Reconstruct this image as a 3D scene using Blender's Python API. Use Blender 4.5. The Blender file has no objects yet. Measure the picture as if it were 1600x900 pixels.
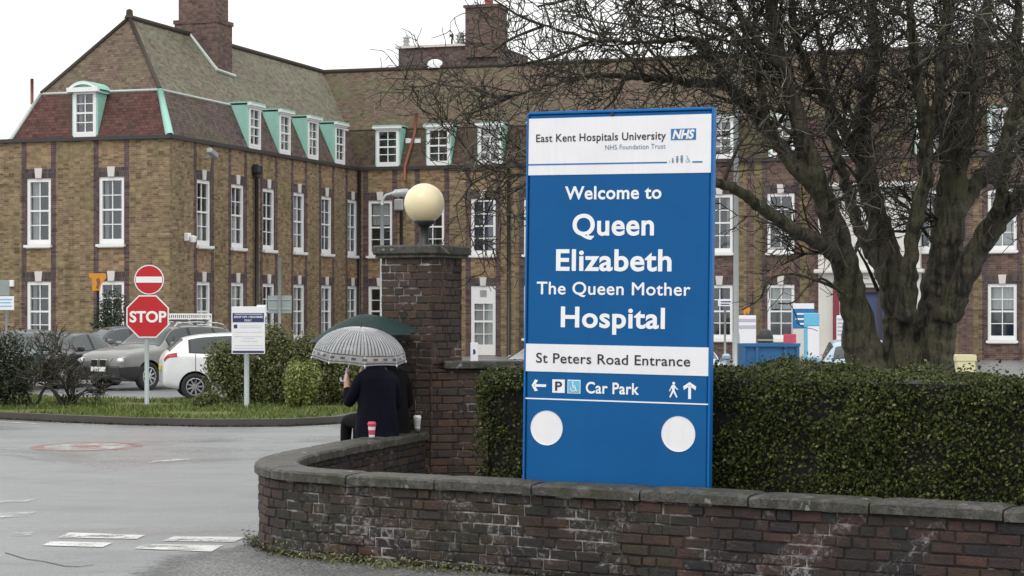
import bpy, math, random
import numpy as np
from mathutils import Vector, Matrix

random.seed(7)
RNG = np.random.default_rng(11)
R = math.radians
S = bpy.context.scene
COL = S.collection

# ------------------------------------------------------------------ camera, sky, sun, exposure
F, CX, HY, EYE = 3170.0, 800.0, 484.0, 2.0          # focal length in photo pixels, principal column, horizon row, eye height
cam_d = bpy.data.cameras.new('camera')
cam_d.sensor_width = 36
cam_d.lens = F / 1600 * 36
cam_d.shift_y = (HY - 450) / 1600
cam_d.clip_start = 0.1
cam_d.clip_end = 3000
cam = bpy.data.objects.new('camera', cam_d)
cam.location = (0, 0, EYE)
cam.rotation_euler = (R(90), 0, 0)
COL.objects.link(cam)
S.camera = cam

SUN_EL, SUN_AZ = 52, 205
world = bpy.data.worlds.new('World')
S.world = world
world.use_nodes = True
wn, wl = world.node_tree.nodes, world.node_tree.links
wn.clear()
wo = wn.new('ShaderNodeOutputWorld')
bg = wn.new('ShaderNodeBackground')
sky = wn.new('ShaderNodeTexSky')
sky.sky_type = 'NISHITA'
sky.sun_disc = False
sky.sun_elevation = R(SUN_EL)
sky.sun_rotation = R(SUN_AZ)
hs = wn.new('ShaderNodeHueSaturation')
hs.inputs['Saturation'].default_value = 0.15
geo = wn.new('ShaderNodeTexCoord')
sep = wn.new('ShaderNodeSeparateXYZ')
mr = wn.new('ShaderNodeMapRange')
mr.inputs['From Min'].default_value = 0.0
mr.inputs['From Max'].default_value = 1.0
mr.inputs['To Min'].default_value = 9.6
mr.inputs['To Max'].default_value = 15.5
cmb = wn.new('ShaderNodeCombineXYZ')
mx = wn.new('ShaderNodeMix')
mx.data_type = 'RGBA'
mx.inputs[0].default_value = 0.9                      # thick overcast in front of the blue sky
wl.new(geo.outputs['Generated'], sep.inputs[0])
wl.new(sep.outputs['Z'], mr.inputs['Value'])
for k in range(3):
    wl.new(mr.outputs[0], cmb.inputs[k])
wl.new(sky.outputs[0], hs.inputs['Color'])
wl.new(hs.outputs[0], mx.inputs[6])
wl.new(cmb.outputs[0], mx.inputs[7])
wl.new(mx.outputs[2], bg.inputs['Color'])
bg.inputs['Strength'].default_value = 0.12
wl.new(bg.outputs[0], wo.inputs['Surface'])

sun_d = bpy.data.lights.new('sun', 'SUN')
sun_d.energy = 0.9
sun_d.angle = R(25)
sun_d.color = (1, 0.97, 0.93)
sun = bpy.data.objects.new('sun', sun_d)
_az, _el = R(SUN_AZ), R(SUN_EL)
_dir = Vector((math.sin(_az) * math.cos(_el), math.cos(_az) * math.cos(_el), math.sin(_el)))
sun.rotation_euler = _dir.to_track_quat('Z', 'Y').to_euler()
COL.objects.link(sun)

S.view_settings.view_transform = 'Standard'
S.view_settings.look = 'None'
S.view_settings.exposure = 0.0
S.view_settings.gamma = 1
S.view_settings.use_curve_mapping = False


# ------------------------------------------------------------------ helpers
def gp(x, y, z=0.0):
    """point at height z seen at photo pixel x, y"""
    d = (EYE - z) * F / (y - HY)
    return Vector(((x - CX) / F * d, d, z))


def dp(x, y, d):
    """point at distance d seen at photo pixel x, y"""
    return Vector(((x - CX) / F * d, d, EYE + (HY - y) / F * d))


WM = {}


def wmat(o):
    return WM.get(o.name, Matrix.Identity(4)) if o is not None else Matrix.Identity(4)


def tag(o, label=None, cat=None, group=None, kind=None):
    if label: o['label'] = label
    if cat: o['category'] = cat
    if group: o['group'] = group
    if kind: o['kind'] = kind
    return o


def thing(name, label, cat, loc=(0, 0, 0), rz=0.0, group=None, mat4=None):
    o = bpy.data.objects.new(name, None)
    o.empty_display_size = 0.2
    COL.objects.link(o)
    M = mat4 if mat4 is not None else Matrix.Translation(Vector(loc)) @ Matrix.Rotation(rz, 4, 'Z')
    o.location = M.to_translation()
    o.rotation_euler = M.to_euler()
    WM[o.name] = M
    tag(o, label, cat, group)
    return o


def link(name, me, parent=None, M=None):
    o = bpy.data.objects.new(name, me)
    COL.objects.link(o)
    if parent is not None:
        o.parent = parent
    if M is not None:
        o.location = M.to_translation()
        o.rotation_euler = M.to_euler()
    WM[o.name] = wmat(parent) @ (M if M is not None else Matrix.Identity(4))
    return o


class MB:
    """collects faces and builds ONE mesh object"""
    def __init__(s):
        s.v, s.f, s.m, s.uv = [], [], [], []

    def poly(s, pts, mi=0, uv=None):
        b = len(s.v)
        s.v.extend([tuple(p) for p in pts])
        s.f.append(tuple(range(b, b + len(pts))))
        s.m.append(mi)
        s.uv.append(uv)

    def raw(s, vs, fs, mi=0):
        b = len(s.v)
        s.v.extend([tuple(p) for p in vs])
        for f in fs:
            s.f.append(tuple(b + k for k in f))
            s.m.append(mi)
            s.uv.append(None)

    def box(s, c, d, M=None, mi=0, bev=0.0):
        hx, hy, hz = d[0] / 2, d[1] / 2, d[2] / 2
        c = Vector(c)
        if bev <= 0:
            vs = [Vector((x, y, z)) for x in (-hx, hx) for y in (-hy, hy) for z in (-hz, hz)]
            fs = [(0, 1, 3, 2), (4, 6, 7, 5), (0, 4, 5, 1), (2, 3, 7, 6), (0, 2, 6, 4), (1, 5, 7, 3)]
        else:
            b = bev
            vs, idx = [], {}
            for sx in (-1, 1):
                for sy in (-1, 1):
                    for sz in (-1, 1):
                        for ax in range(3):
                            p = [sx * (hx - b), sy * (hy - b), sz * (hz - b)]
                            p[ax] = (sx, sy, sz)[ax] * (hx, hy, hz)[ax]
                            idx[(sx, sy, sz, ax)] = len(vs)
                            vs.append(Vector(p))
            fs = []
            for ax in range(3):
                a, c2 = (ax + 1) % 3, (ax + 2) % 3
                for sg in (-1, 1):
                    q = []
                    for (i, j) in ((-1, -1), (1, -1), (1, 1), (-1, 1)):
                        k = [0, 0, 0]
                        k[ax], k[a], k[c2] = sg, i, j
                        q.append(idx[(k[0], k[1], k[2], ax)])
                    fs.append(tuple(q if sg > 0 else q[::-1]))
                for i in (-1, 1):
                    for j in (-1, 1):
                        k0, k1 = [0, 0, 0], [0, 0, 0]
                        k0[ax], k1[ax] = -1, 1
                        k0[a] = k1[a] = i
                        k0[c2] = k1[c2] = j
                        q = [idx[(*k0, a)], idx[(*k1, a)], idx[(*k1, c2)], idx[(*k0, c2)]]
                        fs.append(tuple(q if i * j < 0 else q[::-1]))
            for sx in (-1, 1):
                for sy in (-1, 1):
                    for sz in (-1, 1):
                        q = [idx[(sx, sy, sz, ax)] for ax in range(3)]
                        fs.append(tuple(q if sx * sy * sz > 0 else q[::-1]))
        if M is not None:
            vs = [M @ p for p in vs]
        s.raw([p + c for p in vs], fs, mi)

    def tube(s, pts, rad, n=8, mi=0, caps=True):
        P = np.array([tuple(p) for p in pts], float)
        r = np.full(len(P), rad, float) if np.isscalar(rad) else np.array(rad, float)
        V, Fq = tube_arrays(P, r, n)
        b = len(s.v)
        s.v.extend(map(tuple, V))
        for f in Fq:
            s.f.append(tuple(int(k) + b for k in f)); s.m.append(mi); s.uv.append(None)
        if caps:
            s.f.append(tuple(range(b + n - 1, b - 1, -1))); s.m.append(mi); s.uv.append(None)
            e = b + (len(P) - 1) * n
            s.f.append(tuple(range(e, e + n))); s.m.append(mi); s.uv.append(None)

    def lathe(s, prof, n=24, c=(0, 0, 0), M=None, mi=0, uvs=False):
        c = Vector(c)
        rings = []
        for (r, z) in prof:
            ring = []
            for k in range(n):
                a = 2 * math.pi * k / n
                p = Vector((r * math.cos(a), r * math.sin(a), z))
                ring.append((M @ p if M is not None else p) + c)
            rings.append(ring)
        b = len(s.v)
        for ring in rings:
            s.v.extend([tuple(p) for p in ring])
        L = len(prof)
        for i in range(L - 1):
            for k in range(n):
                k2 = (k + 1) % n
                s.f.append((b + i * n + k, b + i * n + k2, b + (i + 1) * n + k2, b + (i + 1) * n + k))
                s.m.append(mi)
                if uvs:
                    s.uv.append([(k / n, i / (L - 1)), ((k + 1) / n, i / (L - 1)), ((k + 1) / n, (i + 1) / (L - 1)), (k / n, (i + 1) / (L - 1))])
                else:
                    s.uv.append(None)

    def prism(s, outline, z0, z1, M=None, mi=0):
        n = len(outline)
        vs = [Vector((x, y, z0)) for x, y in outline] + [Vector((x, y, z1)) for x, y in outline]
        if M is not None: vs = [M @ p for p in vs]
        fs = [tuple(range(n - 1, -1, -1)), tuple(range(n, 2 * n))]
        for k in range(n):
            k2 = (k + 1) % n
            fs.append((k, k2, n + k2, n + k))
        s.raw(vs, fs, mi)

    def scale(s, k):
        s.v = [(a * k, b * k, c * k) for a, b, c in s.v]
        return s

    def mesh(s, name, mats, smooth=False, Minv=None, autouv=False):
        me = bpy.data.meshes.new(name)
        vs = s.v if Minv is None else [tuple(Minv @ Vector(p)) for p in s.v]
        me.from_pydata(vs, [], s.f)
        mats = mats if isinstance(mats, (list, tuple)) else [mats]
        for m in mats: me.materials.append(m)
        if len(mats) > 1:
            me.polygons.foreach_set('material_index', s.m)
        if smooth:
            me.polygons.foreach_set('use_smooth', [True] * len(s.f))
        if autouv or any(u is not None for u in s.uv):
            ul = me.uv_layers.new(name='UVMap')
            co = [Vector(p) for p in s.v]
            buf = []
            for f, u in zip(s.f, s.uv):
                if u is not None:
                    for q in u: buf += [q[0], q[1]]
                    continue
                n = Vector((0, 0, 0))
                for i in range(1, len(f) - 1):
                    n += (co[f[i]] - co[f[0]]).cross(co[f[i + 1]] - co[f[0]])
                n = n.normalized() if n.length > 1e-12 else Vector((0, 0, 1))
                if abs(n.z) > 0.97:
                    for i in f: buf += [co[i].x, co[i].y]
                else:
                    t = Vector((0, 0, 1)).cross(n).normalized()
                    bt = n.cross(t)
                    for i in f: buf += [co[i].dot(t), co[i].dot(bt)]
            ul.data.foreach_set('uv', buf)
        me.update()
        return me

    def build(s, name, mats, parent=None, smooth=False, local=False, autouv=False, M=None):
        """local=False: vertices were given in world space"""
        Minv = None
        if parent is not None and not local:
            Minv = wmat(parent).inverted()
        return link(name, s.mesh(name, mats, smooth, Minv, autouv), parent, M)


def tube_arrays(P, r, n):
    T = np.gradient(P, axis=0) if len(P) > 2 else np.repeat((P[1:] - P[:1]), 2, axis=0)
    T /= np.linalg.norm(T, axis=1, keepdims=True) + 1e-12
    ref = np.array([0.0, 0.0, 1.0]) if abs(T[0, 2]) < 0.8 else np.array([1.0, 0.0, 0.0])
    U = np.cross(T, ref); U /= np.linalg.norm(U, axis=1, keepdims=True) + 1e-12
    W = np.cross(T, U)
    a = np.arange(n) * 2 * np.pi / n
    V = P[:, None, :] + r[:, None, None] * (np.cos(a)[None, :, None] * U[:, None, :] + np.sin(a)[None, :, None] * W[:, None, :])
    m = len(P)
    i = np.arange(m - 1)[:, None] * n
    k = np.arange(n)[None, :]
    k2 = (k + 1) % n
    Fq = np.stack([i + k, i + n + k, i + n + k2, i + k2], axis=-1).reshape(-1, 4)
    return V.reshape(-1, 3), Fq


def quad_mesh(name, V, Fq, mats, smooth=False):
    me = bpy.data.meshes.new(name)
    me.vertices.add(len(V))
    me.vertices.foreach_set('co', np.asarray(V, np.float32).ravel())
    me.loops.add(len(Fq) * 4)
    me.loops.foreach_set('vertex_index', np.asarray(Fq, np.int32).ravel())
    me.polygons.add(len(Fq))
    me.polygons.foreach_set('loop_start', np.arange(0, len(Fq) * 4, 4, dtype=np.int32))
    if smooth:
        me.polygons.foreach_set('use_smooth', np.ones(len(Fq), bool))
    for m in (mats if isinstance(mats, (list, tuple)) else [mats]):
        me.materials.append(m)
    me.update(calc_edges=True)
    me.validate()
    return me


def many_tubes(name, paths, n, mat, parent=None, smooth=True):
    Vs, Fs, b = [], [], 0
    for P, r in paths:
        V, Fq = tube_arrays(np.asarray(P, float), np.asarray(r, float), n)
        Vs.append(V); Fs.append(Fq + b); b += len(V)
    V = np.concatenate(Vs)
    if parent is not None:
        Mi = np.array(wmat(parent).inverted())
        V = V @ Mi[:3, :3].T + Mi[:3, 3]
    return link(name, quad_mesh(name, V, np.concatenate(Fs), mat, smooth), parent)


def leaves(name, P, Nn, size, mat, parent=None, spread=0.9, ratio=0.5, up=0.0):
    """one mesh of small folded leaves at points P facing roughly along Nn"""
    n = len(P)
    d = Nn + spread * RNG.normal(size=(n, 3))
    d[:, 2] += up
    d /= np.linalg.norm(d, axis=1, keepdims=True)
    rv = RNG.normal(size=(n, 3))
    a = np.cross(d, rv); a /= np.linalg.norm(a, axis=1, keepdims=True)
    b = np.cross(d, a)
    L = (size * RNG.uniform(0.6, 1.25, n))[:, None]
    Wd = L * ratio * 0.5
    V = np.stack([P - a * L * 0.5, P + b * Wd + d * L * 0.08, P + a * L * 0.5, P - b * Wd + d * L * 0.08], axis=1).reshape(-1, 3)
    if parent is not None:
        Mi = np.array(wmat(parent).inverted())
        V = V @ Mi[:3, :3].T + Mi[:3, 3]
    Fq = np.arange(n * 4).reshape(-1, 4)
    return link(name, quad_mesh(name, V, Fq, mat), parent)


# ------------------------------------------------------------------ materials
class NT:
    def __init__(s, name):
        s.mat = bpy.data.materials.new(name)
        s.mat.use_nodes = True
        s.t = s.mat.node_tree
        s.t.nodes.clear()
        s.out = s.t.nodes.new('ShaderNodeOutputMaterial')
        s.b = s.t.nodes.new('ShaderNodeBsdfPrincipled')
        s.t.links.new(s.b.outputs[0], s.out.inputs['Surface'])
        s._co = None

    def n(s, kind, **kw):
        nd = s.t.nodes.new('ShaderNode' + kind)
        for k, v in kw.items():
            setattr(nd, k, v)
        return nd

    def l(s, a, b):
        s.t.links.new(a, b)

    def co(s, which='Object'):
        if s._co is None: s._co = s.n('TexCoord')
        return s._co.outputs[which]

    def noise(s, scale, detail=4, rough=0.6, vec=None, dist=0.0):
        nd = s.n('TexNoise')
        nd.inputs['Scale'].default_value = scale
        nd.inputs['Detail'].default_value = detail
        nd.inputs['Roughness'].default_value = rough
        nd.inputs['Distortion'].default_value = dist
        s.l(vec if vec is not None else s.co(), nd.inputs['Vector'])
        return nd.outputs['Fac']

    def ramp(s, fac, stops):
        nd = s.n('ValToRGB')
        cr = nd.color_ramp
        while len(cr.elements) > 1: cr.elements.remove(cr.elements[-1])
        for i, (p, c) in enumerate(stops):
            e = cr.elements[0] if i == 0 else cr.elements.new(p)
            e.position = p
            e.color = (*c, 1) if len(c) == 3 else c
        s.l(fac, nd.inputs[0])
        return nd.outputs[0]

    def step(s, fac, a, b):
        nd = s.n('MapRange')
        nd.inputs['From Min'].default_value = a
        nd.inputs['From Max'].default_value = b
        s.l(fac, nd.inputs['Value'])
        return nd.outputs[0]

    def mix(s, fac, a, b, mode='MIX'):
        nd = s.n('Mix', data_type='RGBA', blend_type=mode)
        for sock, v in ((nd.inputs[0], fac), (nd.inputs[6], a), (nd.inputs[7], b)):
            if hasattr(v, 'is_output'): s.l(v, sock)
            elif isinstance(v, (int, float)): sock.default_value = v
            else: sock.default_value = (*v, 1)
        return nd.outputs[2]

    def math(s, op, a, b=0.0):
        nd = s.n('Math', operation=op)
        for sock, v in ((nd.inputs[0], a), (nd.inputs[1], b)):
            if hasattr(v, 'is_output'): s.l(v, sock)
            else: sock.default_value = v
        return nd.outputs[0]

    def set(s, color=None, rough=None, metal=None, spec=None, bump=None, bstr=0.3, bdist=0.01, **kw):
        def put(k, v):
            if v is None: return
            sock = s.b.inputs[k]
            if hasattr(v, 'is_output'): s.l(v, sock)
            elif isinstance(v, (tuple, list)): sock.default_value = (*v, 1) if len(sock.default_value) == 4 else v
            else: sock.default_value = v
        put('Base Color', color); put('Roughness', rough); put('Metallic', metal); put('Specular IOR Level', spec)
        for k, v in kw.items(): put(k.replace('_', ' '), v)
        if bump is not None:
            bn = s.n('Bump')
            bn.inputs['Strength'].default_value = bstr
            bn.inputs['Distance'].default_value = bdist
            s.l(bump, bn.inputs['Height'])
            s.l(bn.outputs[0], s.b.inputs['Normal'])
        return s.mat


def plain(name, c, rough=0.5, metal=0.0, spec=0.5, var=0.12, scale=6.0, **kw):
    t = NT(name)
    f = t.noise(scale, 5)
    c2 = tuple(min(1, x * (1 - var)) for x in c)
    c3 = tuple(min(1, x * (1 + var)) for x in c)
    return t.set(t.mix(f, c2, c3), rough, metal, spec, **kw)


def brick_mat(name, c1, c2, mortar, patch, bw=0.225, bh=0.075, ms=0.009, stain=0.35, rough=0.85, patch_amt=0.6):
    """small brickwork seen from afar, laid out in metres on the UV map"""
    t = NT(name)
    br = t.n('TexBrick')
    br.inputs['Scale'].default_value = 1
    br.inputs['Brick Width'].default_value = bw
    br.inputs['Row Height'].default_value = bh
    br.inputs['Mortar Size'].default_value = ms
    br.inputs['Mortar Smooth'].default_value = 0.3
    br.inputs['Color1'].default_value = (*c1, 1)
    br.inputs['Color2'].default_value = (*c2, 1)
    br.inputs['Mortar'].default_value = (*mortar, 1)
    uv = t.co('UV')
    t.l(uv, br.inputs['Vector'])
    big = t.noise(0.45, 5, 0.65, vec=uv)
    med = t.noise(5.0, 3, 0.6, vec=uv)
    c = t.mix(t.math('MULTIPLY', t.step(big, 0.42, 0.62), patch_amt), br.outputs['Color'], patch)
    c = t.mix(t.math('MULTIPLY', t.step(med, 0.35, 0.75), stain), c, (0.32, 0.29, 0.26), 'MULTIPLY')
    ms2 = t.n('Mapping')
    ms2.inputs['Scale'].default_value = (1.5, 0.16, 1)
    t.l(uv, ms2.inputs['Vector'])
    strk = t.noise(1.0, 5, 0.7, vec=ms2.outputs[0], dist=0.3)
    c = t.mix(t.math('MULTIPLY', t.step(strk, 0.50, 0.68), 0.45), c, (0.45, 0.44, 0.42), 'MULTIPLY')
    mp = t.n('Mapping')
    mp.inputs['Scale'].default_value = (1 / bw, 1 / bh, 1)
    t.l(uv, mp.inputs['Vector'])
    fl = t.n('VectorMath', operation='FLOOR')
    t.l(mp.outputs[0], fl.inputs[0])
    wn_ = t.n('TexWhiteNoise', noise_dimensions='2D')
    t.l(fl.outputs[0], wn_.inputs['Vector'])
    c = t.mix(1.0, c, t.ramp(wn_.outputs['Value'], [(0, (0.52, 0.50, 0.51)), (0.2, (0.78, 0.77, 0.77)), (0.75, (0.98, 0.98, 0.98)), (1, (1.2, 1.16, 1.12))]), 'MULTIPLY')
    return t.set(c, rough, 0, 0.25, bump=br.outputs['Fac'], bstr=-0.4, bdist=0.01)


def tile_mat(name, c1, c2, gap, moss, moss_amt, lo=0.45, hi=0.62, row=0.12):
    t = NT(name)
    br = t.n('TexBrick')
    br.inputs['Scale'].default_value = 1
    br.inputs['Brick Width'].default_value = 0.18
    br.inputs['Row Height'].default_value = row
    br.inputs['Mortar Size'].default_value = 0.011
    br.inputs['Mortar Smooth'].default_value = 0.5
    br.inputs['Color1'].default_value = (*c1, 1)
    br.inputs['Color2'].default_value = (*c2, 1)
    br.inputs['Mortar'].default_value = (*gap, 1)
    uv = t.co('UV')
    t.l(uv, br.inputs['Vector'])
    n1 = t.noise(0.42, 7, 0.75, vec=uv, dist=1.2)
    n2 = t.noise(3.5, 4, 0.7, vec=uv)
    m = t.step(t.math('ADD', t.math('MULTIPLY', n1, 0.75), t.math('MULTIPLY', n2, 0.25)), lo, hi)
    c = t.mix(t.math('MULTIPLY', m, moss_amt), br.outputs['Color'], moss)
    c = t.mix(t.math('MULTIPLY', t.step(n2, 0.45, 0.75), 0.45), c, (0.42, 0.42, 0.42), 'MULTIPLY')
    mp = t.n('Mapping')
    mp.inputs['Scale'].default_value = (1 / 0.18, 1 / row, 1)
    t.l(uv, mp.inputs['Vector'])
    fl = t.n('VectorMath', operation='FLOOR')
    t.l(mp.outputs[0], fl.inputs[0])
    wn_ = t.n('TexWhiteNoise', noise_dimensions='2D')
    t.l(fl.outputs[0], wn_.inputs['Vector'])
    c = t.mix(1.0, c, t.ramp(wn_.outputs['Value'], [(0, (0.58, 0.56, 0.56)), (0.3, (0.85, 0.85, 0.85)), (0.8, (1.0, 1.0, 1.0)), (1, (1.2, 1.16, 1.12))]), 'MULTIPLY')
    return t.set(c, 0.8, 0, 0.3, bump=br.outputs['Fac'], bstr=-0.5, bdist=0.02)


def leaf_mat(name, stops, rough=0.45, spec=0.4):
    t = NT(name)
    g = t.n('NewGeometry')
    c = t.ramp(g.outputs['Random Per Island'], stops)
    t.set(c, rough, 0, spec)
    tr = t.n('BsdfTranslucent')
    t.l(c, tr.inputs['Color'])
    ms = t.n('MixShader')
    ms.inputs[0].default_value = 0.2
    t.l(t.b.outputs[0], ms.inputs[1])
    t.l(tr.outputs[0], ms.inputs[2])
    t.l(ms.outputs[0], t.out.inputs['Surface'])
    return t.mat


def glass_mat(name, tint=(0.9, 0.95, 0.95), gloss=0.12, body=None):
    t = NT(name)
    tr = t.n('BsdfTransparent')
    tr.inputs[0].default_value = (*tint, 1)
    gl = t.n('BsdfGlossy')
    gl.inputs['Roughness'].default_value = 0.03
    gl.inputs['Color'].default_value = (0.85, 0.9, 0.95, 1)
    lw = t.n('LayerWeight')
    lw.inputs['Blend'].default_value = 0.35
    f = t.math('ADD', t.math('MULTIPLY', lw.outputs['Fresnel'], 0.7), gloss)
    ms = t.n('MixShader')
    t.l(f, ms.inputs[0])
    t.l(tr.outputs[0], ms.inputs[1])
    t.l(gl.outputs[0], ms.inputs[2])
    t.l(ms.outputs[0], t.out.inputs['Surface'])
    return t.mat


M_ = {}
M_['brick_stock'] = brick_mat('stock_brick', (0.255, 0.155, 0.092), (0.300, 0.235, 0.130), (0.34, 0.295, 0.225), (0.25, 0.208, 0.110), stain=0.55, patch_amt=0.7)
M_['brick_panel'] = brick_mat('panel_brick', (0.31, 0.18, 0.11), (0.32, 0.235, 0.135), (0.32, 0.265, 0.195), (0.29, 0.235, 0.115), stain=0.4)
M_['brick_purple'] = brick_mat('purple_brick', (0.115, 0.070, 0.068), (0.15, 0.095, 0.09), (0.20, 0.165, 0.15), (0.10, 0.075, 0.085), stain=0.5)
M_['brick_red'] = brick_mat('red_brown_brick', (0.165, 0.098, 0.080), (0.125, 0.082, 0.075), (0.24, 0.205, 0.18), (0.18, 0.12, 0.095), stain=0.5)
M_['brick_olive'] = brick_mat('olive_brick', (0.215, 0.155, 0.085), (0.235, 0.185, 0.10), (0.26, 0.22, 0.16), (0.18, 0.15, 0.085), stain=0.5)
M_['brick_chimney'] = brick_mat('chimney_brick', (0.165, 0.10, 0.085), (0.20, 0.13, 0.105), (0.20, 0.17, 0.14), (0.13, 0.10, 0.105), stain=0.6)
M_['brick_grey'] = brick_mat('grey_brick', (0.11, 0.095, 0.088), (0.15, 0.125, 0.115), (0.19, 0.17, 0.16), (0.16, 0.095, 0.085), stain=0.5)
M_['soldier'] = brick_mat('soldier_brick', (0.075, 0.058, 0.062), (0.115, 0.082, 0.082), (0.18, 0.15, 0.14), (0.09, 0.07, 0.075), bw=0.075, bh=0.225, stain=0.4)
M_['tile_brown'] = tile_mat('brown_tiles', (0.145, 0.098, 0.074), (0.18, 0.125, 0.096), (0.07, 0.05, 0.04), (0.135, 0.125, 0.075), 0.7)
M_['tile_moss'] = tile_mat('mossy_tiles', (0.150, 0.118, 0.088), (0.205, 0.172, 0.135), (0.08, 0.07, 0.05), (0.175, 0.185, 0.125), 0.85, 0.40, 0.58)
M_['tile_main'] = tile_mat('main_tiles', (0.118, 0.080, 0.057), (0.158, 0.114, 0.084), (0.055, 0.04, 0.03), (0.105, 0.110, 0.052), 0.85, 0.47, 0.60)
M_['tile_red'] = tile_mat('red_tiles', (0.108, 0.044, 0.038), (0.140, 0.062, 0.053), (0.045, 0.02, 0.018), (0.085, 0.055, 0.045), 0.6)
M_['tile_dark'] = tile_mat('dark_tiles', (0.10, 0.068, 0.062), (0.145, 0.105, 0.098), (0.05, 0.036, 0.032), (0.11, 0.12, 0.06), 0.55)
M_['tile_mainlow'] = tile_mat('dark_red_tiles', (0.075, 0.042, 0.036), (0.11, 0.065, 0.055), (0.04, 0.022, 0.02), (0.085, 0.10, 0.04), 0.75)
M_['copper'] = plain('verdigris_copper', (0.30, 0.56, 0.47), 0.6, var=0.2, scale=3)
M_['lead'] = plain('pale_flashing', (0.50, 0.55, 0.52), 0.5, var=0.15)
M_['white_paint'] = plain('white_window_paint', (0.80, 0.80, 0.79), 0.45, var=0.06, scale=4)
M_['stone_key'] = plain('pale_stone', (0.62, 0.59, 0.56), 0.8, var=0.1)
M_['stone_bay'] = plain('cream_stone', (0.66, 0.64, 0.60), 0.8, var=0.1, scale=2)
M_['gutter'] = plain('black_gutter', (0.035, 0.033, 0.033), 0.5)
M_['dark_iron'] = plain('black_iron', (0.022, 0.021, 0.022), 0.45)
M_['rust_pipe'] = plain('red_brown_pipe', (0.24, 0.075, 0.045), 0.6)
M_['glass'] = glass_mat('window_glass', gloss=0.10)
M_['room'] = plain('dim_room', (0.2, 0.195, 0.19), 0.9)
M_['curtain'] = plain('net_curtain', (0.62, 0.61, 0.60), 0.9, var=0.15, scale=9)
M_['blind'] = plain('blue_blind', (0.06, 0.075, 0.15), 0.8)
M_['door_white'] = plain('white_door', (0.78, 0.78, 0.77), 0.45, var=0.05)
M_['maroon'] = plain('maroon_paint', (0.21, 0.028, 0.045), 0.5)
M_['grey_metal'] = plain('grey_galvanised', (0.36, 0.38, 0.38), 0.45, 0.3, var=0.1)
M_['grey_green'] = plain('grey_sign_back', (0.27, 0.32, 0.31), 0.5, 0.2)
M_['post_grey'] = plain('grey_post', (0.33, 0.37, 0.37), 0.5, 0.1)
M_['black'] = plain('matt_black', (0.02, 0.02, 0.022), 0.6)

# blue sign
t = NT('sign_blue')
f = t.noise(1.6, 4)
f2 = t.noise(9, 5, 0.7)
c = t.mix(t.step(f, 0.3, 0.7), (0.0010, 0.086, 0.262), (0.0016, 0.100, 0.295))
c = t.mix(t.math('MULTIPLY', t.step(f2, 0.6, 0.8), 0.12), c, (0.10, 0.18, 0.32))
mp = t.n('Mapping'); mp.inputs['Scale'].default_value = (16, 16, 0.9); t.l(t.co(), mp.inputs['Vector'])
c = t.mix(t.math('MULTIPLY', t.step(t.noise(1, 5, .7, vec=mp.outputs[0]), .54, .72), .22), c, (0.012, 0.075, 0.18))
M_['sign_blue'] = t.set(c, t.mix(f2, (0.35,) * 3, (0.55,) * 3), 0, 0.22)
M_['sign_edge'] = plain('sign_edge_blue', (0.008, 0.135, 0.40), 0.45, 0, 0.25)
t = NT('sign_white')
f = t.noise(3.0, 5)
f2 = t.noise(14.0, 4)
c = t.mix(t.step(f, 0.35, 0.7), (0.78, 0.78, 0.80), (0.84, 0.84, 0.86))
c = t.mix(t.math('MULTIPLY', t.step(f2, 0.62, 0.8), 0.15), c, (0.55, 0.56, 0.58))
mp = t.n('Mapping'); mp.inputs['Scale'].default_value = (16, 16, 0.9); t.l(t.co(), mp.inputs['Vector'])
c = t.mix(t.math('MULTIPLY', t.step(t.noise(1, 5, .7, vec=mp.outputs[0]), .52, .72), .18), c, (0.55, 0.56, 0.55))
M_['sign_white'] = t.set(c, 0.35, 0, 0.4)
M_['letter_white'] = plain('white_vinyl', (0.84, 0.85, 0.87), 0.4, var=0.04)
M_['letter_dark'] = plain('dark_vinyl', (0.018, 0.02, 0.032), 0.45)
M_['letter_grey'] = plain('grey_blue_vinyl', (0.16, 0.22, 0.32), 0.45)
M_['nhs_blue'] = plain('logo_blue', (0.012, 0.155, 0.39), 0.4)
M_['icon_cyan'] = plain('pale_blue_vinyl', (0.14, 0.47, 0.68), 0.4)
M_['sign_red'] = plain('sign_red', (0.50, 0.006, 0.012), 0.35, var=0.06)
M_['navy'] = plain('navy_vinyl', (0.022, 0.033, 0.13), 0.4)
M_['notice_white'] = plain('notice_white', (0.80, 0.80, 0.84), 0.4, var=0.04)
M_['faint_line'] = plain('faint_grey_print', (0.48, 0.48, 0.55), 0.5)

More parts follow.
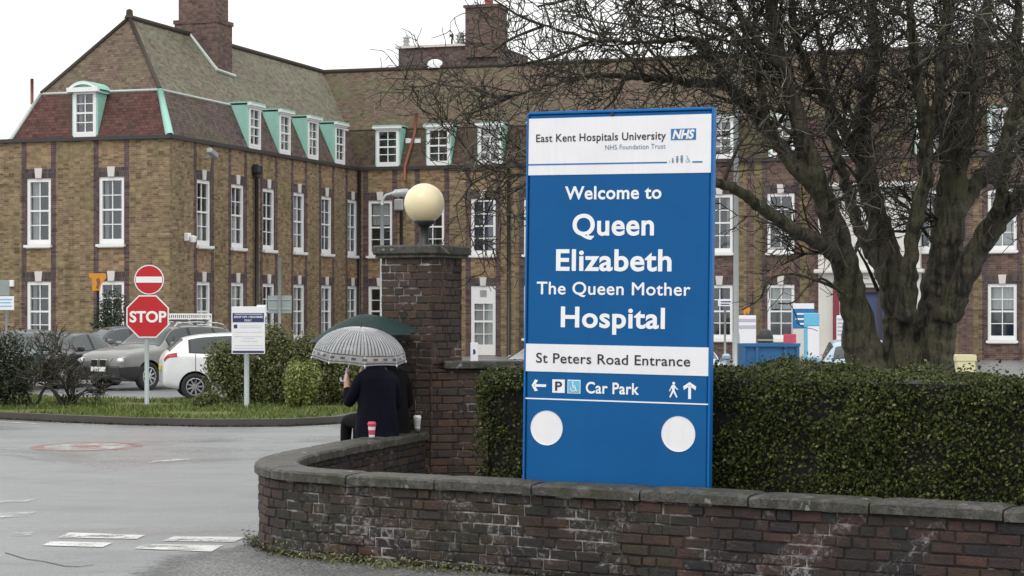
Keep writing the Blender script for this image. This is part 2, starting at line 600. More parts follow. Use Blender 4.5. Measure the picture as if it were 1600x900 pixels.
# foreground brick: every brick is an island with a colour of its own, soot, lime bloom and moss with shapes of their own
def near_brick(name, stops, soot=0.6, bloom=0.5, moss=0.25):
    t = NT(name)
    g = t.n('NewGeometry')
    c = t.ramp(g.outputs['Random Per Island'], stops)
    n1 = t.noise(2.1, 6, 0.7, dist=0.5)
    n2 = t.noise(28, 5, 0.75)
    n3 = t.noise(0.9, 4, 0.6)
    n4 = t.noise(75, 3, 0.7)
    c = t.mix(t.math('MULTIPLY', t.step(n1, 0.36, 0.56), soot), c, (0.015, 0.014, 0.015))
    c = t.mix(t.math('MULTIPLY', t.step(n4, 0.4, 0.7), 0.5), c, (0.4, 0.38, 0.36), 'MULTIPLY')
    bl = t.math('MULTIPLY', t.step(t.noise(1.35, 5, 0.7, dist=0.8), 0.52, 0.62), t.step(t.noise(17, 6, 0.8, dist=1.0), 0.50, 0.58))
    c = t.mix(t.math('MULTIPLY', bl, bloom), c, (0.40, 0.38, 0.39))
    ms_ = t.math('MULTIPLY', t.step(n3, 0.50, 0.62), t.step(n2, 0.42, 0.6))
    c = t.mix(t.math('MULTIPLY', ms_, moss), c, (0.045, 0.055, 0.018))
    return t.set(c, t.mix(n2, (0.45,) * 3, (0.85,) * 3), 0, 0.4, bump=t.math('ADD', n2, t.math('MULTIPLY', n4, 0.5)), bstr=1.0, bdist=0.012)


M_['wall_brick'] = near_brick('weathered_wall_brick', soot=0.7, bloom=0.6, moss=0.45, stops=[(0, (0.016, 0.014, 0.015)), (0.22, (0.034, 0.024, 0.021)), (0.40, (0.070, 0.031, 0.025)), (0.58, (0.042, 0.028, 0.021)), (0.76, (0.085, 0.042, 0.025)), (0.88, (0.022, 0.020, 0.022)), (1, (0.088, 0.038, 0.025))])
M_['pillar_brick'] = near_brick('weathered_pillar_brick', [(0, (0.032, 0.023, 0.017)), (0.3, (0.070, 0.044, 0.028)), (0.6, (0.100, 0.054, 0.032)), (0.8, (0.056, 0.040, 0.029)), (1, (0.130, 0.074, 0.044))], soot=0.4, bloom=0.12, moss=0.35)
t = NT('old_mortar')
n1 = t.noise(2.3, 6, 0.7); n2 = t.noise(30, 5, 0.75)
c = t.mix(t.step(t.math('ADD', t.math('MULTIPLY', n1, .6), t.math('MULTIPLY', t.noise(1.35, 5, 0.7, dist=0.8), .4)), 0.50, 0.60), (0.022, 0.020, 0.019), (0.46, 0.44, 0.43))
c = t.mix(t.step(n2, 0.35, 0.65), c, t.mix(0.5, c, (0.05, 0.045, 0.04)))
M_['mortar'] = t.set(c, 0.9, 0, 0.2, bump=n2, bstr=0.5, bdist=0.006)
t = NT('weathered_coping')
n1 = t.noise(1.7, 6, 0.7); n2 = t.noise(14, 7, 0.8, dist=0.6); n3 = t.noise(48, 4, 0.75); n5 = t.noise(4.5, 6, 0.75)
c = t.mix(t.step(n2, 0.38, 0.62), (0.024, 0.023, 0.020), (0.130, 0.126, 0.110))
c = t.mix(t.math('MULTIPLY', t.step(n5, 0.46, 0.60), 0.65), c, (0.032, 0.031, 0.025))
c = t.mix(t.math('MULTIPLY', t.step(n1, 0.50, 0.62), 0.7), c, (0.038, 0.042, 0.018))
c = t.mix(t.math('MULTIPLY', t.step(n3, 0.54, 0.66), 0.7), c, (0.014, 0.014, 0.013))
c = t.mix(t.math('MULTIPLY', t.step(t.noise(9, 3, 0.6), 0.66, 0.70), 0.7), c, (0.27, 0.27, 0.25))
M_['coping'] = t.set(c, t.mix(n2, (0.35,) * 3, (0.8,) * 3), 0, 0.4, bump=t.math('ADD', n2, t.math('MULTIPLY', n3, 0.5)), bstr=1.0, bdist=0.014)

# ground
t = NT('wet_asphalt')
n1 = t.noise(0.25, 6, 0.65, dist=0.8); n2 = t.noise(38, 4, 0.85); n3 = t.noise(2.2, 5, 0.7)
mp = t.n('Mapping')
mp.inputs['Scale'].default_value = (0.22, 1.0, 1)
mp.inputs['Rotation'].default_value = (0, 0, R(14))
t.l(t.co(), mp.inputs['Vector'])
n4 = t.noise(1.0, 7, 0.7, vec=mp.outputs[0], dist=1.4)
c = t.mix(t.step(n2, 0.38, 0.62), (0.120, 0.136, 0.138), (0.265, 0.266, 0.27))
c = t.mix(t.math('MULTIPLY', t.step(n4, 0.45, 0.65), 0.5), c, (0.115, 0.116, 0.12))
c = t.mix(t.math('MULTIPLY', t.step(n3, 0.55, 0.7), 0.25), c, (0.31, 0.31, 0.31))
vo = t.n('TexVoronoi', feature='DISTANCE_TO_EDGE'); vo.inputs['Scale'].default_value = .55
wv = t.n('VectorMath', operation='ADD'); t.l(t.co(), wv.inputs[0])
nz = t.n('TexNoise'); nz.inputs['Scale'].default_value = 2.0; nz.inputs['Detail'].default_value = 6; t.l(t.co(), nz.inputs['Vector']); t.l(nz.outputs['Color'], wv.inputs[1])
t.l(wv.outputs[0], vo.inputs['Vector'])
ckm = t.math('MULTIPLY', t.step(vo.outputs['Distance'], 0.010, 0.0), t.step(t.noise(.35, 3), .52, .60))
c = t.mix(t.math('MULTIPLY', ckm, .6), c, (0.04, 0.04, 0.04))
c = t.mix(t.math('MULTIPLY', t.step(t.noise(.55, 2, .4), .60, .64), .22), c, (0.10, 0.10, 0.105))
rg = t.mix(t.step(n1, 0.35, 0.65), (0.20,) * 3, (0.50,) * 3)
M_['asphalt'] = t.set(c, rg, 0, 0.5, bump=n2, bstr=0.5, bdist=0.008)
t = NT('old_rough_asphalt')
n2 = t.noise(34, 4, 0.85); n3 = t.noise(1.6, 6, 0.75)
c = t.mix(t.step(n2, 0.42, 0.60), (0.018, 0.018, 0.018), (0.27, 0.27, 0.265))
c = t.mix(t.math('MULTIPLY', t.step(n3, 0.45, 0.7), 0.7), c, (0.045, 0.044, 0.038))
M_['rough_asphalt'] = t.set(c, 0.55, 0, 0.5, bump=n2, bstr=0.8, bdist=0.012)


def marking(name, c, wear=(0.42, 0.6)):
    t = NT(name)
    n1 = t.noise(3.0, 6, 0.75); n2 = t.noise(40, 3, 0.8)
    w = t.step(t.math('ADD', t.math('MULTIPLY', n1, 0.6), t.math('MULTIPLY', n2, 0.4)), *wear)
    t.set(t.mix(t.step(n1, .35, .65), c, tuple(x * .75 for x in c)), 0.45, 0, 0.5)
    tr = t.n('BsdfTransparent')                       # worn away: the tarmac shows through
    ms = t.n('MixShader')
    t.l(w, ms.inputs[0]); t.l(t.b.outputs[0], ms.inputs[1]); t.l(tr.outputs[0], ms.inputs[2])
    t.l(ms.outputs[0], t.out.inputs['Surface'])
    return t.mat


M_['paint_white'] = marking('worn_white_paint', (0.62, 0.62, 0.60), (0.50, 0.60))
M_['paint_faint'] = marking('faded_white_paint', (0.52, 0.52, 0.50), (0.42, 0.56))
M_['paint_red'] = marking('worn_red_paint', (0.40, 0.10, 0.07), (0.41, 0.55))
M_['paint_cream'] = marking('worn_cream_paint', (0.62, 0.56, 0.38), (0.50, 0.62))
M_['kerb'] = plain('dark_kerb', (0.055, 0.049, 0.043), 0.6, var=0.35, scale=2)
t = NT('lawn_soil')
n1 = t.noise(1.4, 6, 0.7); n2 = t.noise(14, 5, 0.7)
c = t.mix(t.step(n2, 0.3, 0.7), (0.065, 0.085, 0.020), (0.13, 0.155, 0.036))
c = t.mix(t.step(n1, 0.54, 0.64), c, (0.17, 0.13, 0.085))
M_['lawn'] = t.set(c, 0.9, 0, 0.2, bump=n2, bstr=0.6, bdist=0.03)
M_['soil'] = plain('dark_soil', (0.028, 0.022, 0.016), 0.9, var=0.5, scale=14)
M_['grass'] = leaf_mat('grass_blade', [(0, (0.055, 0.085, 0.014)), (0.5, (0.10, 0.145, 0.028)), (0.85, (0.15, 0.18, 0.04)), (1, (0.20, 0.19, 0.07))])
M_['hedge_leaf'] = leaf_mat('hedge_leaf', [(0, (0.014, 0.020, 0.004)), (0.45, (0.034, 0.046, 0.009)), (0.8, (0.062, 0.080, 0.016)), (0.94, (0.10, 0.12, 0.026)), (1, (0.19, 0.18, 0.07))], 0.5, 0.22)
M_['hedge_core'] = plain('hedge_inner_shade', (0.007, 0.0065, 0.005), 0.95, var=0.4, scale=20)  # near-black core colour stands in for shade in the gaps between leaves
M_['shrub_leaf'] = leaf_mat('shrub_leaf', [(0, (0.050, 0.060, 0.018)), (0.5, (0.115, 0.130, 0.042)), (0.85, (0.19, 0.205, 0.072)), (1, (0.31, 0.30, 0.16))])
M_['shrub_dark'] = leaf_mat('dark_shrub_leaf', [(0, (0.014, 0.020, 0.010)), (0.6, (0.032, 0.044, 0.020)), (1, (0.085, 0.10, 0.05))])
M_['shrub_lime'] = leaf_mat('lime_leaf', [(0, (0.09, 0.12, 0.022)), (0.5, (0.20, 0.24, 0.055)), (1, (0.36, 0.38, 0.15))])
t = NT('mossy_bark')
n1 = t.noise(1.6, 5, 0.6); n2 = t.noise(20, 6, 0.75)
mp = t.n('Mapping'); mp.inputs['Scale'].default_value = (7, 7, 1.1)
t.l(t.co(), mp.inputs['Vector'])
n3 = t.noise(1.6, 5, 0.7, vec=mp.outputs[0])
c = t.mix(t.step(n2, 0.3, 0.7), (0.032, 0.028, 0.021), (0.130, 0.115, 0.085))
c = t.mix(t.math('MULTIPLY', t.step(n1, 0.36, 0.6), 0.65), c, (0.068, 0.071, 0.032))
c = t.mix(t.math('MULTIPLY', t.step(n3, 0.46, 0.60), 0.85), c, (0.008, 0.007, 0.006))  # near-black streaks paint in furrow shading that the bump alone hardly shows
M_['bark'] = t.set(c, 0.75, 0, 0.3, bump=t.math('ADD', n3, t.math('MULTIPLY', n2, 0.4)), bstr=1.0, bdist=0.06)
t = NT('dark_twig')
g = t.n('NewGeometry')
c = t.ramp(g.outputs['Random Per Island'], [(0, (0.022, 0.020, 0.018)), (0.5, (0.040, 0.036, 0.029)), (0.82, (0.080, 0.077, 0.050)), (1, (0.19, 0.18, 0.13))])
M_['twig'] = t.set(c, 0.7, 0, 0.3)


# ------------------------------------------------------------------ ground, road, verge
g = MB()
g.poly([(-400, -60, 0), (400, -60, 0), (400, 900, 0), (-400, 900, 0)])
tag(g.build('ground', M_['asphalt']), kind='structure')


def strip(name, pts, mat, z=0.004, kind='structure'):
    m = MB()
    m.poly([(p[0], p[1], z) for p in pts])
    return tag(m.build(name, mat), kind=kind)


kerb_px = [(-260, 640), (-60, 651), (0, 655), (100, 660), (200, 664), (330, 667), (450, 666.5), (530, 662), (566, 655), (590, 646), (604, 634)]
kerb_pts = [gp(x, y) for x, y in kerb_px]
back_px = [(604, 628), (480, 634), (330, 634), (230, 633), (140, 630), (60, 626), (-60, 621), (-260, 614)]
verge_pts = kerb_pts + [gp(x, y) for x, y in back_px]


def offset_line(pts, d):
    out = []
    for i, p in enumerate(pts):
        a = pts[max(0, i - 1)]; b = pts[min(len(pts) - 1, i + 1)]
        t = (b - a).normalized()
        out.append(Vector((p.x - t.y * d, p.y + t.x * d, p.z)))
    return out


inner = offset_line(kerb_pts, 0.14)
m = MB()
for i in range(len(kerb_pts) - 1):
    a, b, c, d = kerb_pts[i], kerb_pts[i + 1], inner[i + 1], inner[i]
    h = Vector((0, 0, 0.13))
    m.poly([a, b, b + h, a + h]); m.poly([a + h, b + h, c + h, d + h]); m.poly([d + h, c + h, c, d])
tag(m.build('kerb', M_['kerb']), kind='structure')
m = MB()
vp = inner + [gp(x, y) for x, y in back_px]
m.poly([(p.x, p.y, 0.115) for p in vp])
for i in range(len(inner), len(vp) - 1):
    a, b = vp[i], vp[i + 1]
    m.poly([(a.x, a.y, 0), (b.x, b.y, 0), (b.x, b.y, 0.115), (a.x, a.y, 0.115)])
tag(m.build('verge', M_['lawn']), kind='structure')


def inside(pts, x, y):
    c = False
    for i in range(len(pts)):
        a, b = pts[i], pts[i - 1]
        if (a[1] > y) != (b[1] > y) and x < (b[0] - a[0]) * (y - a[1]) / (b[1] - a[1]) + a[0]:
            c = not c
    return c


def blades(name, region, n, h, z, mat, cond=None):
    xs = [p[0] for p in region]; ys = [p[1] for p in region]
    P = []
    while len(P) < n:
        x = random.uniform(max(min(xs), -13), max(xs)); y = random.uniform(min(ys), max(ys))
        if inside(region, x, y) and (cond is None or cond(x, y)): P.append((x, y, z))
    P = np.array(P)
    k = len(P)
    a = RNG.uniform(0, 2 * np.pi, k)
    w = 0.012 * RNG.uniform(0.7, 1.5, k)
    d = np.stack([np.cos(a), np.sin(a), np.zeros(k)], 1)
    lean = np.stack([RNG.normal(0, .45, k), RNG.normal(0, .45, k), np.ones(k)], 1) * (h * RNG.uniform(0.4, 1.3, k))[:, None]
    V = np.stack([P - d * w[:, None], P + d * w[:, None], P + lean * 0.7 + d * w[:, None] * .7, P + lean], 1).reshape(-1, 3)
    return tag(link(name, quad_mesh(name, V, np.arange(k * 4).reshape(-1, 4), mat)), kind='stuff')


def patchy(x, y):
    return math.sin(x * 1.7 + 2 * math.sin(y * .9)) + math.sin(y * 2.1 + x * .6) > -1.1


blades('grass', [(p.x, p.y) for p in vp], 16000, 0.075, 0.112, M_['grass'], patchy)

# painted markings on the road
def px_quad(pts, mat, z=0.006, name='road_marking'):
    return strip(name, [gp(x, y) for x, y in pts], mat, z)


px_quad([(91, 841), (108, 833), (227, 837), (214, 843)], M_['paint_white'])
px_quad([(254, 846), (272, 839), (383, 840), (366, 848)], M_['paint_white'])
px_quad([(66, 853), (80, 846.5), (176, 849), (160, 856)], M_['paint_white'])
px_quad([(209, 858), (226, 851), (349, 853), (330, 863)], M_['paint_white'])
px_quad([(-40, 788), (-10, 783), (60, 780), (40, 785)], M_['paint_faint'])
px_quad([(-40, 812), (-10, 803), (56, 800), (44, 807)], M_['paint_faint'])
px_quad([(14, 838), (24, 833), (54, 832), (48, 838)], M_['paint_faint'])
px_quad([(230, 724), (240, 721), (300, 716), (296, 719)], M_['paint_faint'])
# edge line along the kerb
for (i0, i1, off, w, mat) in ((0, 4, -0.55, 0.14, 'paint_cream'), (3, 9, -0.30, 0.10, 'paint_faint')):
    a = offset_line(kerb_pts[i0:i1], off); b = offset_line(kerb_pts[i0:i1], off - w)
    strip('edge_line', a + b[::-1], M_[mat], 0.006)
# red and white roundel
cx, cy = gp(136, 698).x, gp(136, 698).y
for (r0, r1, mat, z) in ((0.62, 0.80, 'paint_red', 0.006), (0.0, 0.62, 'paint_faint', 0.006), (0.0, 0.22, 'paint_red', 0.010)):
    m = MB()
    n = 40
    ky = 1.25
    if r0 > 0:
        for k in range(n):
            a0, a1 = 2 * math.pi * k / n, 2 * math.pi * (k + 1) / n
            m.poly([(cx + r0 * math.cos(a0), cy + r0 * ky * math.sin(a0), z), (cx + r1 * math.cos(a0), cy + r1 * ky * math.sin(a0), z),
                    (cx + r1 * math.cos(a1), cy + r1 * ky * math.sin(a1), z), (cx + r0 * math.cos(a1), cy + r0 * ky * math.sin(a1), z)])
    else:
        m.poly([(cx + r1 * math.cos(2 * math.pi * k / n), cy + r1 * ky * math.sin(2 * math.pi * k / n), z) for k in range(n)])
    tag(m.build('road_marking', M_[mat]), kind='structure')
# a thin bitumen crack
crack = [gp(x, y) for x, y in [(8, 864), (40, 874), (70, 878), (100, 885), (124, 886), (146, 883)]]
m = MB()
for i in range(len(crack) - 1):
    a, b = crack[i], crack[i + 1]
    m.poly([(a.x, a.y - .012, .005), (b.x, b.y - .012, .005), (b.x, b.y + .012, .005), (a.x, a.y + .012, .005)])
tag(m.build('road_crack', M_['black']), kind='structure')
# rough old tarmac beside the wall, breaking up unevenly towards the road
rt = M_['rough_asphalt'].node_tree
_n = lambda k: rt.nodes.new('ShaderNode' + k)
_tc, _sp, _no, _ad, _st, _tr, _mx = _n('TexCoord'), _n('SeparateXYZ'), _n('TexNoise'), _n('Math'), _n('MapRange'), _n('BsdfTransparent'), _n('MixShader')
_no.inputs['Scale'].default_value = 9; _no.inputs['Detail'].default_value = 8; _no.inputs['Roughness'].default_value = .8
rt.links.new(_tc.outputs['Object'], _no.inputs['Vector']); rt.links.new(_tc.outputs['UV'], _sp.inputs[0])
_ad.operation = 'ADD'; rt.links.new(_sp.outputs[1], _ad.inputs[0]); rt.links.new(_no.outputs['Fac'], _ad.inputs[1])
_st.inputs['From Min'].default_value = .62; _st.inputs['From Max'].default_value = .92; rt.links.new(_ad.outputs[0], _st.inputs['Value'])
_out = [q for q in rt.nodes if q.type == 'OUTPUT_MATERIAL'][0]; _bs = [q for q in rt.nodes if q.type == 'BSDF_PRINCIPLED'][0]
rt.links.new(_st.outputs[0], _mx.inputs[0]); rt.links.new(_tr.outputs[0], _mx.inputs[1]); rt.links.new(_bs.outputs[0], _mx.inputs[2]); rt.links.new(_mx.outputs[0], _out.inputs['Surface'])
ol = [gp(x, y) for x, y in [(120, 960), (185, 890), (235, 866), (290, 858), (345, 852), (380, 842), (404, 832)]]
il = [gp(x, y) for x, y in [(330, 1000), (345, 930), (370, 900), (400, 886), (430, 876), (450, 868), (470, 858)]]
m = MB()
for i in range(len(ol) - 1):
    a, b, c, d = ol[i], ol[i + 1], il[i + 1], il[i]
    m.poly([(q.x, q.y, .004) for q in (d, c, b, a)], 0, [(0, 1), (0, 1), (0, 0), (0, 0)])
rest = il + [gp(760, 880), gp(900, 900), gp(1300, 990), gp(1300, 1200), gp(330, 1200)]
m.poly([(q.x, q.y, .004) for q in rest][::-1], 0, [(0, 1)] * len(rest))
tag(m.build('pavement', M_['rough_asphalt']), kind='structure')

# ------------------------------------------------------------------ the hospital building
# local frame: origin at the outer corner, x along the gable and the main range, y along the side of the wing
PHI = math.atan2(-0.3077, 0.9515)
BC = Vector((-12.15, 72.0, 0))
hosp = thing('hospital_building', 'two storey brown brick hospital with tiled mansard roof and white sash windows', 'building', BC, PHI)
HM = wmat(hosp)
HMi = HM.inverted()


def loc_x(px, yl):
    """local x where the ray of photo column px meets the local plane y=yl"""
    o = HMi @ Vector((0, 0, 0)); e = (HMi.to_3x3() @ Vector(((px - CX) / F, 1, 0)))
    k = (yl - o.y) / e.y
    return o.x + k * e.x


def loc_y(px, xl):
    o = HMi @ Vector((0, 0, 0)); e = (HMi.to_3x3() @ Vector(((px - CX) / F, 1, 0)))
    k = (xl - o.x) / e.x
    return o.y + k * e.y


ZE, ZB, ZR = 8.15, 9.92, 12.9       # eaves, break of the mansard, ridge
WW, WL, IN = 6.46, 17.6, 0.8        # wing width, wing length, inset of the break
MX = 37.0                           # length of the main range
UF, GF = (4.35, 6.77), (0.78, 3.03)

A_cols = [(loc_x(60.5, 0), 1.0), (loc_x(174, 0), 1.02), (loc_x(-52, 0), 1.0)]
B_cols = [(loc_y(p, 0), 1.12) for p in (318.5, 371.5, 420, 467.5, 510.5, 551)]
M_px = [594, 675, 755, 838, 922, 1010, 1124, 1220, 1452, 1566, 1660]
M_cols = [(loc_x(p, WL), 1.12) for p in M_px]
BAY = (loc_x(1281, WL), loc_x(1440, WL))

mats_wall = [M_['brick_stock'], M_['brick_purple'], M_['brick_panel'], M_['soldier'], M_['brick_red'], M_['room'], M_['brick_olive']]


def facade(mb, P, u0, u1, z1, openings, fn, inward):
    """P(u, d, z) -> local point at u along the wall and depth d into it"""
    us, zs = {u0, u1}, {0.0, z1}
    for (uc, w, za, zb) in openings:
        us |= {uc - w / 2, uc + w / 2}
        zs |= {za, zb, zb + 0.34}
    for e in fn('edges', 0): us.add(e)
    us = sorted(u for u in us if u0 - 1e-6 <= u <= u1 + 1e-6); zs = sorted(zs)
    for i in range(len(us) - 1):
        if us[i + 1] - us[i] < 1e-5: continue
        for j in range(len(zs) - 1):
            uc, zc = (us[i] + us[i + 1]) / 2, (zs[j] + zs[j + 1]) / 2
            if any(abs(uc - o[0]) < o[1] / 2 and o[2] < zc < o[3] for o in openings): continue
            a, b, c, d = us[i], us[i + 1], zs[j], zs[j + 1]
            if d - c < 1e-5: continue
            mb.poly([P(a, 0, c), P(b, 0, c), P(b, 0, d), P(a, 0, d)], fn(uc, zc), [(a, c), (b, c), (b, d), (a, d)])
    for (uc, w, za, zb) in openings:
        a, b, D = uc - w / 2, uc + w / 2, 0.16
        for q in (((a, za), (a, zb)), ((b, zb), (b, za)), ((a, zb), (b, zb)), ((b, za), (a, za))):
            (p, r), (s_, w_) = q
            mb.poly([P(p, 0, r), P(s_, 0, w_), P(s_, D, w_), P(p, D, r)], 1, [(0, 0), (1, 0), (1, .16), (0, .16)])


def strips(cols, qw, base, mode, opens):
    edges = []
    for uc, w in cols:
        edges += [uc - w / 2 - qw, uc - w / 2, uc + w / 2, uc + w / 2 + qw]
        if mode == 'main': edges += [uc - w / 2 - qw - .34, uc + w / 2 + qw + .34]

    def fn(u, z):
        if u == 'edges': return edges
        for uc, w in cols:
            d = abs(u - uc)
            if d < w / 2 + qw:
                for o in opens:
                    if abs(o[0] - uc) < .01 and o[3] < z < o[3] + 0.34: return 3
            if d < w / 2: return 2 if mode != 'main' else 4
            if d < w / 2 + qw: return 1
            if mode == 'main' and d < w / 2 + qw + .34: return 6
        return base
    return fn


def opens_for(cols, skip_g=()):
    o = []
    for i, (uc, w) in enumerate(cols):
        o.append((uc, w, *UF))
        if i not in skip_g: o.append((uc, w, *GF))
    return o


wall = MB()
oA, oB = opens_for(A_cols), opens_for(B_cols)
oM = opens_for(M_cols, skip_g=(2,)) + [(M_cols[2][0], 1.12, 0.05, 3.03)]
facade(wall, lambda u, d, z: (u, d, z), -13.0, 0.0, ZE, oA, strips(A_cols, .21, 0, 'wing', oA), 1)
facade(wall, lambda u, d, z: (-d, u, z), 0.0, WL, ZE, oB, strips(B_cols, .26, 0, 'wing', oB), 1)
mleft = [c for c, p in zip(M_cols, M_px) if p < 800]
fnl, fnr = strips(mleft, .24, 0, 'wing', oM), strips([c for c, p in zip(M_cols, M_px) if p > 800], .22, 4, 'main', oM)
xsplit = loc_x(806, WL)


def fnM(u, z):
    if u == 'edges': return fnl(u, z) + fnr(u, z) + [xsplit]
    return fnl(u, z) if u < xsplit else fnr(u, z)


facade(wall, lambda u, d, z: (u, WL + d, z), 0.0, MX, ZE, oM, fnM, 1)
# back walls, inner floors and dim inner partitions
for q in ([(-13, 0, 0), (-13, 25, 0), (-13, 25, ZE), (-13, 0, ZE)], [(-13, 25, 0), (MX, 25, 0), (MX, 25, ZE), (-13, 25, ZE)],
          [(MX, 25, 0), (MX, WL, 0), (MX, WL, ZE), (MX, 25, ZE)], [(-13, 0, ZE - .05), (-WW, 0, ZE - .05), (-WW, 25, ZE - .05), (-13, 25, ZE - .05)]):
    wall.poly(q, 0)
for q in ([(-12.9, .2, 3.6), (-.2, .2, 3.6), (-.2, WL, 3.6), (-12.9, WL, 3.6)], [(-12.9, WL + .2, 3.6), (MX - .1, WL + .2, 3.6), (MX - .1, 24.9, 3.6), (-12.9, 24.9, 3.6)],
          [(-12.9, 2.6, 0.02), (-3, 2.6, 0.02), (-3, 2.6, 8), (-12.9, 2.6, 8)], [(-2.8, 2.6, .02), (-2.8, 17.6, .02), (-2.8, 17.6, 8), (-2.8, 2.6, 8)],
          [(-2.8, WL + 3, .02), (MX - .1, WL + 3, .02), (MX - .1, WL + 3, 8), (-2.8, WL + 3, 8)]):
    wall.poly(q, 5)
wall.build('wall', mats_wall, hosp, local=True)

# ---- roof
roof = MB()
xr = -WW / 2
P = lambda *a: Vector(a)
RY, RYM = 3.0, WL + 3.7
T_BROWN, T_MOSS, T_MAIN, T_RED, T_DARK, T_ML = range(6)
roof.poly([P(-WW, 0, ZE), P(0, 0, ZE), P(-IN, IN, ZB), P(-WW + IN, IN, ZB)], T_RED)
roof.poly([P(0, 0, ZE), P(0, WL, ZE), P(-IN, WL + IN, ZB), P(-IN, IN, ZB)], T_DARK)
roof.poly([P(-WW, 25, ZE), P(-WW, 0, ZE), P(-WW + IN, IN, ZB), P(-WW + IN, 24.2, ZB)], T_RED)
roof.poly([P(0, WL, ZE), P(MX, WL, ZE), P(MX, WL + IN, ZB), P(-IN, WL + IN, ZB)], T_ML)
roof.poly([P(-WW + IN, IN, ZB), P(-IN, IN, ZB), P(xr, RY, ZR)], T_BROWN)
roof.poly([P(-IN, IN, ZB), P(-IN, WL + IN, ZB), P(xr, RYM, ZR), P(xr, RY, ZR)], T_MOSS)
roof.poly([P(-WW + IN, 24.2, ZB), P(-WW + IN, IN, ZB), P(xr, RY, ZR), P(xr, RYM, ZR)], T_BROWN)
roof.poly([P(-IN, WL + IN, ZB), P(MX, WL + IN, ZB), P(MX, RYM, ZR), P(xr, RYM, ZR)], T_MAIN)
roof.poly([P(MX, 24.2, ZB), P(-WW + IN, 24.2, ZB), P(xr, RYM, ZR), P(MX, RYM, ZR)], T_MAIN)
roof.poly([P(MX, 25, ZE), P(-WW, 25, ZE), P(-WW + IN, 24.2, ZB), P(MX, 24.2, ZB)], T_ML)
roof.poly([P(MX, WL, ZE), P(MX, 25, ZE), P(MX, 24.2, ZB), P(MX, RYM, ZR), P(MX, WL + IN, ZB)], T_ML)
roof_o = roof.build('roof', [M_['tile_brown'], M_['tile_moss'], M_['tile_main'], M_['tile_red'], M_['tile_dark'], M_['tile_mainlow']], hosp, local=True, autouv=True)


def part_tube(name, pts, r, mat, parent=hosp, n=6):
    m = MB(); m.tube(pts, r, n)
    return m.build(name, M_[mat], parent, local=True, smooth=True)


up = lambda p, d=0.03: p + Vector((0, 0, d))
part_tube('ridge_tile', [up(P(xr, RY, ZR)), up(P(xr, RYM, ZR))], 0.11, 'tile_dark', roof_o)
part_tube('ridge_tile', [up(P(xr, RYM, ZR)), up(P(MX, RYM, ZR))], 0.11, 'tile_dark', roof_o)
for a, b in ((P(-IN, IN, ZB), P(xr, RY, ZR)), (P(-WW + IN, IN, ZB), P(xr, RY, ZR))):
    part_tube('hip_tile', [up(a), up(b)], 0.085, 'tile_dark', roof_o)
m = MB(); m.lathe([(0.02, .35), (.12, .3), (.14, .12), (.2, 0)], 8, (xr, RY, ZR)); m.build('ridge_finial', M_['tile_dark'], roof_o, local=True)
# pale flashing along the break and verdigris hips
for a, b in ((P(-WW + IN, IN, ZB), P(-IN, IN, ZB)), (P(-IN, IN, ZB), P(-IN, WL + IN, ZB))):
    part_tube('break_flashing', [a + Vector((0, -.0, .0)), b], 0.05, 'lead', roof_o, 5)
part_tube('break_flashing', [P(-IN, WL + IN, ZB), P(MX, WL + IN, ZB)], 0.035, 'tile_dark', roof_o, 5)
for a, b in ((P(0, 0, ZE + .05), P(-IN, IN, ZB)), (P(-WW, 0, ZE + .05), P(-WW + IN, IN, ZB))):
    part_tube('hip_flashing', [a, b], [0.15, 0.11] if a.x > -1 else [0.08, 0.07], 'copper' if a.x > -1 else 'lead', roof_o, 6)
m = MB()
for a, b in ((P(-13, -.07, ZE), P(.1, -.07, ZE)), (P(.07, -.1, ZE), P(.07, WL - .1, ZE)), (P(.1, WL - .07, ZE), P(MX, WL - .07, ZE))):
    d = b - a
    m.box((a + b) / 2 + Vector((0, 0, .0)), (abs(d.x) + .1, abs(d.y) + .1, .13) if True else 0)
m.build('gutter', M_['gutter'], hosp, local=True)
m = MB(); m.box((-.35 - 12.5 / 2 - .2, .25, ZE + .09), (12.6 - WW + .2, .5, .05)) if False else None

# ---- chimneys and the block behind the ridge
def chimney(px, xl, wx, wy, z0, zband, z1, name='chimney', mat='brick_chimney', yl=None):
    y = loc_y(px, xl) if yl is None else yl
    m = MB()
    m.box((xl, y, (z0 + zband) / 2), (wx * 1.16, wy * 1.16, zband - z0))
    m.box((xl, y, zband + .08), (wx * 1.22, wy * 1.22, .16))
    m.box((xl, y, (zband + .16 + z1) / 2), (wx, wy, z1 - zband - .16))
    o = m.build(name, M_[mat], hosp, local=True, autouv=True)
    return o, y


ch, chy = chimney(318, -2.95, 1.62, 1.15, 10.6, 13.35, 18.0)
m = MB(); m.box((-2.95, chy, 18.1), (1.95, 1.45, .22)); m.build('chimney_cap', M_['brick_grey'], ch, local=True, autouv=True)
# lead apron beside the stack
m = MB()
a, b = P(-2.95 + .4, chy - .72, 0), P(-2.95 + 1.0, chy - .72, 0)
zs_ = lambda x: ZB + (-IN - x) / (-IN - xr) * (ZR - ZB)
m.tube([P(xr + .05, chy - .74, zs_(xr + .05) + .08), P(-2.0, chy - .74, zs_(-2.0) + .08), P(-1.92, chy + .75, zs_(-1.92) + .08)], 0.07, 5)
m.build('chimney_flashing', M_['lead'], ch, local=True)
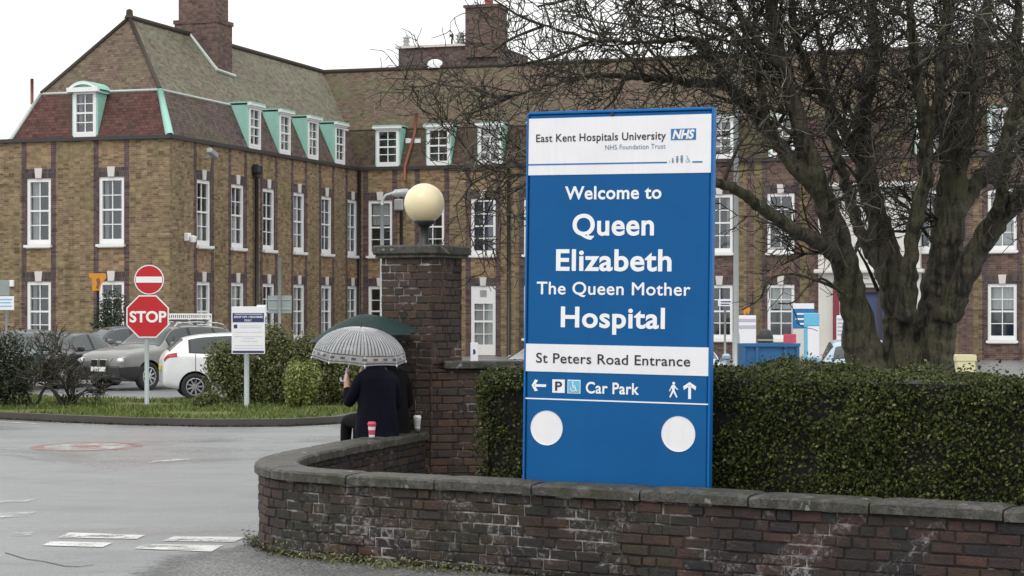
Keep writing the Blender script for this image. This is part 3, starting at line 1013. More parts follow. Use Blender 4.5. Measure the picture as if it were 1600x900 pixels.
# rear block
yb = 30.0
xa, xb, xc = loc_x(622, yb), loc_x(729, yb), loc_x(778, yb)
Db = lambda x: (HM @ Vector((x, yb, 0))).y
zpx = lambda py, x, y=yb: EYE + (HY - py) / F * (HM @ Vector((x, y, 0))).y
m = MB()
ztop = zpx(74, (xa + xb) / 2)
m.box(((xa + xc) / 2, yb + 2.5, (9 + ztop) / 2), (xc - xa - .05, 5, ztop - 9))
rb = m.build('plant_room', M_['brick_grey'], hosp, local=True, autouv=True)
m = MB(); m.box(((xa + xb) / 2, yb + 2.5, ztop + .06), (xb - xa + .25, 5.25, .12)); m.build('parapet_coping', M_['stone_key'], rb, local=True)
for px0, px1, pyt in ((631, 639, 53), (714, 725, 47)):
    m = MB()
    x = (loc_x(px0, yb + .6) + loc_x(px1, yb + .6)) / 2
    r = (loc_x(px1, yb) - loc_x(px0, yb)) / 2
    zt = zpx(pyt, x)
    m.lathe([(r, ztop), (r, zt - .25), (r * 1.15, zt - .25), (r * .9, zt - .1), (r * .3, zt)], 10, (x, yb + .6, 0))
    for k in range(3): m.box((x, yb + .6, ztop + .25 + k * .18), (r * 2.25, r * 2.25, .05))
    m.build('roof_vent', M_['grey_metal'], rb, local=True)
m = MB(); x = loc_x(706, yb + .4); m.tube([(x, yb + .4, ztop), (x, yb + .4, ztop + .35), (x + .05, yb + .4, ztop + .55)], .05, 6); m.lathe([(.02, 0), (.1, .05), (.1, .14), (.02, .2)], 8, (x, yb + .4, ztop + .5)); m.build('vent_pipe', M_['dark_iron'], rb, local=True)
xm, wm = (xb + xc) / 2, xc - xb
zt = zpx(12, xm)
m = MB(); m.box((xm, yb - .2 + wm / 2, (ztop - .6 + zt) / 2), (wm, wm, zt - ztop + .6)); m.box((xm, yb - .2 + wm / 2, zt + .06), (wm * 1.1, wm * 1.1, .14))
ch2 = m.build('chimney', M_['brick_chimney'], hosp, local=True, autouv=True)
m = MB(); m.lathe([(.24, zt + .1), (.22, zt + .2), (.2, zt + .9), (.25, zt + .95), (.25, zt + 1.05), (.18, zt + 1.05)], 12, (xm + .15, yb - .2 + wm / 2, 0)); m.build('chimney_pot', M_['rust_pipe'], ch2, local=True, smooth=True)
x = loc_x(679, RYM); m = MB(); m.lathe([(.36, ZR + .0), (.36, ZR + .2), (.3, ZR + .33), (.16, ZR + .4), (.0, ZR + .42)], 16, (x, RYM + .1, 0)); m.build('roof_dome', M_['white_paint'], hosp, local=True, smooth=True)

# ---- windows: each its own part with pane, sill, keystone
_wc = {}


def window_mesh(w, h, rows, cols=2, fw=0.12):
    key = (round(w, 3), round(h, 3), rows, cols)
    if key in _wc: return _wc[key]
    m = MB()
    d = 0.09
    m.box((-w / 2 + fw / 2, 0, h / 2), (fw, d, h)); m.box((w / 2 - fw / 2, 0, h / 2), (fw, d, h))
    m.box((0, 0, h - fw * .55), (w - 2 * fw, d, fw * 1.1)); m.box((0, 0, fw * .8), (w - 2 * fw, d, fw * 1.6))
    iw, z0, z1 = w - 2 * fw, fw * 1.6, h - fw * 1.1
    m.box((0, 0.015, (z0 + z1) / 2), (iw, d * .8, .065))                # meeting rail
    for k in range(1, cols):
        m.box((-iw / 2 + iw * k / cols, 0.02, (z0 + z1) / 2), (.034, .045, z1 - z0))
    for k in range(1, rows):
        if abs(k * 2 - rows) < .5: continue
        m.box((0, 0.024, z0 + (z1 - z0) * k / rows), (iw, .04, .034))
    fr = m.mesh('window', M_['white_paint'])
    p = MB(); p.poly([(-iw / 2, .035, z0), (iw / 2, .035, z0), (iw / 2, .035, z1), (-iw / 2, .035, z1)])
    pn = p.mesh('pane', M_['glass'])
    s = MB(); s.box((0, -.12, -.045), (w + .12, .2, .09)); s.box((0, -.12, -.105), (w, .14, .03))
    sl = s.mesh('sill', M_['white_paint'])
    k = MB(); k.prism([(-.12, 0), (.12, 0), (.155, .36), (-.155, .36)], -.03, .06, Matrix(((1, 0, 0), (0, 0, 1), (0, 1, 0))).to_4x4())
    ks = k.mesh('keystone', M_['stone_key'])
    cu = {}
    for kind in ('full', 'lower', 'left', 'top', 'bluefull', 'sides'):
        c = MB()
        n = 26

        def curtain(xa, xb, za, zb):
            pr = None
            for i in range(n + 1):
                x = xa + (xb - xa) * i / n
                y = .17 + .018 * math.sin(i * 1.9)
                if pr: c.poly([(pr[0], pr[1], za), (x, y, za), (x, y, zb), (pr[0], pr[1], zb)])
                pr = (x, y)
        H = z1 - z0
        if kind in ('full', 'bluefull'): curtain(-iw / 2, iw / 2, z0 + (.02 if kind == 'full' else .0) * H, z1)
        if kind == 'lower': curtain(-iw / 2, iw / 2, z0, z0 + .47 * H)
        if kind == 'left': curtain(-iw / 2, -.05, z0, z1)
        if kind == 'top': curtain(-iw / 2, iw / 2, z0 + .55 * H, z1)
        if kind == 'sides': curtain(-iw / 2, -iw * .3, z0, z1); curtain(iw * .3, iw / 2, z0, z1)
        cu[kind] = c.mesh('curtain', M_['blind' if kind == 'bluefull' else 'curtain'])
    _wc[key] = (fr, pn, sl, ks, cu)
    return _wc[key]


def put_window(pos, rz, w, h, rows, curtain=None, key=True, sill=True):
    fr, pn, sl, ks, cu = window_mesh(w, h, rows)
    o = link('window', fr, hosp, Matrix.Translation(pos) @ Matrix.Rotation(rz, 4, 'Z'))
    link('pane', pn, o)
    if sill: link('sill', sl, o)
    if key: link('keystone', ks, o, Matrix.Translation((0, -.10, h + .003)))
    if curtain: link('curtain', cu[curtain], o)
    return o


HU, HG = UF[1] - UF[0], GF[1] - GF[0]
cA = [('left', 'sides'), ('sides', None), ('left', None)]
for (u, w), cc in zip(A_cols, cA):
    put_window(P(u, .09, UF[0]), 0, w, HU, 4, cc[0]); put_window(P(u, .09, GF[0]), 0, w, HG, 4, cc[1])
cB = [('lower', 'full'), ('lower', 'full'), ('left', 'lower'), ('full', 'full'), ('bluefull', 'full'), ('full', 'full')]
for (u, w), cc in zip(B_cols, cB):
    put_window(P(-.09, u, UF[0]), R(90), w, HU, 4, cc[0]); put_window(P(-.09, u, GF[0]), R(90), w, HG, 4, cc[1])
cM = [('top', None), (None, None), ('bluefull', None), (None, None), ('left', None), (None, 'lower'), ('sides', None), (None, 'top'), (None, None), ('full', 'top'), ('left', None)]
for i, ((u, w), cc) in enumerate(zip(M_cols, cM)):
    put_window(P(u, WL + .09, UF[0]), 0, w, HU, 4, cc[0])
    if i != 2:
        put_window(P(u, WL + .09, GF[0]), 0, w, HG, 4, cc[1])
# garden door with a vent
u = M_cols[2][0]
m = MB()
w, h = 1.12, 2.97
m.box((u - w / 2 + .07, WL + .09, h / 2 + .05), (.14, .1, h)); m.box((u + w / 2 - .07, WL + .09, h / 2 + .05), (.14, .1, h))
m.box((u, WL + .09, h - .33), (w - .28, .1, .76)); m.box((u, WL + .09, .28), (w - .28, .1, .46)); m.box((u, WL + .095, 1.5), (w - .28, .07, .09))
m.box((u, WL + .1, 1.36), (.045, .05, 1.75))
for z in (.96, 1.98): m.box((u, WL + .1, z), (w - .28, .045, .035))
dr = m.build('door', M_['door_white'], hosp, local=True)
m = MB(); m.poly([(u - .42, WL + .12, .5), (u + .42, WL + .12, .5), (u + .42, WL + .12, 2.3), (u - .42, WL + .12, 2.3)]); m.build('pane', M_['glass'], dr, local=True)
m = MB()
for k in range(26):
    x0 = u - .42 + .84 * k / 26; x1 = u - .42 + .84 * (k + 1) / 26
    m.poly([(x0, WL + .2 + .015 * math.sin(k * 2), .5), (x1, WL + .2 + .015 * math.sin((k + 1) * 2), .5), (x1, WL + .2 + .015 * math.sin((k + 1) * 2), 2.3), (x0, WL + .2 + .015 * math.sin(k * 2), 2.3)])
m.build('curtain', M_['curtain'], dr, local=True)
m = MB()
for k in range(6): m.box((u, WL + .03, 2.58 + k * .05), (.3, .03, .03))
m.build('vent_grille', M_['grey_metal'], dr, local=True)
m = MB(); m.prism([(-.12, 0), (.12, 0), (.155, .36), (-.155, .36)], -.03, .06, Matrix.Translation((u, WL - .01, 3.03)) @ Matrix(((1, 0, 0), (0, 0, 1), (0, 1, 0))).to_4x4()); m.build('keystone', M_['stone_key'], dr, local=True)

# ---- dormers
_dc = {}


def dormer(pos, rz, w, h, arched=False, curtain=None, broad=False, deep=.95):
    """front of the dormer at pos, facing local -y"""
    key = (round(w, 3), round(h, 3), arched)
    if key not in _dc:
        m = MB()
        hw = w / 2
        for s in (-1, 1):      # cheeks
            m.box((s * (hw + .03), deep / 2 + .03, h / 2), (.06, deep, h))
        ck = m.mesh('dormer', M_['copper'])
        c = MB()
        if arched:
            prof = []
            for k in range(13):
                a = -1 + 2 * k / 12
                prof.append((a * (hw + .16), h + .30 * (1 - a * a) ** .8))
            for k in range(12):
                (x0, z0), (x1, z1) = prof[k], prof[k + 1]
                c.raw([(x0, -.14, z0), (x1, -.14, z1), (x1, deep + .1, z1), (x0, deep + .1, z0), (x0, -.14, z0 - .13), (x1, -.14, z1 - .13), (x1, deep + .1, z1 - .13), (x0, deep + .1, z0 - .13)],
                      [(0, 1, 2, 3), (7, 6, 5, 4), (0, 4, 5, 1), (2, 6, 7, 3)])
            c.raw([(x, -.03, z - .1) for x, z in prof], [tuple(range(13))[::-1]])
            cm = [M_['copper']]
            fr = MB(); fr.box((0, -.11, h - .02), (w + .34, .16, .16))
            for k in range(12):
                (x0, z0), (x1, z1) = prof[k], prof[k + 1]
                fr.raw([(x0, -.16, z0 - .03), (x1, -.16, z1 - .03), (x1, -.16, z1 - .13), (x0, -.16, z0 - .13)], [(3, 2, 1, 0)])
            fr = fr.mesh('dormer_cornice', M_['white_paint'])
        else:
            c.box((0, deep / 2 - .03, h + .09), (w + .22, deep + .24, .05))
            cm = [M_['copper']]
            fr = MB(); fr.box((0, -.06, h + .02), (w + .28, .16, .09)); fr.box((0, -.02, h - .05), (w + .14, .1, .07))
            fr = fr.mesh('dormer_cornice', M_['white_paint'])
        _dc[key] = (ck, c.mesh('dormer_roof', cm), fr)
    ck, cr, fr = _dc[key]
    o = link('dormer', ck, hosp, Matrix.Translation(pos) @ Matrix.Rotation(rz, 4, 'Z'))
    link('dormer_roof', cr, o); link('dormer_cornice', fr, o)
    f_, pn, sl, ks, cu = window_mesh(w, h - .04, 4)
    Mw = Matrix.Translation((0, .045, 0))
    link('window_frame', f_, o, Mw); link('pane', pn, o, Mw)
    if curtain: link('curtain', cu[curtain], o, Mw)
    return o


HD = 1.68
dormer(P(loc_x(131, -.02), 0.03, 8.22), 0, 0.92, 1.72, True, 'sides', deep=1.0)
for px, cu in ((400, 'full'), (447, 'full'), (491, 'full'), (533, None)):
    dormer(P(-.03, loc_y(px, 0), 8.24), R(90), 1.04, HD, curtain=cu)
for px, cu in ((605, None), (684.5, None), (765, 'full'), (846, None), (932, None), (1020, 'full'), (1126, 'left'), (1222, None), (1330, None), (1452, None), (1566, 'full')):
    dormer(P(loc_x(px, WL), WL + .03, 8.24), 0, 1.04, HD, curtain=cu)

# ---- pipes, hopper, cameras
part_tube('drain_pipe', [P(.13, loc_y(400, .1), 7.4), P(.13, loc_y(400, .1), 0)], .075, 'dark_iron')
m = MB(); yy = loc_y(400, .1); m.box((.17, yy, 7.45), (.3, .42, .36), bev=.05); m.box((.15, yy, 7.2), (.2, .24, .2), bev=.04); m.build('hopper_head', M_['dark_iron'], hosp, local=True)
part_tube('drain_pipe', [P(loc_x(562, WL - .1), WL - .12, 8.1), P(loc_x(562, WL - .1), WL - .12, 0)], .06, 'dark_iron')
part_tube('drain_pipe', [P(loc_x(627, WL - .1), WL - .12, 7.1), P(loc_x(627, WL - .1), WL - .12, 0)], .065, 'dark_iron')
m = MB(); xx = loc_x(624, WL - .1); m.box((xx, WL - .14, 6.55), (.42, .25, .5), bev=.05); m.build('hopper_head', M_['grey_metal'], hosp, local=True)
part_tube('drain_pipe', [P(loc_x(795, WL - .1), WL - .12, 8.1), P(loc_x(795, WL - .1), WL - .12, 0)], .075, 'dark_iron')
xx = loc_x(641, WL + .3)
part_tube('soil_pipe', [P(xx + .12, WL + .75, 10.6), P(xx + .1, WL + .6, 9.7), P(xx - .1, WL - .1, 8.2), P(xx - .1, WL - .12, 7.6)], .07, 'rust_pipe')
m = MB(); m.box((xx + .05, WL + .55, 9.35), (.7, .08, .28)); m.build('vent_board', M_['white_paint'], hosp, local=True)
# corner camera on a bracket, second small camera lower down
m = MB(); yy = loc_y(328, .4); m.box((.5, yy, 7.72), (.22, .62, .2), Matrix.Rotation(R(-18), 3, 'X'), bev=.03); m.tube([(0, yy + .1, 7.55), (.4, yy + .1, 7.58), (.5, yy + .1, 7.65)], .035, 6); m.build('security_camera', M_['grey_metal'], hosp, local=True)
m = MB(); yy = loc_y(297, .2); m.box((.1, yy, 4.62), (.2, .24, .3), bev=.03); m.lathe([(.02, -.2), (.1, -.16), (.13, 0), (.13, .04), (.02, .08)], 12, (.32, yy, 4.6)); m.build('dome_camera', M_['white_paint'], hosp, local=True)
# white vent box, plaque and slatted louvre at the far left of the gable
x = loc_x(19, 0); m = MB(); m.box((x, -.05, zpx(443, x, 0)), (.22, .1, .24), bev=.02); m.build('wall_box', M_['notice_white'], hosp, local=True)
# aerial pole on the left slope
x = loc_x(50, 1.2); part_tube('aerial_pole', [P(x, 1.2, 9.6), P(x, 1.2, 10.55)], .06, 'rust_pipe')

M_['trim_dark'] = plain('dark_door_paint', (0.05, 0.035, 0.035), .4)
# ---- entrance bay of pale stone
bay = MB()
x0, x1 = BAY
xm = (x0 + x1) / 2
yf = WL - .35
zb = 6.9
dw, dh = 1.75, 2.9
for (a, b, z0, z1) in ((x0, xm - dw / 2, 0, dh), (xm + dw / 2, x1, 0, dh), (x0, x1, dh, zb)):
    bay.box(((a + b) / 2, (yf + WL) / 2, (z0 + z1) / 2), (b - a, WL - yf - .002, z1 - z0))
bay.box((xm, yf - .08, zb + .1), (x1 - x0 + .5, .9, .2), bev=.03)
bay.box((xm, yf - .05, 3.55), (x1 - x0 + .3, .5, .16), bev=.03)
bay.box((xm, yf - .02, 3.2), (dw + .6, .14, .3), bev=.02)
for s in (-1, 1):
    bay.box((xm + s * (dw / 2 + .22), yf - .06, dh / 2), (.36, .16, dh - .01), bev=.02)
    bay.box((xm + s * ((x1 - x0) / 2 - .2), yf - .05, 5.2), (.4, .12, 3.1), bev=.02)
bo = bay.build('entrance_bay', M_['stone_bay'], hosp, local=True)
m = MB()
for s in (-1, 1):
    m.box((xm + s * (dw / 2 - .09), yf + .12, dh / 2), (.18, .1, dh)); m.box((xm + s * (dw / 4 - .04), yf + .14, dh / 2), (.1, .06, dh))
m.box((xm, yf + .12, dh - .1), (dw - .36, .1, .2)); m.box((xm, yf + .13, .16), (dw - .36, .08, .3))
dd = m.build('entrance_door', M_['trim_dark'], bo, local=True)
m = MB(); m.poly([(xm - dw / 2, yf + .2, .1), (xm + dw / 2, yf + .2, .1), (xm + dw / 2, yf + .2, dh), (xm - dw / 2, yf + .2, dh)]); m.build('pane', M_['blind'], bo, local=True)
x = loc_x(1306, yf - .25); m = MB(); m.box((x, yf - .2, 1.9), (.24, .16, 2.5), bev=.02); m.build('red_post', M_['maroon'], bo, local=True)
# dark window in the bay upstairs
put_window(P(xm + .3, yf - .04, 4.5), 0, 1.05, 1.9, 4, 'full', key=False, sill=False)

# ------------------------------------------------------------------ low curved wall with stone coping
def smooth_path(pts, n=14):
    out = []
    P_ = [pts[0]] + list(pts) + [pts[-1]]
    for i in range(1, len(P_) - 2):
        p0, p1, p2, p3 = (np.array(q, float) for q in P_[i - 1:i + 3])
        for k in range(n):
            t = k / n
            out.append(0.5 * ((2 * p1) + (-p0 + p2) * t + (2 * p0 - 5 * p1 + 4 * p2 - p3) * t * t + (-p0 + 3 * p1 - 3 * p2 + p3) * t ** 3))
    out.append(np.array(pts[-1], float))
    return np.array(out)


class Path:
    def __init__(s, pts):
        s.p = np.asarray(pts)
        d = np.linalg.norm(np.diff(s.p, axis=0), axis=1)
        s.s = np.concatenate([[0], np.cumsum(d)])
        s.L = s.s[-1]

    def at(s, d):
        x = np.interp(d, s.s, s.p[:, 0]); y = np.interp(d, s.s, s.p[:, 1])
        e = 0.04
        t = np.array([np.interp(d + e, s.s, s.p[:, 0]) - np.interp(d - e, s.s, s.p[:, 0]), np.interp(d + e, s.s, s.p[:, 1]) - np.interp(d - e, s.s, s.p[:, 1])])
        t /= np.linalg.norm(t) + 1e-12
        return Vector((x, y, 0)), Vector((t[0], t[1], 0))


outer = [(6.6, 11.17), (5.0, 12.17), (3.33, 13.22), (1.37, 14.44), (0.1, 15.24), (-0.6, 15.66), (-1.23, 16.02), (-1.80, 16.42), (-2.13, 17.0), (-2.22, 17.75), (-2.12, 18.6), (-1.86, 19.6), (-1.58, 20.6), (-1.22, 21.9)]
opath = Path(smooth_path(outer))
ZC, TC, WC = 0.70, 0.085, 0.37          # coping top, thickness, width


def side(d, off):
    """point off metres inside the outer coping edge"""
    p, t = opath.at(d)
    return p + Vector((t.y, -t.x, 0)) * off        # inner side lies to the right of travel


def laid_bricks(mb, P, L, z0, z1, course, depth, joint=0.010, lb=0.225, seed=3, jit=0.004, skip=None):
    """real bricks, P(s, d) -> Vector on the wall face at s along it, d metres proud of it"""
    rnd = random.Random(seed)
    z = z0
    row = 0
    while z < z1 - 0.02:
        zt = min(z + course - joint, z1)
        s_ = -rnd.choice((0, lb / 2)) if row % 2 else -lb * .25
        while s_ < L:
            ln = lb if (rnd.random() < .62) else lb / 2
            a, b = max(0, s_ + joint / 2), min(L, s_ + ln - joint / 2)
            if b - a > .03 and not (skip and skip((a + b) / 2, z)):
                o = rnd.uniform(-jit, jit); tl = rnd.uniform(-jit, jit) * .6
                j = [rnd.uniform(-.003, .003) for _ in range(8)]
                b_ = .007
                zz0, zz1 = z + j[0], zt + j[1]
                n = 2 if b - a > .15 else 1
                fr = []
                for (dd, ii) in ((-.03, 0), (o, 0), (o + .0, 1)):
                    e = b_ if (ii == 1) else 0
                    fr.append([(a + e, zz0 + e, dd), (b - e, zz0 + e, dd + tl), (b - e, zz1 - e, dd + tl), (a + e, zz1 - e, dd)])
                fr[1] = [(q[0], q[1], q[2] - b_) for q in fr[1]]
                base = len(mb.v)
                for ring in fr:
                    for (s2, zz, dd) in ring:
                        p = P(s2 + rnd.uniform(-jit, jit) * .8, dd + rnd.uniform(-jit, jit) * .5); mb.v.append((p.x, p.y, zz + rnd.uniform(-jit, jit) * .8))
                for r_ in range(2):
                    for k in range(4):
                        k2 = (k + 1) % 4
                        mb.f.append((base + r_ * 4 + k, base + r_ * 4 + k2, base + r_ * 4 + 4 + k2, base + r_ * 4 + 4 + k)); mb.m.append(0); mb.uv.append(None)
                mb.f.append((base + 8, base + 9, base + 10, base + 11)); mb.m.append(0); mb.uv.append(None)
            s_ += ln
        z += course
        row += 1


lw = thing('boundary_wall', 'low curved brick wall, sooty and lime stained, under a mossy stone coping', 'wall', (-2.0, 17.0, 0))
L = opath.L
m = MB()
laid_bricks(m, lambda s, d: side(s, 0.035 - d), L, -0.02, ZC - TC, 0.0785, .05, seed=5, jit=.006)
m.build('brickwork', M_['wall_brick'], lw)
m = MB()
N = 150
for i in range(N):
    a, b = L * i / N, L * (i + 1) / N
    p0, p1, q0, q1 = side(a, .046), side(b, .046), side(a, WC - .056), side(b, WC - .056)
    h = Vector((0, 0, ZC - TC + .004))
    m.poly([p1, p0, p0 + h, p1 + h]); m.poly([q0, q1, q1 + h, q0 + h])
m.build('wall_core', M_['mortar'], lw)
# inner face bricks of the far stretch
m = MB()
laid_bricks(m, lambda s, d: side(s, WC - .040 + d), L, 0.0, ZC - TC, 0.0785, .05, seed=9, skip=lambda s, z: s < L * .50)
m.build('inner_brickwork', M_['wall_brick'], lw)
# coping stones with rounded nose and joints
m = MB()
s0 = 0.0
rnd = random.Random(4)
prof = [(0.0, ZC - TC), (-.002, ZC - .022), (.012, ZC - .004), (.035, ZC), (WC / 2, ZC + .008), (WC - .035, ZC), (WC - .012, ZC - .004), (WC + .002, ZC - .022), (WC, ZC - TC), (WC - .06, ZC - TC - .0), (.06, ZC - TC - .0)]
while s0 < L:
    ln = rnd.uniform(.72, .95)
    s1 = min(L, s0 + ln)
    dz, do = rnd.uniform(-.004, .004), rnd.uniform(-.004, .004)
    k = max(3, int((s1 - s0) / .07))
    rings = []
    for i in range(k + 1):
        s_ = s0 + .007 + (s1 - s0 - .014) * i / k
        sh = .012 if i in (0, k) else 0
        wob = .004 * math.sin(s_ * 23) + .003 * math.sin(s_ * 61)
        rings.append([side(s_, o + do + wob) + Vector((0, 0, z + dz - sh * (1 if z > ZC - .03 else 0))) for o, z in prof])
    b = len(m.v)
    n = len(prof)
    for r_ in rings: m.v.extend([tuple(p) for p in r_])
    for i in range(k):
        for j in range(n):
            j2 = (j + 1) % n
            m.f.append((b + i * n + j, b + i * n + j2, b + (i + 1) * n + j2, b + (i + 1) * n + j)); m.m.append(0); m.uv.append(None)
    m.f.append(tuple(range(b, b + n))); m.m.append(0); m.uv.append(None)
    m.f.append(tuple(range(b + k * n, b + (k + 1) * n))[::-1]); m.m.append(0); m.uv.append(None)
    s0 = s1
m.build('coping', M_['coping'], lw)

# planting bed inside the wall
bed = [side(L * k / 60, WC - .03) for k in range(0, 61)]
strip('planting_bed', [(p.x, p.y) for p in bed] + [(1.6, 21.9), (5.2, 20.4), (9.5, 17.0)], M_['soil'], 0.14)

# ------------------------------------------------------------------ gate pillar, its lamp, the higher wall
PA = R(-29)
PC = Vector((-.985, 22.15, 0))
pil = thing('gate_pillar', 'tall square brick gate pillar with flat stone cap carrying the globe lamp', 'pillar', PC, PA)
ps = 0.64
ZP = 2.56
m = MB()
for (ax, ay, dx, dy) in ((-ps / 2, -ps / 2, 1, 0), (ps / 2, -ps / 2, 0, 1), (ps / 2, ps / 2, -1, 0), (-ps / 2, ps / 2, 0, -1)):
    laid_bricks(m, lambda s, d: Vector((ax + dx * s + dy * d, ay + dy * s - dx * d, 0)), ps, 0, ZP, 0.083, .05, seed=int(ax * 10 + ay * 33) + 50)
m.build('shaft', M_['pillar_brick'], pil, local=True)
m = MB(); m.box((0, 0, ZP / 2), (ps - .012, ps - .012, ZP - .002)); m.build('shaft_core', M_['mortar'], pil, local=True)
m = MB()
m.box((0, 0, ZP + .015), (ps + .10, ps + .10, .035), bev=.008); m.box((0, 0, ZP + .085), (ps + .15, ps + .15, .105), bev=.018)
m.build('cap', M_['coping'], pil, local=True)

lamp_c = dp(663, 318, 22.15)
lamp = thing('globe_lamp', 'cream glass globe lamp on a black iron stem on top of the pillar', 'lamp', (lamp_c.x, lamp_c.y, ZP + .137))
gr = 31.5 / F * 22.15
zg = lamp_c.z - (ZP + .137)
t = NT('cream_globe')
n1 = t.noise(3, 4)
sepz = t.n('SeparateXYZ'); t.l(t.co('Generated'), sepz.inputs[0])
c = t.mix(t.step(n1, .35, .7), (0.80, 0.69, 0.44), (0.84, 0.75, 0.52))
M_['globe'] = t.set(c, 0.3, 0, 0.5, Subsurface_Weight=0.3, Subsurface_Radius=(.1, .08, .05))
m = MB(); m.lathe([(gr * math.sin(a), zg - gr * math.cos(a)) for a in np.linspace(.35, math.pi, 22)], 32); m.build('globe', M_['globe'], lamp, local=True, smooth=True)
m = MB()
zb_ = zg - gr * .93
m.lathe([(.075, 0), (.075, .02), (.05, .035), (.047, zb_ - .06), (.06, zb_ - .05), (.12, zb_ + .0), (.115, zb_ + .015), (.0, zb_ + .02)], 20)
m.build('stem', M_['dark_iron'], lamp, local=True, smooth=True)

hw = thing('garden_wall', 'higher dark brick wall with pale stone coping between the pillar and the sign', 'wall', (-.72, 21.74, 0))
hwz = 1.36
m = MB()
P0 = Vector((-.70, 21.76, 0)); e_ = Vector((0.985, 0.17, 0)); nrm = Vector((e_.y, -e_.x, 0))
laid_bricks(m, lambda s, d: P0 + e_ * (s - .33) + nrm * d, 2.93, 0, hwz, 0.083, .05, seed=77)
m.build('brickwork', M_['pillar_brick'], hw)
m = MB()
RM = Matrix.Rotation(math.atan2(e_.y, e_.x), 3, 'Z')
m.box(P0 + e_ * 1.135 - nrm * .125 + Vector((0, 0, hwz / 2)), (2.92, .235, hwz - .002), RM); m.build('wall_core', M_['mortar'], hw)
m = MB()
for k in range(3):
    m.box(P0 + e_ * (-.03 + .44 + k * .885) - nrm * .125 + Vector((0, 0, hwz + .045)), (.875, .36, .085), RM, bev=.012)
m.build('coping', M_['coping'], hw)
# ------------------------------------------------------------------ clipped hedge
eh = Vector((.85, -.527, 0)); nh = Vector((-.527, -.85, 0))
H0 = Vector((.994, 15.58, 0))
hedge = thing('hedge', 'long clipped dark green hedge behind the low wall and the blue sign', 'hedge', (.994, 15.9, .1))
ta, tb, TH, ZH = -1.53, 5.6, 1.75, 1.50
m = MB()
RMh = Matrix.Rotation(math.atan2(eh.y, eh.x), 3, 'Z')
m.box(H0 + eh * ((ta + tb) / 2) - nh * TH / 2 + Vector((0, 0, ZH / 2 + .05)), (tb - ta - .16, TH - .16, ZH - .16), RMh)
m.build('shade_core', M_['hedge_core'], hedge)


def hz(t_, d):
    """top of the hedge, gently uneven"""
    return ZH + .05 * (d / TH) + .035 * math.sin(t_ * 2.1) + .025 * math.sin(t_ * 5.3 + d * 3) + .02 * math.sin(t_ * 11 + 2)


def bulge(t_, z):
    return .045 * math.sin(t_ * 3.1 + z * 2) + .035 * math.sin(t_ * 7.7 - z * 5) + .02 * math.sin(z * 13 + t_ * 3)


Pn, Nn = [], []
ehn, nhn = np.array(eh), np.array(nh)
nf = 66000
tt = RNG.uniform(ta, tb, nf); zz = RNG.uniform(.1, 1.0, nf)
zz = .1 + (ZH - .06) * zz
dep = np.abs(RNG.normal(0, .06, nf))
bl = np.array([bulge(a, b) for a, b in zip(tt, zz)])
edge = np.clip((zz - (ZH - .14)) / .16, 0, 1) ** 2 * .1
keep = RNG.uniform(size=nf) < 1 - .65 * np.clip((np.sin(tt * 4.7 + 3 * np.sin(zz * 3.1)) * np.sin(zz * 5.9 + tt * 2.3) - .45) / .35, 0, 1)
Pf = np.array(H0)[None, :] + ehn[None, :] * tt[:, None] + nhn[None, :] * (bl * .8 - dep - edge + .02)[:, None]
Pf[:, 2] = zz
Pn.append(Pf[keep]); Nn.append(np.repeat(nhn[None, :], keep.sum(), 0) + np.array([0, 0, .35]))
nt = 44000
tt = RNG.uniform(ta, tb, nt); dd = RNG.uniform(0, TH, nt)
Pt = np.array(H0)[None, :] + ehn[None, :] * tt[:, None] - nhn[None, :] * dd[:, None]
rim = .1 * np.clip(1 - dd / .14, 0, 1) ** 2 + .1 * np.clip(1 - (TH - dd) / .14, 0, 1) ** 2
Pt[:, 2] = np.array([hz(a, b) for a, b in zip(tt, dd)]) - rim - np.abs(RNG.normal(0, .035, nt)) + (RNG.uniform(size=nt) < .04) * RNG.uniform(0, .08, nt)
Pn.append(Pt); Nn.append(np.repeat(np.array([[0, 0, 1.0]]), nt, 0) + .4 * nhn)
ne = 11000
dd = RNG.uniform(0, TH, ne); zz = RNG.uniform(.1, ZH - .02, ne)
Pe = np.array(H0)[None, :] + ehn[None, :] * (ta + .02 + np.abs(RNG.normal(0, .045, ne)) - .03 * np.sin(dd * 6 + zz * 5))[:, None] - nhn[None, :] * dd[:, None]
Pe[:, 2] = zz
Pn.append(Pe); Nn.append(np.repeat(-ehn[None, :], ne, 0) + .3 * nhn)
for k in range(170):                                              # stray shoots left by the shears
    t_, d_ = RNG.uniform(ta, tb), RNG.uniform(0, TH)
    hgt = RNG.uniform(.04, .13)
    base_ = np.array(H0) + ehn * t_ - nhn * d_ + np.array([0, 0, hz(t_, d_) - .03])
    q = base_[None, :] + np.linspace(0, 1, 7)[:, None] * np.array([RNG.normal(0, .03), RNG.normal(0, .03), hgt])[None, :] + RNG.normal(0, .008, (7, 3))
    Pn.append(q); Nn.append(np.repeat([[0, 0, .4]], 7, 0))
leaves('foliage', np.concatenate(Pn), np.concatenate(Nn), 0.031, M_['hedge_leaf'], hedge, spread=.75, ratio=.62)

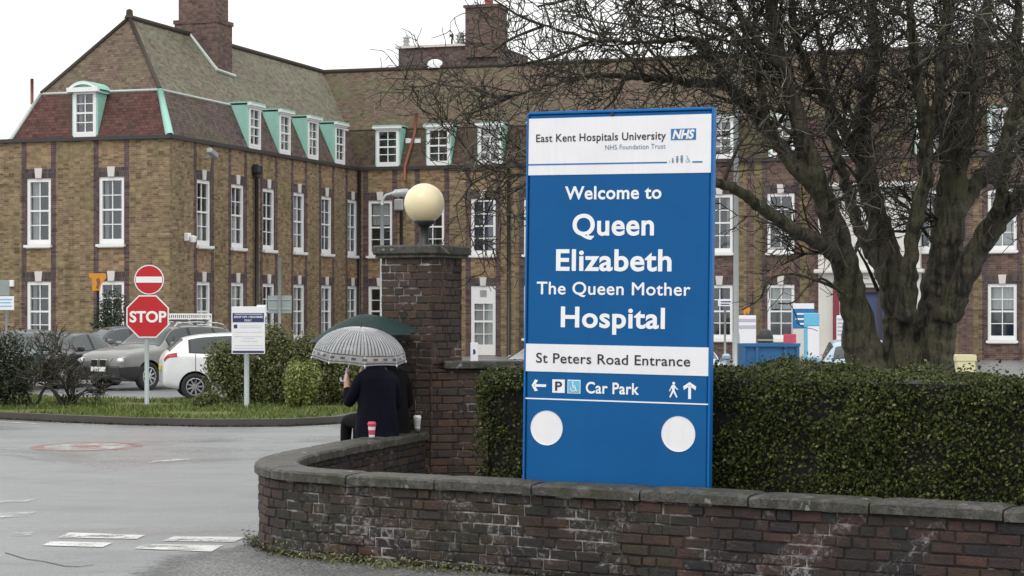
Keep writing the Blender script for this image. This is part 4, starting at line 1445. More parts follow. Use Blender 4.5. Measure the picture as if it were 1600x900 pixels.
# ------------------------------------------------------------------ the big blue hospital sign
PL, PR = Vector((.0861, 15.5, 0)), Vector((1.427, 14.9, 0))
eu = (PR - PL).normalized()
SW = (PR - PL).length
nb = Vector((-eu.y, eu.x, 0))                       # pointing back, away from the viewer
roll = R(0.75)
eu2 = eu * math.cos(roll) - Vector((0, 0, 1)) * math.sin(roll)
ev2 = eu * math.sin(roll) + Vector((0, 0, 1)) * math.cos(roll)
SO = Vector((PL.x, PL.y, 0.02))
SM = Matrix(((eu2.x, nb.x, ev2.x, SO.x), (eu2.y, nb.y, ev2.y, SO.y), (eu2.z, nb.z, ev2.z, SO.z), (0, 0, 0, 1)))
sign = thing('hospital_sign', 'tall blue and white hospital welcome sign standing between the low wall and the hedge', 'sign', mat4=SM)
SMi = SM.inverted()


def sp(x, y):
    d = Vector(((x - CX) / F, 1, (HY - y) / F))
    o = Vector((0, 0, EYE))
    k = nb.dot(Vector((PL.x, PL.y, 0)) - o) / nb.dot(d)
    q = SMi @ (o + d * k)
    return q.x, q.z


ZT = (sp(818, 180)[1] + sp(1104, 168.5)[1]) / 2
TS = 0.055
m = MB(); m.box((SW / 2, TS / 2, ZT / 2 - .2), (SW - .012, TS, ZT + .4 - .012), bev=.012); m.build('sign_body', M_['sign_blue'], sign, local=True)
m = MB()
m.box((SW + .004, TS / 2 + .004, ZT / 2 - .2), (.016, TS + .022, ZT + .42), bev=.005); m.box((-.006, TS / 2 + .006, ZT / 2 - .2), (.014, TS + .03, ZT + .4), bev=.004)
m.box((SW / 2, TS / 2 + .006, ZT + .004), (SW - .006, TS + .03, .020), bev=.004)
m.build('edge_trim', M_['sign_edge'], sign, local=True)


def flat(name, pts, mat, d=0.002, th=.002):
    mm = MB()
    n = len(pts)
    mm.raw([(a, -d, b) for a, b in pts], [tuple(range(n))])
    return mm


def rect(a0, b0, a1, b1, mat, d=.004, name='panel'):
    mm = MB(); mm.box(((a0 + a1) / 2, -d / 2 + .0005, (b0 + b1) / 2), (abs(a1 - a0), d, abs(b1 - b0)))
    return mm.build(name, M_[mat], sign, local=True)


bh = (sp(818, 186)[1] + sp(1103, 178)[1]) / 2
bl_ = (sp(818, 273.9)[1] + sp(1103, 270)[1]) / 2
rect(.004, bl_, SW - .004, bh, 'sign_white', name='header_panel')
rect(SW * .46, bh + .006, SW * .475, bh + .03, 'black', .012, name='fixing_bolt')
b0 = (sp(817, 579)[1] + sp(1102, 588.2)[1]) / 2
b1 = (sp(817, 536.2)[1] + sp(1102, 543.5)[1]) / 2
rect(.002, b0, SW - .004, b1, 'sign_white', name='entrance_panel')
for (yl, yr, th, mat, xa, xb, d) in ((621.6, 632.2, .010, 'letter_white', 816, 1102, .003), ):
    b_ = (sp(817, yl)[1] + sp(1102, yr)[1]) / 2
    rect(.002, b_ - th / 2, SW - .002, b_ + th / 2, mat, d, 'divider_line')
for xa, xb in ((825, 1042.5), (1082, 1098)):
    b_ = sp(825, 257.6)[1]
    rect(sp(xa, 257)[0], b_ - .0055, sp(xb, 254)[0], b_ + .0055, 'nhs_blue', .006, 'header_line')


def text_mesh(s, bold=0.0, shear=0.0, space=1.0):
    c = bpy.data.curves.new('lettering', 'FONT')
    c.body = s
    c.size = 1.0
    c.offset = bold
    c.shear = shear
    c.space_character = space
    c.resolution_u = 6
    o = bpy.data.objects.new('lettering', c)
    COL.objects.link(o)
    dg = bpy.context.evaluated_depsgraph_get()
    me = bpy.data.meshes.new_from_object(o.evaluated_get(dg))
    bpy.data.objects.remove(o)
    bpy.data.curves.remove(c)
    V = np.array([v.co[:] for v in me.vertices])
    Fs = [tuple(p.vertices) for p in me.polygons]
    bpy.data.meshes.remove(me)
    return V, Fs


_h = text_mesh('H')[0]
CAPH = _h[:, 1].max() - _h[:, 1].min()


def lettering(parent, s, a0, a1, b, cap, mat, bold=.0, shear=0.0, d=.0035, name='lettering', space=1.0, dup=0.0):
    """words between a0 and a1 on baseline b in the parent's front plane (x right, z up)"""
    V, Fs = text_mesh(s, bold, shear, space)
    kx = (a1 - a0) / (V[:, 0].max() - V[:, 0].min())
    kz = cap / CAPH
    X = a0 + (V[:, 0] - V[:, 0].min()) * kx
    Z = b + V[:, 1] * kz
    pts_ = [(x, -d, z) for x, z in zip(X, Z)]
    if dup:
        n_ = len(pts_)
        for q, (ox, oz) in enumerate(((dup, 0), (-dup, 0), (0, dup), (0, -dup))):
            pts_ += [(x + ox, -d - .0002 * (q + 1), z + oz) for x, z in zip(X, Z)]
        Fs = [tuple(i + n_ * q for i in f_) for q in range(5) for f_ in Fs]
    # one part for each word: gather the letter outlines that stand close together
    par = list(range(len(pts_)))

    def find(i):
        while par[i] != i:
            par[i] = par[par[i]]; i = par[i]
        return i
    for f_ in Fs:
        for i in f_[1:]: par[find(i)] = find(f_[0])
    isl = {}
    for k_, f_ in enumerate(Fs): isl.setdefault(find(f_[0]), []).append(k_)
    spans = sorted((min(pts_[i][0] for k_ in ks for i in Fs[k_]), max(pts_[i][0] for k_ in ks for i in Fs[k_]), ks) for ks in isl.values())
    words, end = [], None
    for x0_, x1_, ks in spans:
        if end is None or x0_ - end > .135 * kx * (1 if space < 1.02 else 1.1): words.append(list(ks)); end = x1_
        else: words[-1] += ks; end = max(end, x1_)
    o_ = None
    for ks in words:
        used = sorted({i for k_ in ks for i in Fs[k_]})
        mp_ = {i: n_ for n_, i in enumerate(used)}
        me = bpy.data.meshes.new(name)
        me.from_pydata([pts_[i] for i in used], [], [tuple(mp_[i] for i in Fs[k_]) for k_ in ks])
        me.materials.append(M_[mat])
        o_ = link(name, me, parent)
    print('WORDS', s, len(words))
    return o_


def sign_text(s, xl, yl, xr_, yr, cap, mat, bold=.01, shear=0.0, d=.003, space=1.05, dup=0.0):
    a0, b0_ = sp(xl, yl); a1, b1_ = sp(xr_, yr)
    lettering(sign, s, a0, a1, (b0_ + b1_) / 2, cap / F * 15.2, mat, bold, shear, d, space=space, dup=dup)


sign_text('East Kent Hospitals University', 838.1, 221.5, 1040.9, 218.2, 11.9, 'letter_dark', .012, d=.0065)
sign_text('NHS Foundation Trust', 946, 233.6, 1040.2, 232.5, 7.5, 'letter_grey', .002, d=.0065)
sign_text('Welcome to', 882.9, 311.3, 1033.6, 310, 19.6, 'letter_white', .022)
sign_text('Queen', 894.6, 367, 1021.9, 367, 31.9, 'letter_white', .024)
sign_text('Elizabeth', 868.9, 422, 1049.4, 423, 31.9, 'letter_white', .024)
sign_text('The Queen Mother', 839.2, 458.8, 1078.7, 462.4, 19.2, 'letter_white', 0.0, dup=.0020)
sign_text('Hospital', 876.3, 509.8, 1039, 513.4, 30.6, 'letter_white', .024)
sign_text('St Peters Road Entrance', 838.1, 565.9, 1078.7, 572.8, 15.2, 'letter_dark', .010, d=.0065)
sign_text('Car Park', 915.5, 613.9, 998.7, 616.5, 17.0, 'letter_white', .020)
# logo box with slanted letters
a0, b0 = sp(1048.6, 219.2); a1, b1 = sp(1088.0, 200.5)
rect(a0, b0, a1, b1, 'nhs_blue', .006, 'logo_box')
wl_ = a1 - a0
lettering(sign, 'NHS', a0 + wl_ * .06, a1 - wl_ * .05, b0 + (b1 - b0) * .14, (b1 - b0) * .72, 'sign_white', .045, .25, .0085)
# row of small family figures and a wheelchair
for (x, y0, h, mat) in ((1046.5, 254.8, 4, 'icon_cyan'), (1051.5, 254.8, 8, 'letter_grey'), (1058.5, 254.6, 11, 'letter_grey'), (1065.5, 254.4, 12, 'letter_grey')):
    a, b_ = sp(x, y0)
    k = 1 / F * 15
    h *= k
    mm = MB()
    mm.raw([(a + .16 * h * math.cos(q), -.0065, b_ + h * .86 + .14 * h * math.sin(q)) for q in np.linspace(0, 2 * math.pi, 10)[:-1]], [tuple(range(9))])
    mm.raw([(a - .17 * h, -.0065, b_ + h * .68), (a - .17 * h, -.0065, b_ + .35 * h), (a - .10 * h, -.0065, b_), (a + .10 * h, -.0065, b_), (a + .17 * h, -.0065, b_ + .35 * h), (a + .17 * h, -.0065, b_ + h * .68)], [(0, 1, 2, 3, 4, 5)])
    mm.build('family_icon', M_[mat], sign, local=True)


def wheelchair(parent, a, b_, h, mat, d, name='wheelchair_icon'):
    mm = MB()
    r_ = .30 * h
    for k in range(16):
        q0, q1 = R(-200) + R(260) * k / 16, R(-200) + R(260) * (k + 1) / 16
        ri, ro = r_ - .07 * h, r_
        mm.raw([(a + ri * math.cos(q0), -d, b_ + .32 * h + ri * math.sin(q0)), (a + ro * math.cos(q0), -d, b_ + .32 * h + ro * math.sin(q0)), (a + ro * math.cos(q1), -d, b_ + .32 * h + ro * math.sin(q1)), (a + ri * math.cos(q1), -d, b_ + .32 * h + ri * math.sin(q1))], [(0, 1, 2, 3)])
    mm.raw([(a - .05 * h + .09 * h * math.cos(q), -d, b_ + .92 * h + .09 * h * math.sin(q)) for q in np.linspace(0, 2 * math.pi, 11)[:-1]], [tuple(range(10))])
    for (x0, y0, x1, y1, w) in ((-.05, .80, .0, .36, .09), (.0, .38, .26, .36, .09), (.24, .38, .36, .06, .08), (-.02, .62, .2, .6, .07), (.34, .07, .46, .09, .06)):
        dx, dy = x1 - x0, y1 - y0
        l_ = math.hypot(dx, dy)
        px_, py_ = -dy / l_ * w / 2, dx / l_ * w / 2
        mm.raw([(a + (x0 + px_) * h, -d - .0004, b_ + (y0 + py_) * h), (a + (x0 - px_) * h, -d - .0004, b_ + (y0 - py_) * h), (a + (x1 - px_) * h, -d - .0004, b_ + (y1 - py_) * h), (a + (x1 + px_) * h, -d - .0004, b_ + (y1 + py_) * h)], [(0, 1, 2, 3)])
    return mm.build(name, M_[mat], parent, local=True)


a, b_ = sp(1074.5, 254.3)
wheelchair(sign, a, b_, 11 / F * 15, 'icon_cyan', .0065)


def arrow(parent, a, b_, L_, wd, head, ang, mat, d):
    mm = MB()
    M2 = Matrix.Rotation(ang, 2)
    def pt(x, y):
        q = M2 @ Vector((x, y)); return (a + q.x, -d, b_ + q.y)
    mm.raw([pt(-L_ / 2, -wd / 2), pt(L_ / 2 - wd * .9, -wd / 2), pt(L_ / 2 - wd * .9, wd / 2), pt(-L_ / 2, wd / 2)], [(0, 1, 2, 3)])
    for s in (-1, 1):
        mm.raw([pt(L_ / 2, 0), pt(L_ / 2 - wd * 1.3, 0), pt(L_ / 2 - head, s * (head * .75)), pt(L_ / 2 - head + wd * 1.25, s * (head * .85))], [(0, 1, 2, 3) if s > 0 else (3, 2, 1, 0)])
    return mm.build('arrow', M_[mat], parent, local=True)


k_ = 15.2 / F
a, b_ = sp(842.2, 602.3); arrow(sign, a, b_, 25 * k_, 4.2 * k_, 11 * k_, math.pi, 'letter_white', .003)
a, b_ = sp(1077.8, 610.2); arrow(sign, a, b_, 26 * k_, 4.6 * k_, 12.5 * k_, math.pi / 2, 'letter_white', .003)
a0, b0 = sp(863, 613.4); a1, b1 = sp(882.6, 593.2)
rect(a0, b0, a1, b1, 'letter_white', .003, 'parking_box')
lettering(sign, 'P', a0 + (a1 - a0) * .24, a1 - (a1 - a0) * .2, b0 + (b1 - b0) * .17, (b1 - b0) * .66, 'letter_dark', .02, 0, .0055)
a0, b0 = sp(886.8, 614.5); a1, b1 = sp(907.2, 593.8)
rect(a0, b0, a1, b1, 'letter_white', .003, 'wheelchair_box')
rect(a0 + .006, b0 + .006, a1 - .006, b1 - .006, 'icon_cyan', .006, 'wheelchair_panel')
wheelchair(sign, (a0 + a1) / 2 - .004, b0 + .014, (b1 - b0) * .72, 'letter_white', .008)
# walking figure
a, b_ = sp(1052.2, 621.4)
h = 24.5 * k_
mm = MB()
mm.raw([(a + .02 * h + .095 * h * math.cos(q), -.003, b_ + .91 * h + .095 * h * math.sin(q)) for q in np.linspace(0, 2 * math.pi, 13)[:-1]], [tuple(range(12))])
for i, (x0, y0, x1, y1, w0, w1) in enumerate(((-.0, .80, .0, .45, .20, .17), (-.01, .47, -.22, .02, .13, .09), (.01, .47, .24, .02, .13, .09), (-.06, .78, -.20, .52, .09, .07), (-.20, .52, -.26, .40, .07, .06), (.05, .78, .20, .58, .09, .07), (.20, .58, .32, .52, .07, .06))):
    dx, dy = x1 - x0, y1 - y0
    l_ = math.hypot(dx, dy)
    nx, ny = -dy / l_, dx / l_
    mm.raw([(a + (x0 + nx * w0 / 2) * h, -.003 - .0001 * i, b_ + (y0 + ny * w0 / 2) * h), (a + (x0 - nx * w0 / 2) * h, -.003 - .0001 * i, b_ + (y0 - ny * w0 / 2) * h), (a + (x1 - nx * w1 / 2) * h, -.003 - .0001 * i, b_ + (y1 - ny * w1 / 2) * h), (a + (x1 + nx * w1 / 2) * h, -.003 - .0001 * i, b_ + (y1 + ny * w1 / 2) * h)], [(0, 1, 2, 3)])
mm.build('walker_icon', M_['letter_white'], sign, local=True)
for (x, y) in ((854.3, 668.5), (1060, 678.0)):
    a, b_ = sp(x, y)
    r_ = 27.6 * k_
    mm = MB(); mm.lathe([(0.0001, 0), (r_, 0), (r_, .004)], 40, (a, -.001, b_), Matrix.Rotation(R(90), 3, 'X')); mm.build('white_disc', M_['sign_white'], sign, local=True)

# ------------------------------------------------------------------ the big bare tree
TD = 24.5
tb0 = dp(1402, 560, TD)
tree = thing('bare_tree', 'large bare many stemmed tree with mossy bark rising behind the hedge', 'tree', (tb0.x, tb0.y, 0))
trnd = random.Random(21)


def limb(pts):
    """pts: (px, py, depth offset, radius in photo pixels) -> smooth world path and radii"""
    P3 = [(*dp(x, y, TD + d), r * (TD + d) / F) for x, y, d, r in pts]
    sm = smooth_path(P3, 9)
    return sm[:, :3], sm[:, 3]


stems = [
    # left stem and its long low arms
    [(1366, 800, 0, 66), (1362, 640, 0, 44), (1352, 560, 0, 32), (1335, 480, -.1, 24), (1316, 400, -.3, 22), (1294, 330, -.5, 19), (1272, 270, -.7, 16), (1246, 190, -.8, 14), (1222, 100, -1.0, 11), (1205, 20, -1.2, 8), (1190, -70, -1.4, 5)],
    [(1330, 425, -.2, 15), (1288, 385, -.6, 13), (1240, 358, -.9, 11.5), (1190, 322, -1.2, 10), (1148, 296, -1.5, 8.5), (1090, 276, -1.9, 7), (1010, 262, -2.2, 5.5), (920, 262, -2.4, 4.2), (840, 275, -2.4, 3.2), (776, 268, -2.5, 2.2)],
    [(1285, 300, -.6, 14), (1244, 262, -.7, 13), (1200, 205, -.6, 12), (1165, 160, -.5, 11), (1132, 132, -.4, 9.5), (1076, 128, -.3, 8), (1010, 122, -.2, 6.5), (940, 118, 0, 5), (870, 130, .2, 4), (800, 150, .4, 3)],
    [(1132, 132, -.4, 8), (1112, 90, -.6, 6.5), (1080, 62, -.9, 5.5), (1010, 66, -1.2, 4.5), (930, 62, -1.4, 3.6), (850, 40, -1.6, 2.6)],
    # middle stems
    [(1406, 800, .1, 60), (1408, 640, .1, 40), (1408, 560, .1, 29), (1402, 480, .1, 24), (1386, 400, .2, 23), (1368, 330, .3, 18), (1352, 262, .3, 17), (1348, 180, .4, 13), (1368, 90, .5, 11), (1362, 10, .6, 8), (1352, -80, .7, 5)],
    [(1392, 440, 0, 18), (1368, 400, .4, 13), (1340, 350, .8, 10), (1320, 280, 1.1, 9), (1300, 200, 1.3, 7.5), (1290, 120, 1.5, 6), (1275, 30, 1.7, 4.5), (1262, -60, 1.9, 3)],
    [(1416, 500, -.2, 19), (1420, 430, -.3, 14), (1431, 350, -.4, 12), (1446, 270, -.5, 12), (1444, 190, -.6, 11), (1430, 110, -.7, 9), (1424, 30, -.8, 7), (1418, -60, -.9, 5)],
    [(1440, 250, -.5, 9), (1462, 170, -.3, 9), (1470, 110, -.2, 8), (1474, 40, 0, 6), (1492, -50, .1, 4)],
    # right stems
    [(1450, 800, 0, 64), (1452, 640, 0, 44), (1458, 560, 0, 33), (1470, 500, 0, 27), (1480, 430, -.1, 26), (1486, 350, -.2, 22), (1494, 280, -.2, 19), (1502, 200, -.2, 17), (1524, 110, -.2, 14), (1540, 20, -.2, 10), (1556, -70, -.2, 6)],
    [(1438, 540, .3, 18), (1450, 460, .5, 13), (1462, 400, .8, 11), (1470, 330, 1.1, 12), (1478, 250, 1.3, 10), (1470, 160, 1.5, 8), (1480, 60, 1.7, 6), (1484, -40, 1.9, 4)],
    [(1478, 500, -.2, 22), (1508, 430, -.4, 19), (1542, 368, -.6, 19), (1580, 320, -.8, 17), (1640, 284, -1.0, 13), (1710, 240, -1.2, 9), (1790, 190, -1.3, 6)],
    [(1494, 330, -.2, 15), (1530, 282, .2, 13), (1566, 240, .5, 12), (1590, 160, .7, 11), (1588, 70, .8, 9), (1596, -40, .9, 6)],
    [(1542, 368, -.6, 12), (1560, 320, -1.0, 10), (1572, 260, -1.3, 10), (1582, 180, -1.5, 9), (1620, 90, -1.7, 7), (1650, 0, -1.8, 5)],
    [(1222, 110, -1, 7), (1180, 60, -1.2, 6.5), (1150, 10, -1.4, 5.5), (1120, -60, -1.5, 4)],
    [(1352, 262, .3, 9), (1310, 190, .1, 8.5), (1262, 110, -.2, 8), (1240, 40, -.4, 7), (1236, -50, -.6, 5)],
    [(1206, 214, -.6, 8), (1190, 150, -.9, 7), (1170, 80, -1.1, 6), (1130, 40, -1.3, 5), (1070, 10, -1.5, 4), (1000, -10, -1.6, 3)],
]
limbs = [limb(s_) for s_ in stems]
# fused trunk: thick tubes joined into one skin
m = MB()
for Pp, rr in limbs:
    n = len(Pp)
    wob = np.array([[trnd.gauss(0, .012) for _ in range(3)] for _ in range(n)])
    m.tube(Pp + wob, np.maximum(rr * (1 + .06 * np.array([trnd.gauss(0, 1) for _ in range(n)])), .02), 10)
to = m.build('trunk', M_['bark'], tree)
rm = to.modifiers.new('fuse', 'REMESH'); rm.mode = 'VOXEL'; rm.voxel_size = 0.028; rm.use_smooth_shade = True
dg = bpy.context.evaluated_depsgraph_get()
me = bpy.data.meshes.new_from_object(to.evaluated_get(dg))
to.modifiers.clear()
if len(me.polygons) > 1000:
    to.data = me
    for p in me.polygons: p.use_smooth = True
    if not me.materials: me.materials.append(M_['bark'])

paths_mid, paths_twig = [], []
GV = np.array([0, 0, 1.0])


def near_globe(p):
    return math.hypot(CX + F * p[0] / p[1] - 663, HY - F * (p[2] - EYE) / p[1] - 318) < 40


def grow(p, d, ln, r, level, up=0.0):
    seg = (.16, .12, .085, .06)[level]
    n = max(3, int(ln / seg))
    P = [p]
    rr = [r]
    d = d / np.linalg.norm(d)
    wig = (.24, .34, .42, .45)[level]
    for i in range(n):
        d = d + wig * np.array([trnd.gauss(0, 1), trnd.gauss(0, 1), trnd.gauss(0, 1)]) * .55 + up * GV * .06
        d /= np.linalg.norm(d)
        p = p + d * seg
        P.append(p)
        rr.append(max(r * (1 - .7 * (i + 1) / n), .0045))
    if any(near_globe(q) for q in P): return
    (paths_mid if level < 2 else paths_twig).append((P, rr))
    if level >= 3: return
    nc = (int(ln / .15), int(ln / .12), int(ln / .13))[level]
    if p[0] < 1.6: nc = int(nc * (.9, .85, .8)[level] + trnd.random())
    for k in range(nc):
        i = trnd.randint(1 if level else 1, n)
        base = P[i]
        dd = np.array(P[min(i + 1, n)]) - np.array(P[i - 1])
        dd /= np.linalg.norm(dd) + 1e-9
        sd = np.array([trnd.gauss(0, 1), trnd.gauss(0, .8), trnd.gauss(0, 1)])
        sd -= dd * sd.dot(dd)
        sd /= np.linalg.norm(sd) + 1e-9
        nd = dd * trnd.uniform(.35, .9) + sd * trnd.uniform(.5, 1.0)
        f = 1 - .5 * i / n
        if level == 0: grow(base, nd, trnd.uniform(.5, 1.05) * f * min(1, ln), max(rr[i] * .62, .008), 1, up * .8)
        elif level == 1: grow(base, nd, trnd.uniform(.28, .62), max(rr[i] * .6, .0078), 2, .4)
        else: grow(base, nd, trnd.uniform(.14, .34), .0062, 3, .4)


for (Pp, rr), spec in zip(limbs, stems):
    n = len(Pp)
    lens = np.concatenate([[0], np.cumsum(np.linalg.norm(np.diff(Pp, axis=0), axis=1))])
    Ltot = lens[-1]
    s_ = 0.0
    while s_ < Ltot:
        i = min(n - 2, int(np.searchsorted(lens, s_)))
        zz_ = Pp[i][2]
        keep_ = trnd.random() < (1.0 if Pp[i][0] < 1.6 else .40 if zz_ < 3.5 else .78 if zz_ < 4.5 else 1.0)
        if keep_ and zz_ > 2.6 + trnd.uniform(-.3, .6) and rr[i] < .19:
            t_ = Pp[i + 1] - Pp[i]; t_ /= np.linalg.norm(t_)
            sd = np.array([trnd.gauss(0, 1), trnd.gauss(0, .75), trnd.gauss(.15, .8)])
            sd -= t_ * sd.dot(t_); sd /= np.linalg.norm(sd)
            thin = rr[i] < .06
            nd = t_ * trnd.uniform(.3, .8) + sd * trnd.uniform(.6, 1)
            grow(Pp[i], nd, trnd.uniform(.7, 1.55) * (1.0 if thin else .9), max(.011, min(rr[i] * .45, .03)), 0, .5)
        s_ += trnd.uniform(.20, .42) if rr[i] > .05 else (trnd.uniform(.15, .28) if Pp[i][0] > 1.6 else trnd.uniform(.2, .38))
    e = Pp[-1] - Pp[-3]
    grow(Pp[-1], e, 1.0, max(rr[-1], .012), 0, .3)
# low drooping arm seen against the entrance
for spec in ([(1318, 456, -.5, 3.2), (1282, 440, -.8, 2.6), (1236, 428, -1.1, 2.2), (1200, 438, -1.3, 1.9), (1188, 466, -1.4, 1.7), (1160, 484, -1.5, 1.4)], [(1320, 462, -.5, 2.4), (1286, 436, -.8, 2.2), (1262, 448, -.9, 1.8), (1240, 472, -1.0, 1.4), (1216, 474, -1.1, 1.2)],
             [(1372, 455, .6, 3.5), (1356, 418, .5, 2.5), (1346, 400, .4, 2.0), (1338, 384, .4, 1.5)], [(776, 268, -2.5, 2.2), (740, 286, -2.5, 1.8), (722, 310, -2.6, 1.4), (708, 324, -2.6, 1.1)], [(800, 150, .4, 3), (756, 170, .4, 2.4), (718, 180, .3, 1.6)], [(840, 275, -2.4, 2.4), (790, 306, -2.4, 1.8), (750, 312, -2.4, 1.4)],
             [(850, 40, -1.6, 2.6), (800, 60, -1.6, 2.2), (770, 80, -1.6, 1.6)], [(930, 62, -1.4, 2.8), (860, 90, -1.3, 2.4), (790, 104, -1.3, 1.8)], [(1000, -10, -1.6, 3), (920, -6, -1.6, 2.4), (840, 10, -1.6, 1.8)]):
    Pp, rr = limb(spec)
    paths_mid.append((Pp, np.maximum(rr, .006)))
    for i in range(2, len(Pp) - 1, 3 if spec[0][0] < 1100 else 9):
        t_ = Pp[i + 1] - Pp[i]
        sd = np.array([trnd.gauss(0, 1), trnd.gauss(0, .7), trnd.gauss(0, 1)]) * .12
        grow(Pp[i], t_ + sd * .6, trnd.uniform(.25, .6) if spec[0][0] < 1100 else .3, .0075, 1 if spec[0][0] < 1100 else 2, .2)
many_tubes('branches', paths_mid, 5, M_['bark'], tree)
many_tubes('twigs', paths_twig, 3, M_['twig'], tree, smooth=False)
print('TREE', len(paths_mid), len(paths_twig))


# ------------------------------------------------------------------ shrubs
def blob_points(n, c, rad, lumps, seed, shell=.55):
    """points through an uneven bush of overlapping clumps"""
    rg = np.random.default_rng(seed)
    cs = []
    for k in range(lumps):
        a = rg.uniform(0, 2 * np.pi); rr_ = math.sqrt(rg.uniform(0, 1)) * .62
        cs.append((rr_ * math.cos(a) * rad[0], rr_ * math.sin(a) * rad[1], rg.uniform(.18, .80) * rad[2] * (1 - .30 * rr_ * rr_), rg.uniform(.28, .46)))
    P, N = [], []
    per = n // lumps
    for (x, y, z, q) in cs:
        d = rg.normal(size=(per, 3)); d /= np.linalg.norm(d, axis=1, keepdims=True)
        r_ = (shell + (1 - shell) * rg.uniform(0, 1, per)) ** .6 * rg.uniform(.85, 1.12, per)
        p = np.array([x, y, z]) + d * r_[:, None] * np.array([rad[0] * q * 1.25, rad[1] * q * 1.25, rad[2] * q])
        P.append(p); N.append(d + np.array([0, 0, .3]))
    P = np.concatenate(P); N = np.concatenate(N)
    k = P[:, 2] > .02
    return P[k] + np.array(c), N[k]


def shrub(px0, px1, py_top, py_base, d, label, mat, n=5000, leaf=.055, lumps=12, seed=1, name='shrub', depth=.8, cat='shrub', group=None, z0=.11, ratio=.45):
    w = (px1 - px0) / F * d / 2
    c = dp((px0 + px1) / 2, py_base, d)
    h = (py_base - py_top) / F * d
    b = thing(name, label, cat, (c.x, c.y, z0), group=group)
    P, N = blob_points(n, (c.x, c.y, z0), (w * 1.12, w * depth if w < 1.2 else 1.0 * depth, h), lumps, seed)
    leaves('foliage', P, N, leaf, M_[mat], b, .8, ratio)
    st = []
    rnd = random.Random(seed)
    for k in range(7):
        a = rnd.uniform(0, 6.28)
        e = np.array([c.x + math.cos(a) * w * .6, c.y + math.sin(a) * .4, z0 + h * .7])
        s_ = np.array([c.x + math.cos(a) * .1 * w, c.y, z0])
        mid = (s_ + e) / 2 + np.array([rnd.gauss(0, .06), 0, .05])
        st.append((np.array([s_, mid, e]), np.array([.02, .014, .007])))
    many_tubes('stems', st, 5, M_['bark'], b)
    return b


GS = 'evergreen shrubs on the grass verge'
shrub(318, 412, 540, 640, 40.6, 'green evergreen shrub half hiding the white hatchback below the notice', 'shrub_leaf', 13000, .07, 16, 3, group=GS)
shrub(394, 506, 518, 644, 40.5, 'tallest green evergreen shrub on the verge, just right of the parking notice', 'shrub_leaf', 20000, .07, 20, 5, group=GS)
shrub(468, 572, 534, 640, 40.2, 'green evergreen shrub behind the dark coated figure and the yellow green plant', 'shrub_leaf', 14000, .07, 16, 8, group=GS)
shrub(436, 496, 574, 642, 38.6, 'bright yellow green leafy plant in front of the darker shrubs', 'shrub_lime', 3000, .075, 6, 9)
shrub(-60, 40, 498, 628, 39.5, 'dark glossy evergreen shrub cut by the photo edge', 'shrub_dark', 11000, .08, 13, 12)
shrub(142, 206, 440, 560, 66, 'tall dark evergreen bush growing against the gable wall', 'shrub_dark', 3000, .11, 12, 14, z0=0, depth=.6)
shrub(330, 366, 470, 520, 64, 'small green bush between the gable end windows and the notice', 'shrub_leaf', 1200, .10, 8, 15, z0=0)
shrub(742, 800, 532, 575, 30, 'pale green leafy bush just behind the higher garden wall', 'shrub_leaf', 2600, .06, 9, 16, z0=.0)
shrub(1248, 1286, 538, 566, 47, 'round clipped green bush beside the light blue information totem', 'shrub_leaf', 1800, .06, 7, 17, z0=0)
shrub(296, 345, 612, 640, 39.0, 'low variegated leafy plant at the foot of the verge shrubs', 'shrub_leaf', 1400, .06, 6, 18)
# bare shrub in front of the dark cars
bs = gp(112, 640); bs.y = 39.6
bare = thing('bare_shrub', 'leafless dark branching shrub on the verge in front of the parked dark cars', 'shrub', (bs.x, 39.6, .11))
bp_, bt_ = [], []
brnd = random.Random(5)


def bgrow(p, d, ln, r, lv):
    P, rr = [np.array(p)], [r]
    n = max(3, int(ln / .1))
    for i in range(n):
        d = d + np.array([brnd.gauss(0, .22), brnd.gauss(0, .22), brnd.gauss(.02, .18)])
        d /= np.linalg.norm(d)
        P.append(P[-1] + d * ln / n); rr.append(max(r * (1 - .7 * (i + 1) / n), .006))
    (bp_ if lv == 0 else bt_).append((P, rr))
    if lv < 3:
        for k in range((7, 6, 4)[lv]):
            i = brnd.randint(n // 3, n)
            sd = np.array([brnd.gauss(0, 1), brnd.gauss(0, 1), brnd.gauss(.2, .7)])
            bgrow(P[i], d + sd * .8, ln * brnd.uniform(.35, .62), max(rr[i] * .65, .006), lv + 1)


for k in range(8):
    a = brnd.uniform(-1, 1)
    x0 = brnd.choice((-.5, -.2, .1, .3))
    bgrow((bs.x + x0, 39.6 + brnd.gauss(0, .1), .1), np.array([a * .9, brnd.gauss(0, .3), .8]), brnd.uniform(.8, 1.15), .036, 0)
many_tubes('stems', bp_, 6, M_['twig'], bare); many_tubes('twigs', bt_, 3, M_['twig'], bare, smooth=False)
P, N = blob_points(350, (bs.x + .15, 39.6, .11), (.5, .3, .35), 5, 31)
leaves('foliage', P, N, .06, M_['shrub_dark'], bare)
# weeds along the foot of the wall
def weeds(name, px_list, n, h):
    P, N = [], []
    for (x, y, r_) in px_list:
        c = gp(x, y)
        q = RNG.normal(size=(n, 3)) * np.array([r_, .06, 0])
        q[:, 2] = np.abs(RNG.normal(0, h, n))
        P.append(np.array(c) + q); N.append(np.repeat([[0, -.4, 1.0]], n, 0))
    return tag(leaves(name, np.concatenate(P), np.concatenate(N), .035, M_['shrub_leaf'], None, .7, .4), kind='stuff')


weeds('weeds', [(392, 843, .04), (400, 852, .05), (418, 862, .05), (440, 869, .05), (505, 877, .06), (520, 880, .08), (535, 880, .07), (575, 883, .09), (592, 886, .08), (604, 889, .05), (640, 888, .07), (668, 893, .07), (690, 894, .06), (560, 881, .1), (618, 889, .1), (470, 873, .04), (740, 899, .06)], 60, .04)

